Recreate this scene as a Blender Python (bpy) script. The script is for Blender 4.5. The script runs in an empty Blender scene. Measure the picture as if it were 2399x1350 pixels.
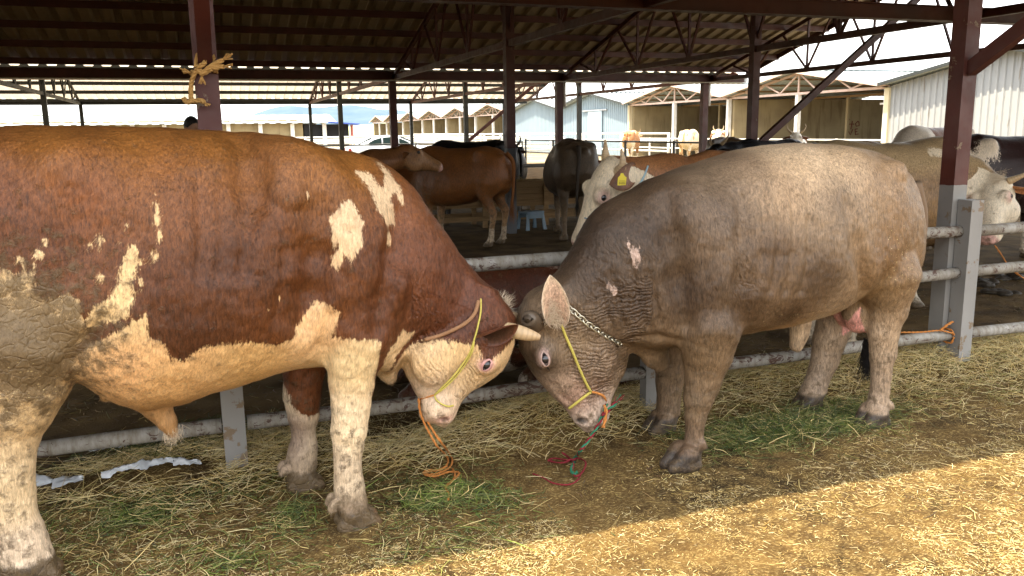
import bpy, bmesh, math, random
import numpy as np
import openvdb
from mathutils import Vector, Matrix
from mathutils.bvhtree import BVHTree

random.seed(7)
rng = np.random.default_rng(11)
scene = bpy.context.scene
COL = scene.collection

# ------------------------------------------------------------------ camera
CAM_H = 1.6
F_PX, YAW, PITCH, ROLL = 1960.46, 0.3474, 0.1860, -0.0144     # photo width 2399
_fw = np.array([math.sin(YAW) * math.cos(PITCH), math.cos(YAW) * math.cos(PITCH), -math.sin(PITCH)])
_r0 = np.array([math.cos(YAW), -math.sin(YAW), 0.0])
_u0 = np.cross(_r0, _fw)
_R = math.cos(ROLL) * _r0 + math.sin(ROLL) * _u0
_U = -math.sin(ROLL) * _r0 + math.cos(ROLL) * _u0
EYE = np.array([0.0, 0.0, CAM_H])
cam_data = bpy.data.cameras.new("camera")
cam_data.sensor_width = 36.0
cam_data.lens = F_PX / 2399.0 * 36.0
cam_data.clip_start = 0.05
cam_data.clip_end = 20000.0
cam = bpy.data.objects.new("camera", cam_data)
COL.objects.link(cam)
_M = Matrix(((_R[0], _U[0], -_fw[0], EYE[0]), (_R[1], _U[1], -_fw[1], EYE[1]), (_R[2], _U[2], -_fw[2], EYE[2]), (0, 0, 0, 1)))
cam.matrix_world = _M
scene.camera = cam

# ------------------------------------------------------------------ sun, sky, exposure
SUN_TO = Vector((0.45, 0.03, -1.0)).normalized()               # direction the light travels
sun_el = math.asin(-SUN_TO.z)
sun_az = math.atan2(-SUN_TO.x, -SUN_TO.y)                      # compass angle of the sun from +Y towards +X
sd = bpy.data.lights.new("sun", 'SUN')
sd.energy = 4.3
sd.angle = math.radians(0.53)
sd.color = (1.0, 0.87, 0.66)
sun = bpy.data.objects.new("sun", sd)
COL.objects.link(sun)
sun.rotation_euler = SUN_TO.to_track_quat('-Z', 'Y').to_euler()

world = bpy.data.worlds.new("World")
scene.world = world
world.use_nodes = True
wn, wl = world.node_tree.nodes, world.node_tree.links
wn.clear()
w_out = wn.new("ShaderNodeOutputWorld")
w_bg = wn.new("ShaderNodeBackground")
w_sky = wn.new("ShaderNodeTexSky")
w_sky.sky_type = 'NISHITA'
w_sky.sun_disc = False
w_sky.sun_elevation = sun_el
w_sky.sun_rotation = sun_az
w_sky.air_density = 1.0
w_sky.dust_density = 2.0
w_tc = wn.new("ShaderNodeTexCoord")
w_map = wn.new("ShaderNodeMapping")
w_map.inputs['Scale'].default_value = (1.0, 1.0, 3.2)
w_n = wn.new("ShaderNodeTexNoise")
w_n.inputs['Scale'].default_value = 3.1
w_n.inputs['Detail'].default_value = 7.0
w_n.inputs['Roughness'].default_value = 0.55
w_r = wn.new("ShaderNodeValToRGB")
w_r.color_ramp.elements[0].position = 0.30
w_r.color_ramp.elements[1].position = 0.56
w_mix = wn.new("ShaderNodeMix")
w_mix.data_type = 'RGBA'
w_mix.inputs[7].default_value = (9.0, 9.0, 8.8, 1.0)           # cloud white in the sky's own units
wl.new(w_tc.outputs['Generated'], w_map.inputs['Vector'])
wl.new(w_map.outputs['Vector'], w_n.inputs['Vector'])
wl.new(w_n.outputs['Fac'], w_r.inputs['Fac'])
wl.new(w_r.outputs['Color'], w_mix.inputs[0])
wl.new(w_sky.outputs['Color'], w_mix.inputs[6])
wl.new(w_mix.outputs[2], w_bg.inputs['Color'])
w_bg.inputs['Strength'].default_value = 0.15
wl.new(w_bg.outputs[0], w_out.inputs['Surface'])

scene.view_settings.view_transform = 'Standard'
scene.view_settings.look = 'None'
scene.view_settings.gamma = 1.0
scene.view_settings.use_curve_mapping = False
scene.view_settings.exposure = 1.7
scene.render.engine = 'CYCLES'
scene.cycles.use_denoising = True
scene.cycles.max_bounces = 6
scene.cycles.diffuse_bounces = 3
scene.cycles.glossy_bounces = 2
scene.cycles.caustics_reflective = False
scene.cycles.caustics_refractive = False
scene.cycles.use_adaptive_sampling = True
scene.cycles.adaptive_threshold = 0.02
scene.cycles.transparent_max_bounces = 8

# ------------------------------------------------------------------ the place's main measures (metres)
X0, S, YF, RW = 0.04, 4.459, 4.095, 8.462          # first column, truss spacing, fence line, row spacing
Y1 = 12.42                                          # row of ridge columns
CH = 2.90                                           # height of truss bottom chords
EAVE, SLOPE = 3.07, 0.27
X_LEFT, X_END = -26.0, 14.67
XW, YW, WW, HW = 23.99, 25.06, 10.09, 3.02          # row of sheds behind

# ------------------------------------------------------------------ helpers
def ray(x, y):
    return _fw + _R * ((x - 1199.5) / F_PX) + _U * ((675 - y) / F_PX)
def on_ground(x, y, h=0.0):
    d = ray(x, y)
    return EYE + d * ((h - CAM_H) / d[2])
def on_plane_y(x, y, Y):
    d = ray(x, y)
    return EYE + d * (Y / d[1])
def depth_of(P):
    return float((np.asarray(P) - EYE) @ _fw)

def tag(o, label=None, cat=None, group=None, kind=None):
    if label: o["label"] = label
    if cat: o["category"] = cat
    if group: o["group"] = group
    if kind: o["kind"] = kind
    return o
def empty(name, loc=(0, 0, 0), label=None, cat=None, group=None, rz=0.0, kind=None):
    o = bpy.data.objects.new(name, None)
    o.empty_display_size = 0.1
    COL.objects.link(o)
    o.location = loc
    o.rotation_euler = (0, 0, rz)
    return tag(o, label, cat, group, kind)
def link_mesh(name, me, mat=None, parent=None):
    o = bpy.data.objects.new(name, me)
    COL.objects.link(o)
    if mat is not None and len(me.materials) == 0:
        me.materials.append(mat)
    if parent is not None:
        o.parent = parent
    return o
def smooth(me, on=True):
    me.polygons.foreach_set("use_smooth", [on] * len(me.polygons))
    me.update()
class MB:
    """collects solids for ONE mesh object"""
    def __init__(s):
        s.v, s.f = [], []
    def add(s, v, f):
        n = len(s.v)
        s.v += [tuple(map(float, p)) for p in v]
        s.f += [tuple(i + n for i in q) for q in f]
        return s
    def box(s, lo, hi):
        x0, y0, z0 = lo; x1, y1, z1 = hi
        return s.add([(x0, y0, z0), (x1, y0, z0), (x1, y1, z0), (x0, y1, z0), (x0, y0, z1), (x1, y0, z1), (x1, y1, z1), (x0, y1, z1)],
                     [(0, 3, 2, 1), (4, 5, 6, 7), (0, 1, 5, 4), (1, 2, 6, 5), (2, 3, 7, 6), (3, 0, 4, 7)])
    def bar(s, a, b, w, h, up=(0, 0, 1)):
        a, b = Vector(a), Vector(b)
        d = (b - a).normalized(); up = Vector(up)
        if abs(d.dot(up)) > 0.98: up = Vector((1, 0, 0))
        x = d.cross(up).normalized(); y = x.cross(d)
        vs = []
        for p in (a, b):
            for i, j in ((-1, -1), (1, -1), (1, 1), (-1, 1)):
                vs.append(p + x * (i * w / 2) + y * (j * h / 2))
        return s.add(vs, [(3, 2, 1, 0), (4, 5, 6, 7), (0, 1, 5, 4), (1, 2, 6, 5), (2, 3, 7, 6), (3, 0, 4, 7)])
    def tube(s, pts, rad, n=8, caps=True):
        P = [Vector(p) for p in pts]
        m = len(P)
        R = rad if hasattr(rad, '__len__') else [rad] * m
        ref = Vector((0.123, 0.27, 0.95))
        vs, fs = [], []
        prev = None
        for i in range(m):
            d = (P[min(i + 1, m - 1)] - P[max(i - 1, 0)])
            d = d.normalized() if d.length > 1e-9 else Vector((0, 0, 1))
            x = (prev - d * prev.dot(d)) if prev is not None else d.cross(ref)
            if x.length < 1e-6: x = d.orthogonal()
            x.normalize(); prev = x
            y = d.cross(x)
            for k in range(n):
                t = 2 * math.pi * k / n
                vs.append(P[i] + (x * math.cos(t) + y * math.sin(t)) * R[i])
        for i in range(m - 1):
            for k in range(n):
                k2 = (k + 1) % n
                fs.append((i * n + k, i * n + k2, (i + 1) * n + k2, (i + 1) * n + k))
        if caps:
            fs.append(tuple(range(n - 1, -1, -1)))
            fs.append(tuple(range((m - 1) * n, m * n)))
        return s.add(vs, fs)
    def mesh(s, name):
        me = bpy.data.meshes.new(name)
        me.from_pydata(s.v, [], s.f)
        me.update()
        return me
    def build(s, name, mat, parent=None, sm=False):
        me = s.mesh(name)
        if sm: smooth(me)
        return link_mesh(name, me, mat, parent)
def np_mesh(name, V, Q, sm=True):
    V = np.asarray(V, np.float32); Q = np.asarray(Q, np.int32)
    me = bpy.data.meshes.new(name)
    me.vertices.add(len(V)); me.vertices.foreach_set("co", V.ravel())
    k = Q.shape[1]
    me.loops.add(Q.size); me.loops.foreach_set("vertex_index", Q.ravel())
    me.polygons.add(len(Q))
    me.polygons.foreach_set("loop_start", np.arange(0, Q.size, k, dtype=np.int32))
    me.polygons.foreach_set("use_smooth", np.full(len(Q), sm))
    me.update(calc_edges=True)
    return me
def set_attr(me, name, arr):
    arr = np.asarray(arr, np.float32)
    if arr.ndim == 1:
        a = me.attributes.new(name, 'FLOAT', 'POINT'); a.data.foreach_set("value", arr)
    elif arr.shape[1] == 4:
        a = me.attributes.new(name, 'FLOAT_COLOR', 'POINT'); a.data.foreach_set("color", arr.ravel())
    else:
        a = me.attributes.new(name, 'FLOAT_VECTOR', 'POINT'); a.data.foreach_set("vector", arr.ravel())
def spline(pts, n=8):
    """Catmull-Rom through points"""
    P = [np.asarray(p, float) for p in pts]
    P = [2 * P[0] - P[1]] + P + [2 * P[-1] - P[-2]]
    out = []
    for i in range(1, len(P) - 2):
        for k in range(n):
            t = k / n
            a, b, c, d = P[i - 1:i + 3]
            out.append(0.5 * ((2 * b) + (c - a) * t + (2 * a - 5 * b + 4 * c - d) * t * t + (3 * b - a - 3 * c + d) * t ** 3))
    out.append(P[-2])
    return out
def vnoise(P, scale=1.0, seed=0):
    """value noise, P (n,3) -> 0..1"""
    P = np.asarray(P, float) * scale + 1000.37 + seed * 17.13
    I = np.floor(P).astype(np.int64); Fr = P - I; Fr = Fr * Fr * (3 - 2 * Fr)
    def h(i, j, k):
        n = (i * 374761393 + j * 668265263 + k * 2147483647 + seed * 974711) & 0x7fffffff
        n = ((n ^ (n >> 13)) * 1274126177) & 0x7fffffff
        return ((n ^ (n >> 16)) & 0xffff) / 65535.0
    r = 0
    for dx in (0, 1):
        for dy in (0, 1):
            for dz in (0, 1):
                w = (Fr[:, 0] if dx else 1 - Fr[:, 0]) * (Fr[:, 1] if dy else 1 - Fr[:, 1]) * (Fr[:, 2] if dz else 1 - Fr[:, 2])
                r = r + w * h(I[:, 0] + dx, I[:, 1] + dy, I[:, 2] + dz)
    return r
def fbm(P, scale, octv=3, seed=0):
    r, a, t = 0, 1.0, 0
    for o in range(octv):
        r = r + a * vnoise(P, scale * 2 ** o, seed + o); t += a; a *= 0.5
    return r / t

# ------------------------------------------------------------------ materials
class NT:
    def __init__(s, name, rough=0.6, spec=0.3, metal=0.0):
        s.m = bpy.data.materials.new(name); s.m.use_nodes = True
        s.n = s.m.node_tree.nodes; s.l = s.m.node_tree.links
        s.b = s.n["Principled BSDF"]
        s.b.inputs['Roughness'].default_value = rough
        s.b.inputs['Specular IOR Level'].default_value = spec
        s.b.inputs['Metallic'].default_value = metal
        s._o = None
    def node(s, t, **kw):
        n = s.n.new(t)
        for k, v in kw.items(): setattr(n, k, v)
        return n
    def inp(s, sock, v):
        if hasattr(v, 'links'): s.l.new(v, sock)
        elif isinstance(v, (tuple, list)) and len(v) == 3 and sock.type == 'RGBA': sock.default_value = (*v, 1)
        else: sock.default_value = v
    def obj(s):
        if s._o is None: s._o = s.node("ShaderNodeTexCoord")
        return s._o.outputs['Object']
    def pos(s):
        return s.node("ShaderNodeNewGeometry").outputs['Position']
    def mapped(s, vec, scale):
        m = s.node("ShaderNodeMapping"); s.l.new(vec, m.inputs['Vector']); m.inputs['Scale'].default_value = scale
        return m.outputs['Vector']
    def noise(s, vec, scale, detail=3.0, rough=0.55, dist=0.0):
        n = s.node("ShaderNodeTexNoise"); s.inp(n.inputs['Vector'], vec)
        n.inputs['Scale'].default_value = scale; n.inputs['Detail'].default_value = detail
        n.inputs['Roughness'].default_value = rough; n.inputs['Distortion'].default_value = dist
        return n.outputs['Fac']
    def voro(s, vec, scale, feature='F1', out='Distance'):
        n = s.node("ShaderNodeTexVoronoi"); n.feature = feature; s.inp(n.inputs['Vector'], vec); n.inputs['Scale'].default_value = scale
        return n.outputs[out]
    def ramp(s, fac, stops):
        n = s.node("ShaderNodeValToRGB"); s.inp(n.inputs['Fac'], fac)
        e = n.color_ramp.elements
        while len(e) < len(stops): e.new(0.5)
        for el, (p, c) in zip(e, stops):
            el.position = p; el.color = (c, c, c, 1) if not hasattr(c, '__len__') else (*c, 1)
        return n.outputs['Color']
    def mix(s, fac, a, b, mode='MIX'):
        n = s.node("ShaderNodeMix", data_type='RGBA', blend_type=mode)
        s.inp(n.inputs[0], fac); s.inp(n.inputs[6], a); s.inp(n.inputs[7], b)
        return n.outputs[2]
    def math(s, op, a, b=0.0, c=0.0, clamp=False):
        n = s.node("ShaderNodeMath", operation=op, use_clamp=clamp)
        s.inp(n.inputs[0], a); s.inp(n.inputs[1], b); s.inp(n.inputs[2], c)
        return n.outputs[0]
    def attr(s, name, out='Fac'):
        n = s.node("ShaderNodeAttribute", attribute_name=name)
        return n.outputs[out]
    def sep(s, vec):
        n = s.node("ShaderNodeSeparateXYZ"); s.l.new(vec, n.inputs[0]); return n.outputs
    def bump(s, h, strength=0.3, dist=0.01, normal=None):
        n = s.node("ShaderNodeBump"); s.inp(n.inputs['Height'], h)
        n.inputs['Strength'].default_value = strength; n.inputs['Distance'].default_value = dist
        if normal is not None: s.l.new(normal, n.inputs['Normal'])
        s.l.new(n.outputs[0], s.b.inputs['Normal'])
        return n.outputs[0]
    def color(s, v): s.inp(s.b.inputs['Base Color'], v)
    def rough(s, v): s.inp(s.b.inputs['Roughness'], v)
def mottled(name, c1, c2, scale=6.0, rough=0.6, metal=0.0, bump=0.0, bscale=40.0, spec=0.3):
    t = NT(name, rough, spec, metal)
    f = t.noise(t.obj(), scale, 5)
    t.color(t.mix(t.ramp(f, [(0.3, 0.0), (0.7, 1.0)]), c1, c2))
    if bump: t.bump(t.noise(t.obj(), bscale, 4), bump, 0.01)
    return t.m
def painted_steel(name, base, dark, worn, chip=0.62, zsplit=None, upper=None):
    t = NT(name, 0.45, 0.4)
    P = t.obj()
    f = t.noise(P, 9.0, 6, 0.65)
    big = t.noise(P, 1.7, 3)
    c = t.mix(t.ramp(big, [(0.35, 0.0), (0.7, 1.0)]), base, dark)
    if zsplit is not None:
        z = t.sep(t.pos())[2]
        zz = t.math('ADD', z, t.math('MULTIPLY', t.noise(P, 14, 2), 0.02))
        m = t.math('GREATER_THAN', zz, zsplit + 0.01)
        up = t.mix(t.ramp(big, [(0.35, 0.0), (0.7, 1.0)]), upper[0], upper[1])
        c = t.mix(m, c, up)
    k = t.ramp(f, [(chip, 0.0), (chip + 0.03, 1.0)])
    c = t.mix(k, c, worn)
    t.color(c)
    t.rough(t.ramp(f, [(0.3, 0.38), (0.7, 0.7)]))
    t.bump(t.math('SUBTRACT', t.noise(P, 60, 3), k), 0.25, 0.002)
    return t.m

RED, RED_D = (0.080, 0.020, 0.014), (0.045, 0.013, 0.010)
M_red = painted_steel("red_oxide_steel", RED, RED_D, (0.05, 0.02, 0.014), 0.66)
M_column = painted_steel("column_paint", (0.215, 0.205, 0.19), (0.155, 0.15, 0.14), (0.16, 0.12, 0.08), 0.64, zsplit=1.22, upper=(RED, RED_D))
M_column2 = painted_steel("inner_column_paint", (0.10, 0.10, 0.105), (0.07, 0.07, 0.075), (0.10, 0.07, 0.05), 0.64, zsplit=1.33, upper=(RED, RED_D))
def rail_mat():
    t = NT("rail_paint", 0.5, 0.35)
    P = t.obj()
    big = t.noise(P, 2.2, 4)
    c = t.mix(t.ramp(big, [(0.35, 0.0), (0.7, 1.0)]), (0.30, 0.285, 0.255), (0.20, 0.18, 0.15))
    grime = t.noise(t.mapped(P, (3, 1, 1)), 8.0, 6, 0.7)
    c = t.mix(t.math('MULTIPLY', t.ramp(grime, [(0.42, 0.0), (0.62, 1.0)]), 0.8), c, (0.15, 0.12, 0.085))
    ch = t.noise(t.mapped(P, (1.0, 1.6, 1.6)), 16.0, 7, 0.75, 0.8)
    k = t.ramp(t.math('ADD', ch, t.math('MULTIPLY', t.noise(P, 1.1, 2), 0.22)), [(0.66, 0.0), (0.68, 1.0)])
    c = t.mix(k, c, (0.075, 0.040, 0.028))
    t.color(c); t.bump(t.math('SUBTRACT', t.math('MULTIPLY', grime, 0.8), k), 0.5, 0.003)
    t.rough(t.ramp(grime, [(0.3, 0.4), (0.7, 0.8)]))
    return t.m
M_rail = rail_mat()
M_post = painted_steel("post_paint", (0.235, 0.225, 0.21), (0.17, 0.16, 0.15), (0.17, 0.12, 0.075), 0.58)
M_darksteel = painted_steel("dark_green_steel", (0.03, 0.035, 0.032), (0.02, 0.022, 0.022), (0.05, 0.03, 0.02), 0.68)
def corrugated_mat(name, c1, c2, rust, metal=0.35, rough=0.5, amount=0.72):
    t = NT(name, rough, 0.4, metal)
    P = t.obj()
    f = t.noise(P, 0.9, 5)
    st = t.noise(t.mapped(P, (6, 6, 0.6)), 2.0, 4)
    c = t.mix(f, c1, c2)
    c = t.mix(t.ramp(st, [(amount, 0.0), (amount + 0.12, 1.0)]), c, rust)
    t.color(c)
    t.rough(t.ramp(st, [(0.3, rough - 0.1), (0.8, rough + 0.2)]))
    return t.m
M_roof = corrugated_mat("roof_sheet_galvanised", (0.36, 0.315, 0.245), (0.27, 0.235, 0.185), (0.19, 0.14, 0.09), 0.0, 0.55)
M_roof_far = corrugated_mat("roof_sheet_pale", (0.36, 0.41, 0.43), (0.30, 0.345, 0.365), (0.25, 0.22, 0.18), 0.1, 0.55)
M_sheet_white = corrugated_mat("wall_sheet_white", (0.33, 0.34, 0.345), (0.25, 0.26, 0.265), (0.20, 0.18, 0.16), 0.05, 0.5, 0.60)
M_sheet_blue = corrugated_mat("wall_sheet_blue_grey", (0.27, 0.34, 0.39), (0.22, 0.285, 0.33), (0.22, 0.20, 0.18), 0.05, 0.5, 0.66)
t = NT("fibreglass_sheet", 0.6, 0.3)
_f = t.noise(t.obj(), 1.2, 5)
_c = t.mix(_f, (0.72, 0.63, 0.50), (0.58, 0.50, 0.40)); t.color(_c)
_tr = t.node("ShaderNodeBsdfTranslucent"); t.l.new(_c, _tr.inputs['Color'])
_ms = t.node("ShaderNodeMixShader"); _ms.inputs[0].default_value = 0.30
t.l.new(t.b.outputs[0], _ms.inputs[1]); t.l.new(_tr.outputs[0], _ms.inputs[2])
t.l.new(_ms.outputs[0], t.n["Material Output"].inputs['Surface'])
M_fibre = t.m
M_galv = mottled("galvanised_gutter", (0.45, 0.46, 0.46), (0.30, 0.31, 0.31), 5, 0.4, 0.5)
def plaster(name, c1, c2, stain):
    t = NT(name, 0.85, 0.2)
    P = t.obj()
    f = t.noise(P, 1.1, 6)
    dr = t.noise(t.mapped(P, (2.2, 2.2, 0.25)), 1.3, 5)
    c = t.mix(t.ramp(f, [(0.35, 0.0), (0.65, 1.0)]), c1, c2)
    t.color(t.mix(t.ramp(dr, [(0.55, 0.0), (0.75, 1.0)]), c, stain))
    t.bump(t.noise(P, 18, 5), 0.3, 0.01)
    return t.m
M_plaster = plaster("yellowed_plaster", (0.36, 0.29, 0.17), (0.28, 0.22, 0.13), (0.16, 0.11, 0.06))
M_cream = plaster("cream_plaster", (0.62, 0.55, 0.38), (0.52, 0.45, 0.30), (0.40, 0.30, 0.18))
M_whitepaint = mottled("white_paint", (0.74, 0.73, 0.70), (0.60, 0.58, 0.54), 4, 0.6)
M_pinkpaint = mottled("pale_truss_paint", (0.62, 0.47, 0.40), (0.50, 0.36, 0.30), 5, 0.6)
def wood_mat(name, c1, c2):
    t = NT(name, 0.8, 0.2)
    P = t.mapped(t.obj(), (1.2, 14, 14))
    f = t.noise(P, 2.5, 6, 0.6, 0.6)
    t.color(t.mix(t.ramp(f, [(0.3, 0.0), (0.7, 1.0)]), c1, c2))
    t.bump(f, 0.3, 0.004)
    return t.m
M_wood = wood_mat("rough_sawn_wood", (0.30, 0.19, 0.09), (0.17, 0.10, 0.045))
def rope_mat(name, c1, c2):
    t = NT(name, 0.85, 0.15)
    f = t.noise(t.obj(), 160, 3)
    t.color(t.mix(f, c1, c2)); t.bump(f, 0.6, 0.003)
    return t.m
M_sisal = rope_mat("sisal_rope", (0.46, 0.27, 0.09), (0.30, 0.16, 0.05))
M_yellow = rope_mat("yellow_twine", (0.50, 0.42, 0.10), (0.38, 0.31, 0.07))
M_orange = rope_mat("orange_cord", (0.50, 0.20, 0.05), (0.36, 0.14, 0.04))
M_redrope = rope_mat("red_cord", (0.20, 0.020, 0.026), (0.13, 0.016, 0.02))
M_greenrope = rope_mat("green_cord", (0.03, 0.16, 0.09), (0.02, 0.11, 0.06))
M_bluerope = rope_mat("blue_grey_cord", (0.12, 0.20, 0.27), (0.09, 0.15, 0.2))
M_chain = mottled("chain_steel", (0.62, 0.58, 0.47), (0.45, 0.40, 0.30), 30, 0.3, 0.9)
def flat(name, c, rough=0.5, metal=0.0, spec=0.4):
    return mottled(name, c, tuple(x * 0.8 for x in c), 12, rough, metal, spec=spec)
# ================================================================== ground
def piles(X, Y):
    """heaps of hay and litter, metres above the flat floor"""
    h = 0
    for (x, y, rx, ry, a) in HEAPS:
        h = h + a * np.exp(-(((X - x) / rx) ** 2 + ((Y - y) / ry) ** 2))
    return h
HEAPS = [(1.62, 4.02, 0.38, 0.20, 0.15), (2.15, 4.1, 0.35, 0.2, 0.06), (1.05, 3.95, 0.5, 0.15, 0.05), (4.2, 4.15, 0.75, 0.26, 0.13), (5.2, 4.0, 0.6, 0.3, 0.12),
         (3.25, 4.25, 0.5, 0.2, 0.07), (0.05, 4.2, 0.35, 0.28, 0.07), (-0.4, 4.1, 0.3, 0.2, 0.05), (3.05, 3.3, 0.4, 0.2, 0.03), (0.75, 3.05, 0.35, 0.22, 0.025)]
def ground_h(X, Y):
    X = np.asarray(X, float); Y = np.asarray(Y, float)
    P = np.stack([X.ravel(), Y.ravel(), np.zeros(X.size)], 1)
    n = (fbm(P, 1.3, 2, 3) - 0.5) * 0.035 + (fbm(P, 6.0, 3, 5) - 0.5) * 0.022 + (fbm(P, 30.0, 2, 9) - 0.5) * 0.010
    n = n.reshape(X.shape)
    far = np.clip((np.hypot(X - 1.5, Y - 3.5) - 5) / 12, 0, 1)
    return n * (1 - far) + piles(X, Y)
gx = np.concatenate([[-6000, -2000, -600, -200, -80, -30, -14, -8, -5], np.arange(-3.4, 7.4, 0.035), [8, 9, 11, 14, 18, 24, 34, 60, 120, 300, 800, 2500, 6000]])
gy = np.concatenate([[-600, -100, -20, -6, -2, 0, 1.0, 1.8], np.arange(2.2, 6.4, 0.035), np.arange(6.5, 13, 0.12), [14, 16, 19, 23, 30, 40, 60, 100, 200, 500, 1200, 3000, 8000]])
GX, GY = np.meshgrid(gx, gy, indexing='ij')
GZ = ground_h(GX, GY)
nx, ny = GX.shape
ii, jj = np.meshgrid(np.arange(nx - 1), np.arange(ny - 1), indexing='ij')
a = (ii * ny + jj).ravel()
t = NT("ground_litter", 0.92, 0.12)
P = t.pos()
big = t.noise(P, 1.1, 6, 0.6)
mid = t.noise(P, 9, 6, 0.7)
fine = t.noise(P, 70, 5, 0.75)
warp = t.node("ShaderNodeVectorMath", operation='ADD'); t.l.new(P, warp.inputs[0])
wn_ = t.node("ShaderNodeTexNoise"); t.l.new(P, wn_.inputs['Vector']); wn_.inputs['Scale'].default_value = 4.0; wn_.inputs['Detail'].default_value = 2
wsc = t.node("ShaderNodeVectorMath", operation='SCALE'); t.l.new(wn_.outputs['Color'], wsc.inputs[0]); wsc.inputs['Scale'].default_value = 0.25
t.l.new(wsc.outputs[0], warp.inputs[1])
def chips(rot, sc_):
    m_ = t.node("ShaderNodeMapping"); t.l.new(warp.outputs[0], m_.inputs['Vector']); m_.inputs['Rotation'].default_value = (0, 0, rot); m_.inputs['Scale'].default_value = (0.32, 1.5, 1)
    d_ = t.voro(m_.outputs[0], sc_, 'F1', 'Distance'); c_ = t.sep(t.voro(m_.outputs[0], sc_, 'F1', 'Color'))[0]
    return t.math('MULTIPLY', t.math('LESS_THAN', d_, 0.30), t.math('GREATER_THAN', c_, 0.52)), c_
k1, c1_ = chips(0.3, 95); k2, c2_ = chips(1.6, 120); k3, c3_ = chips(2.5, 105)
c = t.mix(t.ramp(big, [(0.36, 0.0), (0.64, 1.0)]), (0.028, 0.0165, 0.006), (0.105, 0.060, 0.019))
c = t.mix(t.ramp(mid, [(0.40, 0.0), (0.66, 0.85)]), c, (0.16, 0.097, 0.031))
c = t.mix(t.ramp(fine, [(0.52, 0.0), (0.72, 0.7)]), c, (0.34, 0.25, 0.11))
c = t.mix(t.ramp(fine, [(0.28, 0.6), (0.42, 0.0)]), c, (0.045, 0.028, 0.012))
for kk, cc_ in ((k1, c1_), (k2, c2_), (k3, c3_)):
    c = t.mix(t.math('MULTIPLY', kk, t.ramp(mid, [(0.34, 0.0), (0.60, 0.75)])), c, t.mix(cc_, (0.24, 0.165, 0.06), (0.50, 0.37, 0.15)))
chv = t.math('ADD', t.math('ADD', k1, k2), k3)
yy = t.sep(P)[1]
xx = t.sep(P)[0]
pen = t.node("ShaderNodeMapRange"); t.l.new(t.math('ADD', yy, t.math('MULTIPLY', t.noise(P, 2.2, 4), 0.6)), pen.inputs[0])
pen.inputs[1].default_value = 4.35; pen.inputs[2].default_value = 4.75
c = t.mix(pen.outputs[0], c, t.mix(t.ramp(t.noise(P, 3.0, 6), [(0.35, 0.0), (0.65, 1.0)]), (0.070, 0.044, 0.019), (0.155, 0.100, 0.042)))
out = t.node("ShaderNodeMapRange"); t.l.new(yy, out.inputs[0]); out.inputs[1].default_value = 38.5; out.inputs[2].default_value = 40.0
out2 = t.node("ShaderNodeMapRange"); t.l.new(xx, out2.inputs[0]); out2.inputs[1].default_value = 15.5; out2.inputs[2].default_value = 18.0
outside = t.math('MAXIMUM', out.outputs[0], out2.outputs[0])
dust = t.mix(t.ramp(t.noise(P, 0.5, 6), [(0.35, 0.0), (0.65, 1.0)]), (0.32, 0.27, 0.18), (0.22, 0.18, 0.11))
grassf = t.node("ShaderNodeMapRange"); t.l.new(yy, grassf.inputs[0]); grassf.inputs[1].default_value = 130; grassf.inputs[2].default_value = 220
dust = t.mix(grassf.outputs[0], dust, t.mix(t.noise(P, 0.02, 5), (0.20, 0.21, 0.09), (0.30, 0.26, 0.13)))
c = t.mix(outside, c, dust)
t.color(c)
t.bump(t.math('ADD', t.math('ADD', fine, mid), t.math('MULTIPLY', chv, 0.35)), 0.8, 0.012)
M_ground = t.m
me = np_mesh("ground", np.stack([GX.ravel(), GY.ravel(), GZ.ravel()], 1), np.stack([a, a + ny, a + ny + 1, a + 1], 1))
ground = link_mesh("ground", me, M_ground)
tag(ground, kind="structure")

# ------------------------------------------------------------------ hills
def hill(name, prof, Y, depth, mat):
    """ridge whose crest passes through the given (x, z) at distance Y"""
    xs = np.linspace(prof[0][0], prof[-1][0], 90)
    zs = np.interp(xs, [q[0] for q in prof], [q[1] for q in prof])
    P = np.stack([xs, xs * 0, xs * 0], 1)
    zs = zs * (0.94 + 0.12 * fbm(P, 0.012, 3, 4))
    V, Q = [], []
    rows = [(-1.0, -0.02), (-0.8, 0.18), (-0.55, 0.42), (-0.3, 0.72), (-0.12, 0.92), (0, 1.0), (0.3, 0.7), (1, -0.02)]
    for (dy, k) in rows:
        for i, (x, z) in enumerate(zip(xs, zs)):
            V.append((x, Y + dy * depth + 40 * math.sin(x * 0.011 + dy * 3), z * k + (0.04 * z * math.sin(x * 0.03 + dy * 9))))
    n = len(xs)
    for r in range(len(rows) - 1):
        for i in range(n - 1):
            Q.append((r * n + i, r * n + i + 1, (r + 1) * n + i + 1, (r + 1) * n + i))
    o = link_mesh(name, np_mesh(name, V, Q), mat)
    return tag(o, kind="structure")
M_hill_b = mottled("hazy_wooded_hill", (0.045, 0.085, 0.13), (0.075, 0.115, 0.15), 0.012, 0.95)  # woodland with bluish distance haze mixed into its colour
M_hill_g = mottled("grassy_hill", (0.09, 0.13, 0.10), (0.13, 0.16, 0.11), 0.01, 0.95)
M_hill_y = mottled("dry_field", (0.36, 0.38, 0.20), (0.28, 0.31, 0.16), 0.02, 0.95)
def crest(pts, Y):
    out = []
    for (x, y) in pts:
        q = on_plane_y(x, y, Y); out.append((q[0], max(q[2], 1.0)))
    return out
hill("hills", crest([(420, 322), (555, 272), (620, 258), (690, 249), (745, 250), (800, 249), (850, 251), (900, 257), (960, 262), (1060, 270), (1190, 285), (1320, 318)], 3000), 3000, 700, M_hill_b)
hill("hills", crest([(-140, 322), (-60, 285), (0, 276), (40, 270), (75, 265), (110, 272), (160, 285), (205, 300), (240, 318)], 2600), 2600, 500, M_hill_g)
hill("hills", crest([(190, 318), (212, 279), (235, 271), (250, 269), (272, 276), (300, 318)], 2300), 2300, 300, M_hill_g)
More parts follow.
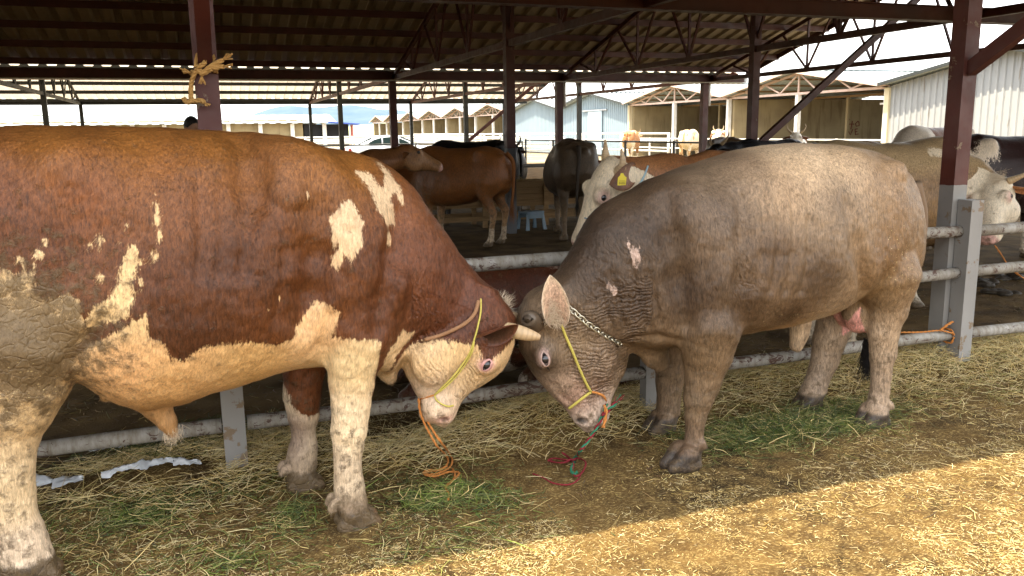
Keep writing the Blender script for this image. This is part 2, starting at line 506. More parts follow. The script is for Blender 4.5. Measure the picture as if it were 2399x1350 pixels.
hill("hills", crest([(700, 322), (800, 300), (860, 290), (930, 286), (1000, 300), (1060, 318)], 900), 900, 200, M_hill_y)

# ================================================================== corrugated sheets
def corrugated(name, p0, along, down, n_per, period, depth, nrm, mat, parent, rows=1, wob=0.0):
    """trapezoid-ribbed sheet: p0 corner, 'along' unit direction across the ribs, 'down' full vector along the ribs"""
    p0, along, down, nrm = map(lambda q: np.asarray(q, float), (p0, along, down, nrm))
    prof = [(0.0, 0), (0.30, 0), (0.42, 1), (0.72, 1), (0.84, 0)]
    S1, H1 = [], []
    for k in range(n_per):
        for (q, h) in prof:
            S1.append((k + q) * period); H1.append(h * depth)
    S1.append(n_per * period); H1.append(0)
    S1, H1 = np.array(S1), np.array(H1)
    V = []
    for r in range(rows + 1):
        o = p0 + down * (r / rows)
        V.append(o + S1[:, None] * along + (H1[:, None] + wob * np.sin(S1 * 2.1 + r)[:, None]) * nrm)
    V = np.concatenate(V)
    n = len(S1)
    Q = [(r * n + i, r * n + i + 1, (r + 1) * n + i + 1, (r + 1) * n + i) for r in range(rows) for i in range(n - 1)]
    return link_mesh(name, np_mesh(name, V, Q, False), mat, parent)

# ================================================================== the cattle shelter
shelter = empty("cattle_shelter", (X0, YF, 0), "open red steel cattle shelter with corrugated roof over the bulls", "shelter")
def sh(b, name, mat, parent=shelter, sm=False):
    """builds with world coordinates under the shelter (origin at X0, YF)"""
    o = b.build(name, mat, parent, sm)
    root = parent
    while root.parent is not None: root = root.parent
    o.data.transform(Matrix.Translation((-X0, -YF, 0)))
    return o
ROW0, ROW1, ROW2, ROW3, ROW4 = Y1 - RW, Y1, Y1 + RW, Y1 + 2 * RW, Y1 + 3 * RW
RIDGE = EAVE + SLOPE * RW
Y_EAVE = 2.77
def roof_z(Y):
    if Y < ROW2: return RIDGE - SLOPE * abs(Y - ROW1)
    return RIDGE - SLOPE * abs(Y - ROW3)
# columns
def column(x, y, z1, w, mat=M_red):
    b = MB(); b.box((x - w, y - w, -0.05), (x + w, y + w, z1))
    return sh(b, "column", mat)
for k, w in ((-1, 0.052), (0, 0.051), (1, 0.056), (2, 0.056)):
    column(X0 + k * S, YF, roof_z(YF) - 0.03, w, M_column)
for k in (-1, 1, 2, 3):
    for r, w in ((ROW1, 0.070), (ROW2, 0.085), (ROW3, 0.075), (ROW4, 0.065)):
        if k == 3 and r == ROW1: continue
        column(X0 + k * S, r, (CH - 0.05) if r in (ROW2, ROW4) else roof_z(r) - 0.24, w, M_column2 if r == ROW1 else M_red if r < ROW3 else M_darksteel)
column(X0 - 3 * S, ROW4, CH - 0.05, 0.065, M_darksteel)
# feet plates and braces at the fence columns (knee braces carry the overhanging eave)
for k in (0, 1):
    x = X0 + k * S
    sh(MB().bar((x, YF - 0.05, 1.93), (x, YF - 1.10, 1.93 + 0.633), 0.060, 0.085), "knee_brace", M_red)
for Yr in (ROW1, ROW3):
    sh(MB().bar((X0 + 2 * S + 0.06, Yr, 1.24), (X0 + 3 * S - 0.08, Yr, 4.56), 0.09, 0.11), "strut", M_red)
# beams along the building
def beam(Y, z, h, w, name="beam", x0=X_LEFT + 0.3, x1=X_END - 0.15, mat=M_red):
    b = MB(); b.box((x0, Y - w / 2, z - h / 2), (x1, Y + w / 2, z + h / 2))
    # flanges of a rolled section
    b.box((x0, Y - w * 1.1, z + h / 2), (x1, Y + w * 1.1, z + h / 2 + 0.012)); b.box((x0, Y - w * 1.1, z - h / 2 - 0.012), (x1, Y + w * 1.1, z - h / 2))
    return sh(b, name, mat)
beam(YF + 0.001, CH + 0.11, 0.09, 0.06)
beam(8.19, CH + 0.02, 0.15, 0.08)
beam(ROW2 - 0.26, CH + 0.05, 0.18, 0.10)
beam(ROW1, RIDGE - 0.34, 0.12, 0.08)
beam(ROW4 - 0.10, CH + 0.0, 0.10, 0.08, mat=M_darksteel)
beam(Y_EAVE + 0.12, roof_z(Y_EAVE + 0.12) - 0.12, 0.16, 0.05)
beam(ROW3 + 1.8, CH + 0.75, 0.11, 0.08, mat=M_darksteel)
# purlins on the four slopes
def purlins(ya, yb, n, x0=X_LEFT, x1=X_END, mat=M_red):
    for i in range(n):
        Y = ya + (yb - ya) * i / (n - 1)
        z = roof_z(Y) - 0.075
        b = MB()
        b.box((x0, Y - 0.035, z - 0.065), (x1, Y + 0.035, z + 0.065))
        sh(b, "purlin", mat)
purlins(Y_EAVE + 0.35, ROW1 - 0.2, 12)
purlins(ROW1 + 0.2, ROW2 - 0.62, 9)
purlins(ROW2 + 0.6, ROW3 - 0.2, 9, mat=M_darksteel)
purlins(ROW3 + 0.2, ROW4 - 0.05, 9, mat=M_darksteel)
# trusses across the building
def truss(x, ya, yb, mat):
    ym = (ya + yb) / 2
    t0 = empty("truss", (0, 0, 0)); t0.parent = shelter
    zt = lambda Y: roof_z(Y) - 0.19
    bar = lambda a_, b_, w, h, nm: sh(MB().bar(a_, b_, w, h), nm, mat, t0)
    bar((x, ya + 0.02, CH), (x, yb - 0.02, CH), 0.08, 0.10, "bottom_chord")
    bar((x, ya + 0.02, zt(ya) + 0.0), (x, ym, zt(ym)), 0.08, 0.09, "top_chord")
    bar((x, ym, zt(ym)), (x, yb - 0.02, zt(yb)), 0.08, 0.09, "top_chord")
    n = 8
    L = yb - ya
    for i in range(1, n):
        Y = ya + L * i / n
        if zt(Y) - CH < 0.1: continue
        bar((x, Y, CH + 0.04), (x, Y, zt(Y)), 0.042, 0.042, "web_member")
        for sgn in (-1, 1):
            Y2 = Y + sgn * L / n * 0.45
            if zt(Y2) - CH > 0.03:
                bar((x, Y + sgn * 0.025, CH + 0.04), (x, Y2, zt(Y2)), 0.040, 0.040, "web_member")
    return t0
for k in range(-3, 4):
    truss(X0 + k * S, YF + 0.08, ROW2 - 0.15, M_red)
    truss(X0 + k * S, ROW2 + 0.15, ROW4, M_darksteel if k < 1 else M_red)
# roof sheets, gutter
def slope_sheet(ya, yb, mat=M_roof, name="roof_sheet"):
    za, zb = roof_z(ya + 1e-6), roof_z(yb - 1e-6)
    d = np.array([0, yb - ya, zb - za]); n = np.cross([1, 0, 0], d); n = n / np.linalg.norm(n)
    n = n if n[2] > 0 else -n
    per = 0.36
    cnt = int((X_END - X_LEFT) / per)
    o = corrugated(name, (X_END - cnt * per - X0, ya - YF, za), (1, 0, 0), d, cnt, per, 0.055, n, mat, shelter)
    return o

slope_sheet(Y_EAVE, ROW1)
slope_sheet(ROW1, ROW2 - 0.22)
slope_sheet(ROW2 + 0.22, ROW3, M_fibre)
slope_sheet(ROW3, ROW4 + 0.1, M_fibre)
for Yr in (ROW1, ROW3):
    b = MB(); b.add([(X_LEFT, Yr - 0.3, RIDGE - 0.081 + 0.065), (X_END, Yr - 0.3, RIDGE - 0.081 + 0.065), (X_END, Yr, RIDGE + 0.065), (X_LEFT, Yr, RIDGE + 0.065), (X_END, Yr + 0.3, RIDGE - 0.081 + 0.065), (X_LEFT, Yr + 0.3, RIDGE - 0.081 + 0.065)], [(0, 1, 2, 3), (3, 2, 4, 5)])
    sh(b, "ridge_cap", M_roof)
b = MB()
b.box((X_LEFT, ROW2 - 0.20, EAVE - 0.24), (X_END, ROW2 + 0.20, EAVE - 0.22))
b.box((X_LEFT, ROW2 - 0.222, EAVE - 0.24), (X_END, ROW2 - 0.20, EAVE - 0.03))
b.box((X_LEFT, ROW2 + 0.20, EAVE - 0.24), (X_END, ROW2 + 0.222, EAVE - 0.03))
sh(b, "gutter", M_galv)
# white rainwater pipes at the inner columns of the valley row
for k in (2, 3):
    b = MB(); b.tube([(X0 + k * S + 0.15, ROW2, 2.2), (X0 + k * S + 0.15, ROW2, EAVE - 0.23)], 0.05, 10)
    sh(b, "downpipe", M_whitepaint, sm=True)
# verge trim at the end of the roof
for (ya, yb) in ((ROW1, ROW2 - 0.22), (ROW3, ROW4 + 0.1), (Y_EAVE, ROW1), (ROW2 + 0.22, ROW3)):
    sh(MB().bar((X_END - 0.03, ya, roof_z(ya + 1e-6) - 0.06), (X_END - 0.03, yb, roof_z(yb - 1e-6) - 0.06), 0.05, 0.11), "verge_rail", M_red)

# ================================================================== row of sheds behind the shelter
SHED_PEAK = 3.90
def shed(i, kind, label, back=7.0, wall=M_plaster):
    ya, yb = YW + i * WW, YW + (i + 1) * WW
    ym = (ya + yb) / 2
    root = empty("shed", (XW, ym, 0), label, "shed", "row of gabled cattle sheds")
    def put(b, name, mat, par=root, sm=False):
        o = b.build(name, mat, par, sm); o.data.transform(Matrix.Translation((-XW, -ym, 0))); return o
    ov, length = 0.5, 16.0
    # roof: two ribbed slopes, ridge along X
    for sgn in (-1, 1):
        ye = ym + sgn * WW / 2
        d = np.array([0, ye - ym, HW + 0.05 - SHED_PEAK]); nrm = np.cross([1, 0, 0], d); nrm /= np.linalg.norm(nrm); nrm = nrm if nrm[2] > 0 else -nrm
        per = 0.33; cnt = int((length + ov) / per)
        corrugated("roof_slope", (-ov, 0, SHED_PEAK), (1, 0, 0), d, cnt, per, 0.05, nrm, M_roof_far, root)
        b = MB().bar((XW - ov - 0.02, ym, SHED_PEAK + 0.0), (XW - ov - 0.02, ye, HW + 0.05), 0.05, 0.11)
        put(b, "verge_board", M_darksteel if kind == 'closed' else M_pinkpaint)
    put(MB().box((XW - ov, ym - 0.2, SHED_PEAK + 0.05), (XW + length, ym + 0.2, SHED_PEAK + 0.08)), "ridge_cap", M_roof_far)
    if kind == 'closed':
        mat = wall
        per = 0.26; n = int(WW / per)
        # gable wall of ribbed sheet, each rib strip cut to the roof line
        V, Q = [], []
        prof = [(0.0, 0), (0.55, 0), (0.65, 1), (0.9, 1)]
        s1, h1 = [], []
        for k in range(n):
            for q, h in prof: s1.append((k + q) * per); h1.append(-h * 0.05)
        s1.append(n * per); h1.append(0)
        for s_, h_ in zip(s1, h1):
            y = ya + s_ * WW / (n * per)
            zt = SHED_PEAK - abs(y - ym) / (WW / 2) * (SHED_PEAK - HW) - 0.03
            V += [(XW + h_, y, 0.0), (XW + h_, y, zt)]
        for k in range(len(s1) - 1): Q.append((2 * k, 2 * k + 1, 2 * k + 3, 2 * k + 2))
        b = MB(); b.add(V, Q); put(b, "wall_sheet", mat)
        # sliding door: flat leaf with rails, standing proud
        if i == 2:
            put(MB().box((XW - 0.13, ym - 1.5, 0.02), (XW - 0.08, ym + 0.5, 2.75)), "door_leaf", M_sheet_blue)
            put(MB().box((XW - 0.16, ym - 2.2, 2.76), (XW - 0.07, ym + 1.4, 2.84)), "door_track", M_galv)
        if i == 3:
            put(MB().box((XW - 0.11, ya + 0.5, 0.9), (XW - 0.07, ya + 0.75, 2.9)), "red_strip", M_redrope)
        put(MB().box((XW - 0.1, ya - 0.10, 0), (XW + 0.12, ya + 0.12, HW - 0.06)), "corner_post", M_cream)
        put(MB().box((XW - 0.1, yb - 0.14, 0), (XW + 0.12, yb + 0.08, HW - 0.06)), "corner_post", M_cream)
    else:
        # gable truss
        tr = empty("truss"); tr.parent = root
        bar = lambda a_, b_, w, h, nm, m=M_pinkpaint: put(MB().bar(a_, b_, w, h), nm, m, tr)
        bar((XW, ya, HW - 0.05), (XW, yb, HW - 0.05), 0.08, 0.10, "bottom_chord")
        for sgn in (-1, 1):
            bar((XW, ym, SHED_PEAK - 0.08), (XW, ym + sgn * WW / 2, HW - 0.02), 0.08, 0.09, "top_chord")
        bar((XW, ym, HW), (XW, ym, SHED_PEAK - 0.1), 0.07, 0.07, "web_member")
        zt = lambda y: SHED_PEAK - 0.08 - abs(y - ym) / (WW / 2) * (SHED_PEAK - HW - 0.06)
        for sgn in (-1, 1):
            pts = [(0.0, 1), (0.24, 0), (0.46, 1), (0.62, 0), (0.76, 1)]
            for (qa, ta), (qb, tb) in zip(pts, pts[1:]):
                y_a, y_b = ym + sgn * qa * WW / 2, ym + sgn * qb * WW / 2
                bar((XW, y_a, zt(y_a) if ta else HW), (XW, y_b, zt(y_b) if tb else HW), 0.06, 0.06, "web_member")
        # a second frame deeper inside and roof purlins
        bar2 = lambda a_, b_, w, h, nm: put(MB().bar(a_, b_, w, h), nm, M_wood)
        bar2((XW + back / 2, ya, HW - 0.12), (XW + back / 2, yb, HW - 0.12), 0.08, 0.1, "inner_beam")
        for sgn in (-1, 1):
            for q in (0.25, 0.5, 0.75):
                y = ym + sgn * q * WW / 2
                bar2((XW - ov, y, zt(y) + 0.02), (XW + length, y, zt(y) + 0.02), 0.06, 0.07, "purlin")
        # front posts, back wall, side walls
        for y in (ya + 0.02, ym):
            put(MB().box((XW - 0.09, y - 0.09, 0), (XW + 0.09, y + 0.09, HW - 0.10)), "post", M_whitepaint)
        put(MB().box((XW + back / 2 - 0.06, ym + 0.9, 0), (XW + back / 2 + 0.06, ym + 1.02, HW - 0.17)), "post", M_plaster)
        put(MB().box((XW + length - 0.3, ya + 0.25, 0), (XW + length - 0.1, yb - 0.25, HW - 0.08)), "back_wall", M_plaster)
        put(MB().box((XW + 0.15, yb - 0.22, 0), (XW + length - 0.1, yb - 0.02, HW - 0.12)), "partition_wall", M_plaster)
        put(MB().box((XW + 0.12, ya + 0.02, 0), (XW + 0.55, ya + 0.2, HW - 0.12)), "wall_end", M_cream)
        # rails between the posts
        for z in (0.55, 1.05):
            put(MB().bar((XW - 0.05, ya, z), (XW - 0.05, yb, z), 0.06, 0.06), "rail", M_whitepaint)
        for q in (0.25, 0.75):
            y = ya + q * WW
            put(MB().box((XW - 0.09, y - 0.04, 0), (XW - 0.02, y + 0.04, 1.1)), "rail_post", M_whitepaint)
    return root, put
shed(-1, 'closed', "shed with white ribbed metal gable wall beside the right steel column", wall=M_sheet_white)
s0, put0 = shed(0, 'open', "open shed with red numbers painted on its back wall")
shed(1, 'open', "open shed with tan plaster back wall right of the blue sheet walls")
shed(2, 'closed', "blue grey ribbed metal shed with a door, left of the open sheds", wall=M_sheet_blue)
shed(3, 'closed', "blue grey ribbed metal shed with a red strip, left of the one with a door", wall=M_sheet_blue)
ords = ["first", "second", "third", "fourth", "fifth", "sixth"]
for j, i in enumerate(range(4, 10)):
    shed(i, 'open', f"small open shed with truss gable, {ords[j]} beyond the blue metal sheds", wall=M_plaster)
# painted writing on the back wall: 40 / VE
M_graffiti = flat("red_marker_paint", (0.20, 0.055, 0.04), 0.9)
def stroke(o_root, put, pts, x, w=0.05):
    b = MB(); b.tube([(y, x, z) for y, z in pts], [w / 2] * len(pts), 6)
    return put(b, "painted_letter", M_graffiti)
by_ = YW + WW - 0.226
def wall_pt(px, py):
    q = on_plane_y(px, py, by_); return (q[0], q[2])
for strokes in ([(1990, 279), (1985, 291), (2001, 291)], [(1997, 284), (1993, 303)],
                [(2010, 284), (2004, 290), (2006, 296), (2013, 294), (2012, 286), (2009, 284)],
                [(1985, 303), (1992, 316), (1998, 303)], [(2003, 303), (2004, 316), (2011, 314)], [(2003, 303), (2009, 302)], [(2003, 309), (2008, 308)]):
    stroke(s0, put0, [wall_pt(*q) for q in strokes], by_)
# fluorescent batten on the white wall side
put0(MB().bar((XW + 0.9, YW + 0.22, 2.42), (XW + 0.9, YW + 1.3, 2.42), 0.07, 0.07), "batten_lamp", M_whitepaint)

# ================================================================== long low building far left
lb = empty("long_barn", (0, 74, 0), "long low barn with pale metal roof and stained walls, behind the left bull", "barn")
def putl(b, name, mat, sm=False):
    o = b.build(name, mat, lb, sm); o.data.transform(Matrix.Translation((0, -74, 0))); return o
def lpx(x, y, Y=74): q = on_plane_y(x, y, Y); return q
xl, xr = lpx(-160, 300)[0], lpx(775, 300)[0]
ze = lpx(600, 290)[2]; zr = lpx(600, 270, 78)[2]
per = 0.9; cnt = int((xr - xl + 0.6) / per)
dd = np.array([0, -4.6, ze - zr]); nn = np.cross([1, 0, 0], dd); nn /= np.linalg.norm(nn); nn = nn if nn[2] > 0 else -nn
corrugated("roof_slope", (xl, 4.0, zr), (1, 0, 0), dd, cnt, per, 0.05, nn, M_roof_far, lb)
dd2 = np.array([0, 4.6, ze - zr]); n2 = np.array([0, -nn[1], nn[2]])
corrugated("roof_slope", (xl, 4.02, zr), (1, 0, 0), dd2, cnt, per, 0.05, n2, M_roof_far, lb)
putl(MB().box((xl + 0.3, 74.4, 0), (xr - 2.3, 74.7, ze + 0.3)), "wall", M_plaster)
putl(MB().box((xl + 0.3, 81.6, 0), (xr - 0.3, 81.9, ze + 0.2)), "wall", M_plaster)
for px in range(-120, 800, 75):
    x = lpx(px - 20, 300)[0]
    putl(MB().box((x - 0.16, 73.9, 0), (x + 0.16, 74.2, ze - 0.02)), "post", M_whitepaint)
M_dark = flat("doorway_shade_paint", (0.02, 0.02, 0.022), 0.9)
putl(MB().box((xr - 2.2, 74.5, 0.6), (xr + 1.6, 80, ze - 0.1)), "doorway_shade_block", M_dark)  # solid dark block standing in for the shade inside the doorway
M_bluepaint = flat("blue_canopy", (0.05, 0.10, 0.42), 0.6)
putl(MB().bar((xr - 0.3, 73.5, ze + 0.05), (xr + 2.2, 73.5, ze - 0.15), 2.2, 0.1), "canopy", M_bluepaint)
putl(MB().box((xr + 1.6, 73.4, 0), (xr + 1.8, 73.6, ze - 0.2)), "post", flat("red_post", (0.4, 0.1, 0.09)))

# ================================================================== white pipe fences out in the yard
def pipe_fence(name, label, pa, pb, heights, npost, mat, r=0.03, pr=0.04, ptop=None, group=None, sq=False):
    pa, pb = Vector((*pa, 0)), Vector((*pb, 0))
    root = empty(name, pa, label, "fence", group)
    L = pb - pa
    for h in heights:
        b = MB(); b.tube([Vector((0, 0, h)), L + Vector((0, 0, h))], r, 8)
        b.build("rail", mat, root, True)
    for i in range(npost):
        q = L * (i / (npost - 1))
        top = ptop or (max(heights) + 0.05)
        b = MB()
        if sq: b.box((q.x - pr, q.y - pr, -0.05), (q.x + pr, q.y + pr, top))
        else: b.tube([q + Vector((0, 0, -0.05)), q + Vector((0, 0, top))], pr, 8)
        b.build("post", mat, root, not sq)
    return root
G = "white rail fences in the sunny yard"
pipe_fence("rail_fence", "long white rail fence across the yard just behind the shelter", (-20, 47), (20.5, 47), (0.45, 0.8, 1.15), 14, M_whitepaint, 0.045, 0.06, group=G)
pipe_fence("rail_fence", "white rail fence in the middle of the yard behind the car", (-20, 54), (21, 54), (0.4, 0.8, 1.2), 14, M_whitepaint, 0.05, 0.06, group=G)
pipe_fence("rail_fence", "farthest white rail fence in front of the long barn", (-24, 64), (21, 64), (0.4, 0.85, 1.3), 14, M_whitepaint, 0.06, 0.08, group=G)
pipe_fence("rail_fence", "white rail fence running along the small open sheds", (21.2, 36), (21.2, 90), (0.5, 1.0, 1.35), 12, M_whitepaint, 0.05, 0.07, group=G)
pipe_fence("rail_fence", "dark pipe fence along the far side of the shelter", (X0 - 5 * S, ROW4 + 0.4), (X_END - 0.2, ROW4 + 0.4), (0.55, 1.05), 8, M_darksteel, 0.035, 0.045)
pipe_fence("rail_fence", "dark pipe fence along the shelter's right end", (X_END - 0.3, 14.0), (X_END - 0.3, 37.5), (0.6, 1.15), 8, M_darksteel, 0.03, 0.045)
pipe_fence("rail_fence", "grey pipe rails behind the brown cow and the wooden trough", (X0 + S - 2.5, 14.7), (X0 + 2 * S, 14.7), (0.30, 0.95), 5, M_post, 0.035, 0.04)

# ================================================================== the near pipe fence
fence = empty("pen_fence", (X0, YF, 0), "grey pipe fence with chipped paint behind the two bulls", "fence")
def fr(b, name, mat, sm=False):
    o = b.build(name, mat, fence, sm); o.data.transform(Matrix.Translation((-X0, -YF, 0))); return o
SH = 2.229                                          # half a column bay
fy = YF - 0.092
for z, r in ((0.25, 0.036), (0.66, 0.036), (0.93, 0.037)):
    for xa, xb in ((X0 - 4.2, X0 - 0.055), (X0 + 0.06, X0 + SH - 0.045), (X0 + SH + 0.045, X0 + 2 * SH - 0.012), (X0 + 2 * SH + 0.082, X0 + 2 * SH + 3.9)):
        n = max(2, int((xb - xa) / 0.25))
        pts = [(xa + (xb - xa) * k / n, fy + 0.004 * math.sin(k * 0.9 + z * 7), z + 0.005 * math.sin(k * 0.7 + z * 11)) for k in range(n + 1)]
        fr(MB().tube(pts, r, 14), "rail", M_rail, True)
def chan(x, w, top, name="post"):
    b = MB(); b.box((x - w, fy - w * 0.8, -0.08), (x + w, fy + w * 0.8, top)); return fr(b, name, M_post)
chan(X0 + SH, 0.045, 1.02)
fr(MB().box((X0 + 2 * SH - 0.015, fy - 0.075, -0.08), (X0 + 2 * SH + 0.085, fy + 0.03, 1.13)), "post", M_post)
chan(X0 - 2.1, 0.045, 1.02)
chan(X0, 0.05, 0.99)
chan(X0 + 2 * SH + 2.9, 0.05, 1.1)
# ================================================================== smooth solid modelling for the animals
class Field:
    """signed distance field on a grid; bodies are grown as ONE surface"""
    def __init__(s, lo, hi, vox):
        s.lo = np.array(lo, float); s.vox = vox
        s.n = np.ceil((np.array(hi) - s.lo) / vox).astype(int) + 1
        s.ax = [(s.lo[i] + np.arange(s.n[i]) * vox).astype(np.float32) for i in range(3)]
        s.f = np.full(s.n, 0.4, np.float32)
    def box(s, lo, hi):
        sl = []
        for i in range(3):
            a_ = int(np.clip(math.floor((lo[i] - s.lo[i]) / s.vox), 0, s.n[i])); b_ = int(np.clip(math.ceil((hi[i] - s.lo[i]) / s.vox) + 1, 0, s.n[i]))
            sl.append(slice(a_, b_))
        return tuple(sl), s.ax[0][sl[0]][:, None, None], s.ax[1][sl[1]][None, :, None], s.ax[2][sl[2]][None, None, :]
    def put(s, sl, d, k, sub=False):
        a_ = s.f[sl]
        if a_.size == 0: return
        if sub:
            d = -d
            h = np.maximum(k - np.abs(a_ - d), 0) / k
            s.f[sl] = np.maximum(a_, d) + h * h * k * 0.25
        else:
            h = np.maximum(k - np.abs(a_ - d), 0) / k
            s.f[sl] = np.minimum(a_, d) - h * h * k * 0.25
    def cone(s, p, q, r1, r2, k=0.03, flat=1.0, sub=False):
        """round cone between p and q; flat < 1 squeezes it sideways (axis 1)"""
        p, q = np.array(p, float), np.array(q, float)
        m = max(r1, r2) + k + 2 * s.vox
        sl, X, Y, Z = s.box(np.minimum(p, q) - m, np.maximum(p, q) + m)
        ba = q - p; L2 = float(ba @ ba) + 1e-12
        h = np.clip(((X - p[0]) * ba[0] + (Y - p[1]) * ba[1] + (Z - p[2]) * ba[2]) / L2, 0, 1)
        d = np.sqrt((X - p[0] - h * ba[0]) ** 2 + ((Y - p[1] - h * ba[1]) / flat) ** 2 + (Z - p[2] - h * ba[2]) ** 2) - (r1 + (r2 - r1) * h)
        s.put(sl, d.astype(np.float32) * min(flat, 1.0), k, sub)
    def chain(s, pts, k=0.03, flat=1.0):
        P = np.array([q[:3] for q in pts]); m = max(q[3] for q in pts) + k + 2 * s.vox
        sl, X, Y, Z = s.box(P.min(0) - m, P.max(0) + m)
        D = None
        for p, q in zip(pts, pts[1:]):
            r1, r2 = p[3], q[3]; p, q = np.array(p[:3], float), np.array(q[:3], float)
            ba = q - p; L2 = float(ba @ ba) + 1e-12
            h = np.clip(((X - p[0]) * ba[0] + (Y - p[1]) * ba[1] + (Z - p[2]) * ba[2]) / L2, 0, 1)
            d = (np.sqrt((X - p[0] - h * ba[0]) ** 2 + ((Y - p[1] - h * ba[1]) / flat) ** 2 + (Z - p[2] - h * ba[2]) ** 2) - (r1 + (r2 - r1) * h)) * min(flat, 1.0)
            if D is None: D = d
            else:
                kk = 0.008; hh = np.maximum(kk - np.abs(D - d), 0) / kk; D = np.minimum(D, d) - hh * hh * kk * 0.25
        s.put(sl, D.astype(np.float32), k)
    def ell(s, c, r, k=0.05, ang=0.0, sub=False, yaw=0.0):
        """ellipsoid; ang turns it in the u-z plane, yaw in the u-v plane"""
        c, r = np.array(c, float), np.array(r, float)
        m = max(r) + k + 2 * s.vox
        sl, X, Y, Z = s.box(c - m, c + m)
        X, Y, Z = X - c[0], Y - c[1], Z - c[2]
        if yaw: X, Y = X * math.cos(yaw) + Y * math.sin(yaw), -X * math.sin(yaw) + Y * math.cos(yaw)
        ca, sa = math.cos(ang), math.sin(ang)
        A, C = X * ca + Z * sa, -X * sa + Z * ca
        k0 = np.sqrt((A / r[0]) ** 2 + (Y / r[1]) ** 2 + (C / r[2]) ** 2)
        k1 = np.sqrt((A / r[0] ** 2) ** 2 + (Y / r[1] ** 2) ** 2 + (C / r[2] ** 2) ** 2) + 1e-9
        s.put(sl, (k0 * (k0 - 1) / k1).astype(np.float32), k, sub)
    def torso(s, top, bot, wid, expo=2.3, pear=0.12, k=0.05):
        """body lofted along u: top/bottom outline (u,z) and half widths (u,w)"""
        u = s.ax[0]
        def pc(q):
            q = sorted(q); return np.interp(u, [i[0] for i in q], [i[1] for i in q])
        def soft(y):
            n = max(3, int(0.05 / s.vox) | 1); ker = np.hanning(n + 2)[1:-1]; ker /= ker.sum()
            return np.convolve(np.pad(y, n // 2, mode='edge'), ker, 'valid')
        T, B, W = soft(pc(top)), soft(pc(bot)), soft(pc(wid))
        c, h = (T + B) / 2, np.maximum((T - B) / 2, 0.004)
        W = np.maximum(W, 0.004)
        u0, u1 = max(min(t_[0] for t_ in top), min(t_[0] for t_ in bot)), min(max(t_[0] for t_ in top), max(t_[0] for t_ in bot))
        X = u[:, None, None]; Y = s.ax[1][None, :, None]; Z = s.ax[2][None, None, :]
        c3, h3, W3 = c[:, None, None], h[:, None, None], W[:, None, None]
        zn = (Z - c3) / h3
        we = W3 * (1 - pear * np.clip(zn, -1, 1))
        rho = (np.abs(zn) ** expo + np.abs(Y / we) ** expo + 1e-9) ** (1 / expo)
        g = np.sqrt((Z - c3) ** 2 + Y ** 2) / (rho + 1e-6)       # local radius along the ray
        d = (rho - 1) * np.minimum(g, np.minimum(h3, W3) * 1.3)
        d = np.maximum(d, np.maximum(u0 - X, X - u1))
        s.put((slice(None),) * 3, d.astype(np.float32), k)
    def head(s, O, a_, dv, prof, k=0.05, expo=2.2, lat=None):
        """lofted head: O poll, a_ unit axis to the muzzle, dv unit dorsal; prof rows (t, dorsal, ventral, halfwidth) in metres"""
        O, a_, dv = map(lambda q: np.array(q, float), (O, a_, dv))
        lt = np.cross(a_, dv)
        t_ = [p_[0] for p_ in prof]
        L = max(t_); m = max(max(abs(p_[1]), abs(p_[2]), p_[3]) for p_ in prof) + 0.06
        E_ = O + a_ * L
        sl, X, Y, Z = s.box(np.minimum(O, E_) - m, np.maximum(O, E_) + m)
        X, Y, Z = X - O[0], Y - O[1], Z - O[2]
        tt = X * a_[0] + Y * a_[1] + Z * a_[2]
        ss = X * dv[0] + Y * dv[1] + Z * dv[2]
        ll = X * lt[0] + Y * lt[1] + Z * lt[2]
        D = np.interp(tt, t_, [p_[1] for p_ in prof]); Vn = np.interp(tt, t_, [p_[2] for p_ in prof]); W = np.interp(tt, t_, [p_[3] for p_ in prof])
        c = (D + Vn) / 2; h = np.maximum((D - Vn) / 2, 0.004); W = np.maximum(W, 0.004)
        zn = (ss - c) / h
        rho = (np.abs(zn) ** expo + np.abs(ll / W) ** expo + 1e-9) ** (1 / expo)
        g = np.sqrt((ss - c) ** 2 + ll ** 2) / (rho + 1e-6)
        d = (rho - 1) * np.minimum(g, np.minimum(h, W) * 1.3)
        d = np.maximum(d, np.maximum(t_[0] - tt, tt - L))
        s.put(sl, d.astype(np.float32), k)
    def hit(s, o, d, n=1400, tmax=9.0):
        """first point where a straight line enters the solid (the surface as built so far), and its outward normal"""
        t_ = np.linspace(1.0, tmax, n * 4)
        P = np.asarray(o)[None] + t_[:, None] * np.asarray(d)[None]
        I = np.round((P - s.lo) / s.vox).astype(int)
        ok = ((I >= 1) & (I < s.n - 1)).all(1)
        I2 = np.clip(I, 1, s.n - 2)
        val = np.where(ok, s.f[I2[:, 0], I2[:, 1], I2[:, 2]], 1.0)
        k = int(np.argmax(val < 0))
        i, j, l = I2[k]
        g = np.array([s.f[i + 1, j, l] - s.f[i - 1, j, l], s.f[i, j + 1, l] - s.f[i, j - 1, l], s.f[i, j, l + 1] - s.f[i, j, l - 1]])
        return P[k], g / (np.linalg.norm(g) + 1e-9)
    def floor(s, z=0.0):
        s.f = np.maximum(s.f, (z - s.ax[2])[None, None, :])
    def mesh(s):
        g = openvdb.FloatGrid(0.4)
        g.copyFromArray(s.f)
        pts, quads = g.convertToQuads(0.0)
        V = np.asarray(pts, float) * s.vox + s.lo
        Q = np.asarray(quads, np.int64)
        # outward faces
        A, B, C = V[Q[:, 0]], V[Q[:, 1]], V[Q[:, 2]]
        N = np.cross(B - A, C - A)
        vol = np.einsum('ij,ij->i', A, N).sum()
        if vol < 0: Q = Q[:, ::-1].copy()
        return V, Q
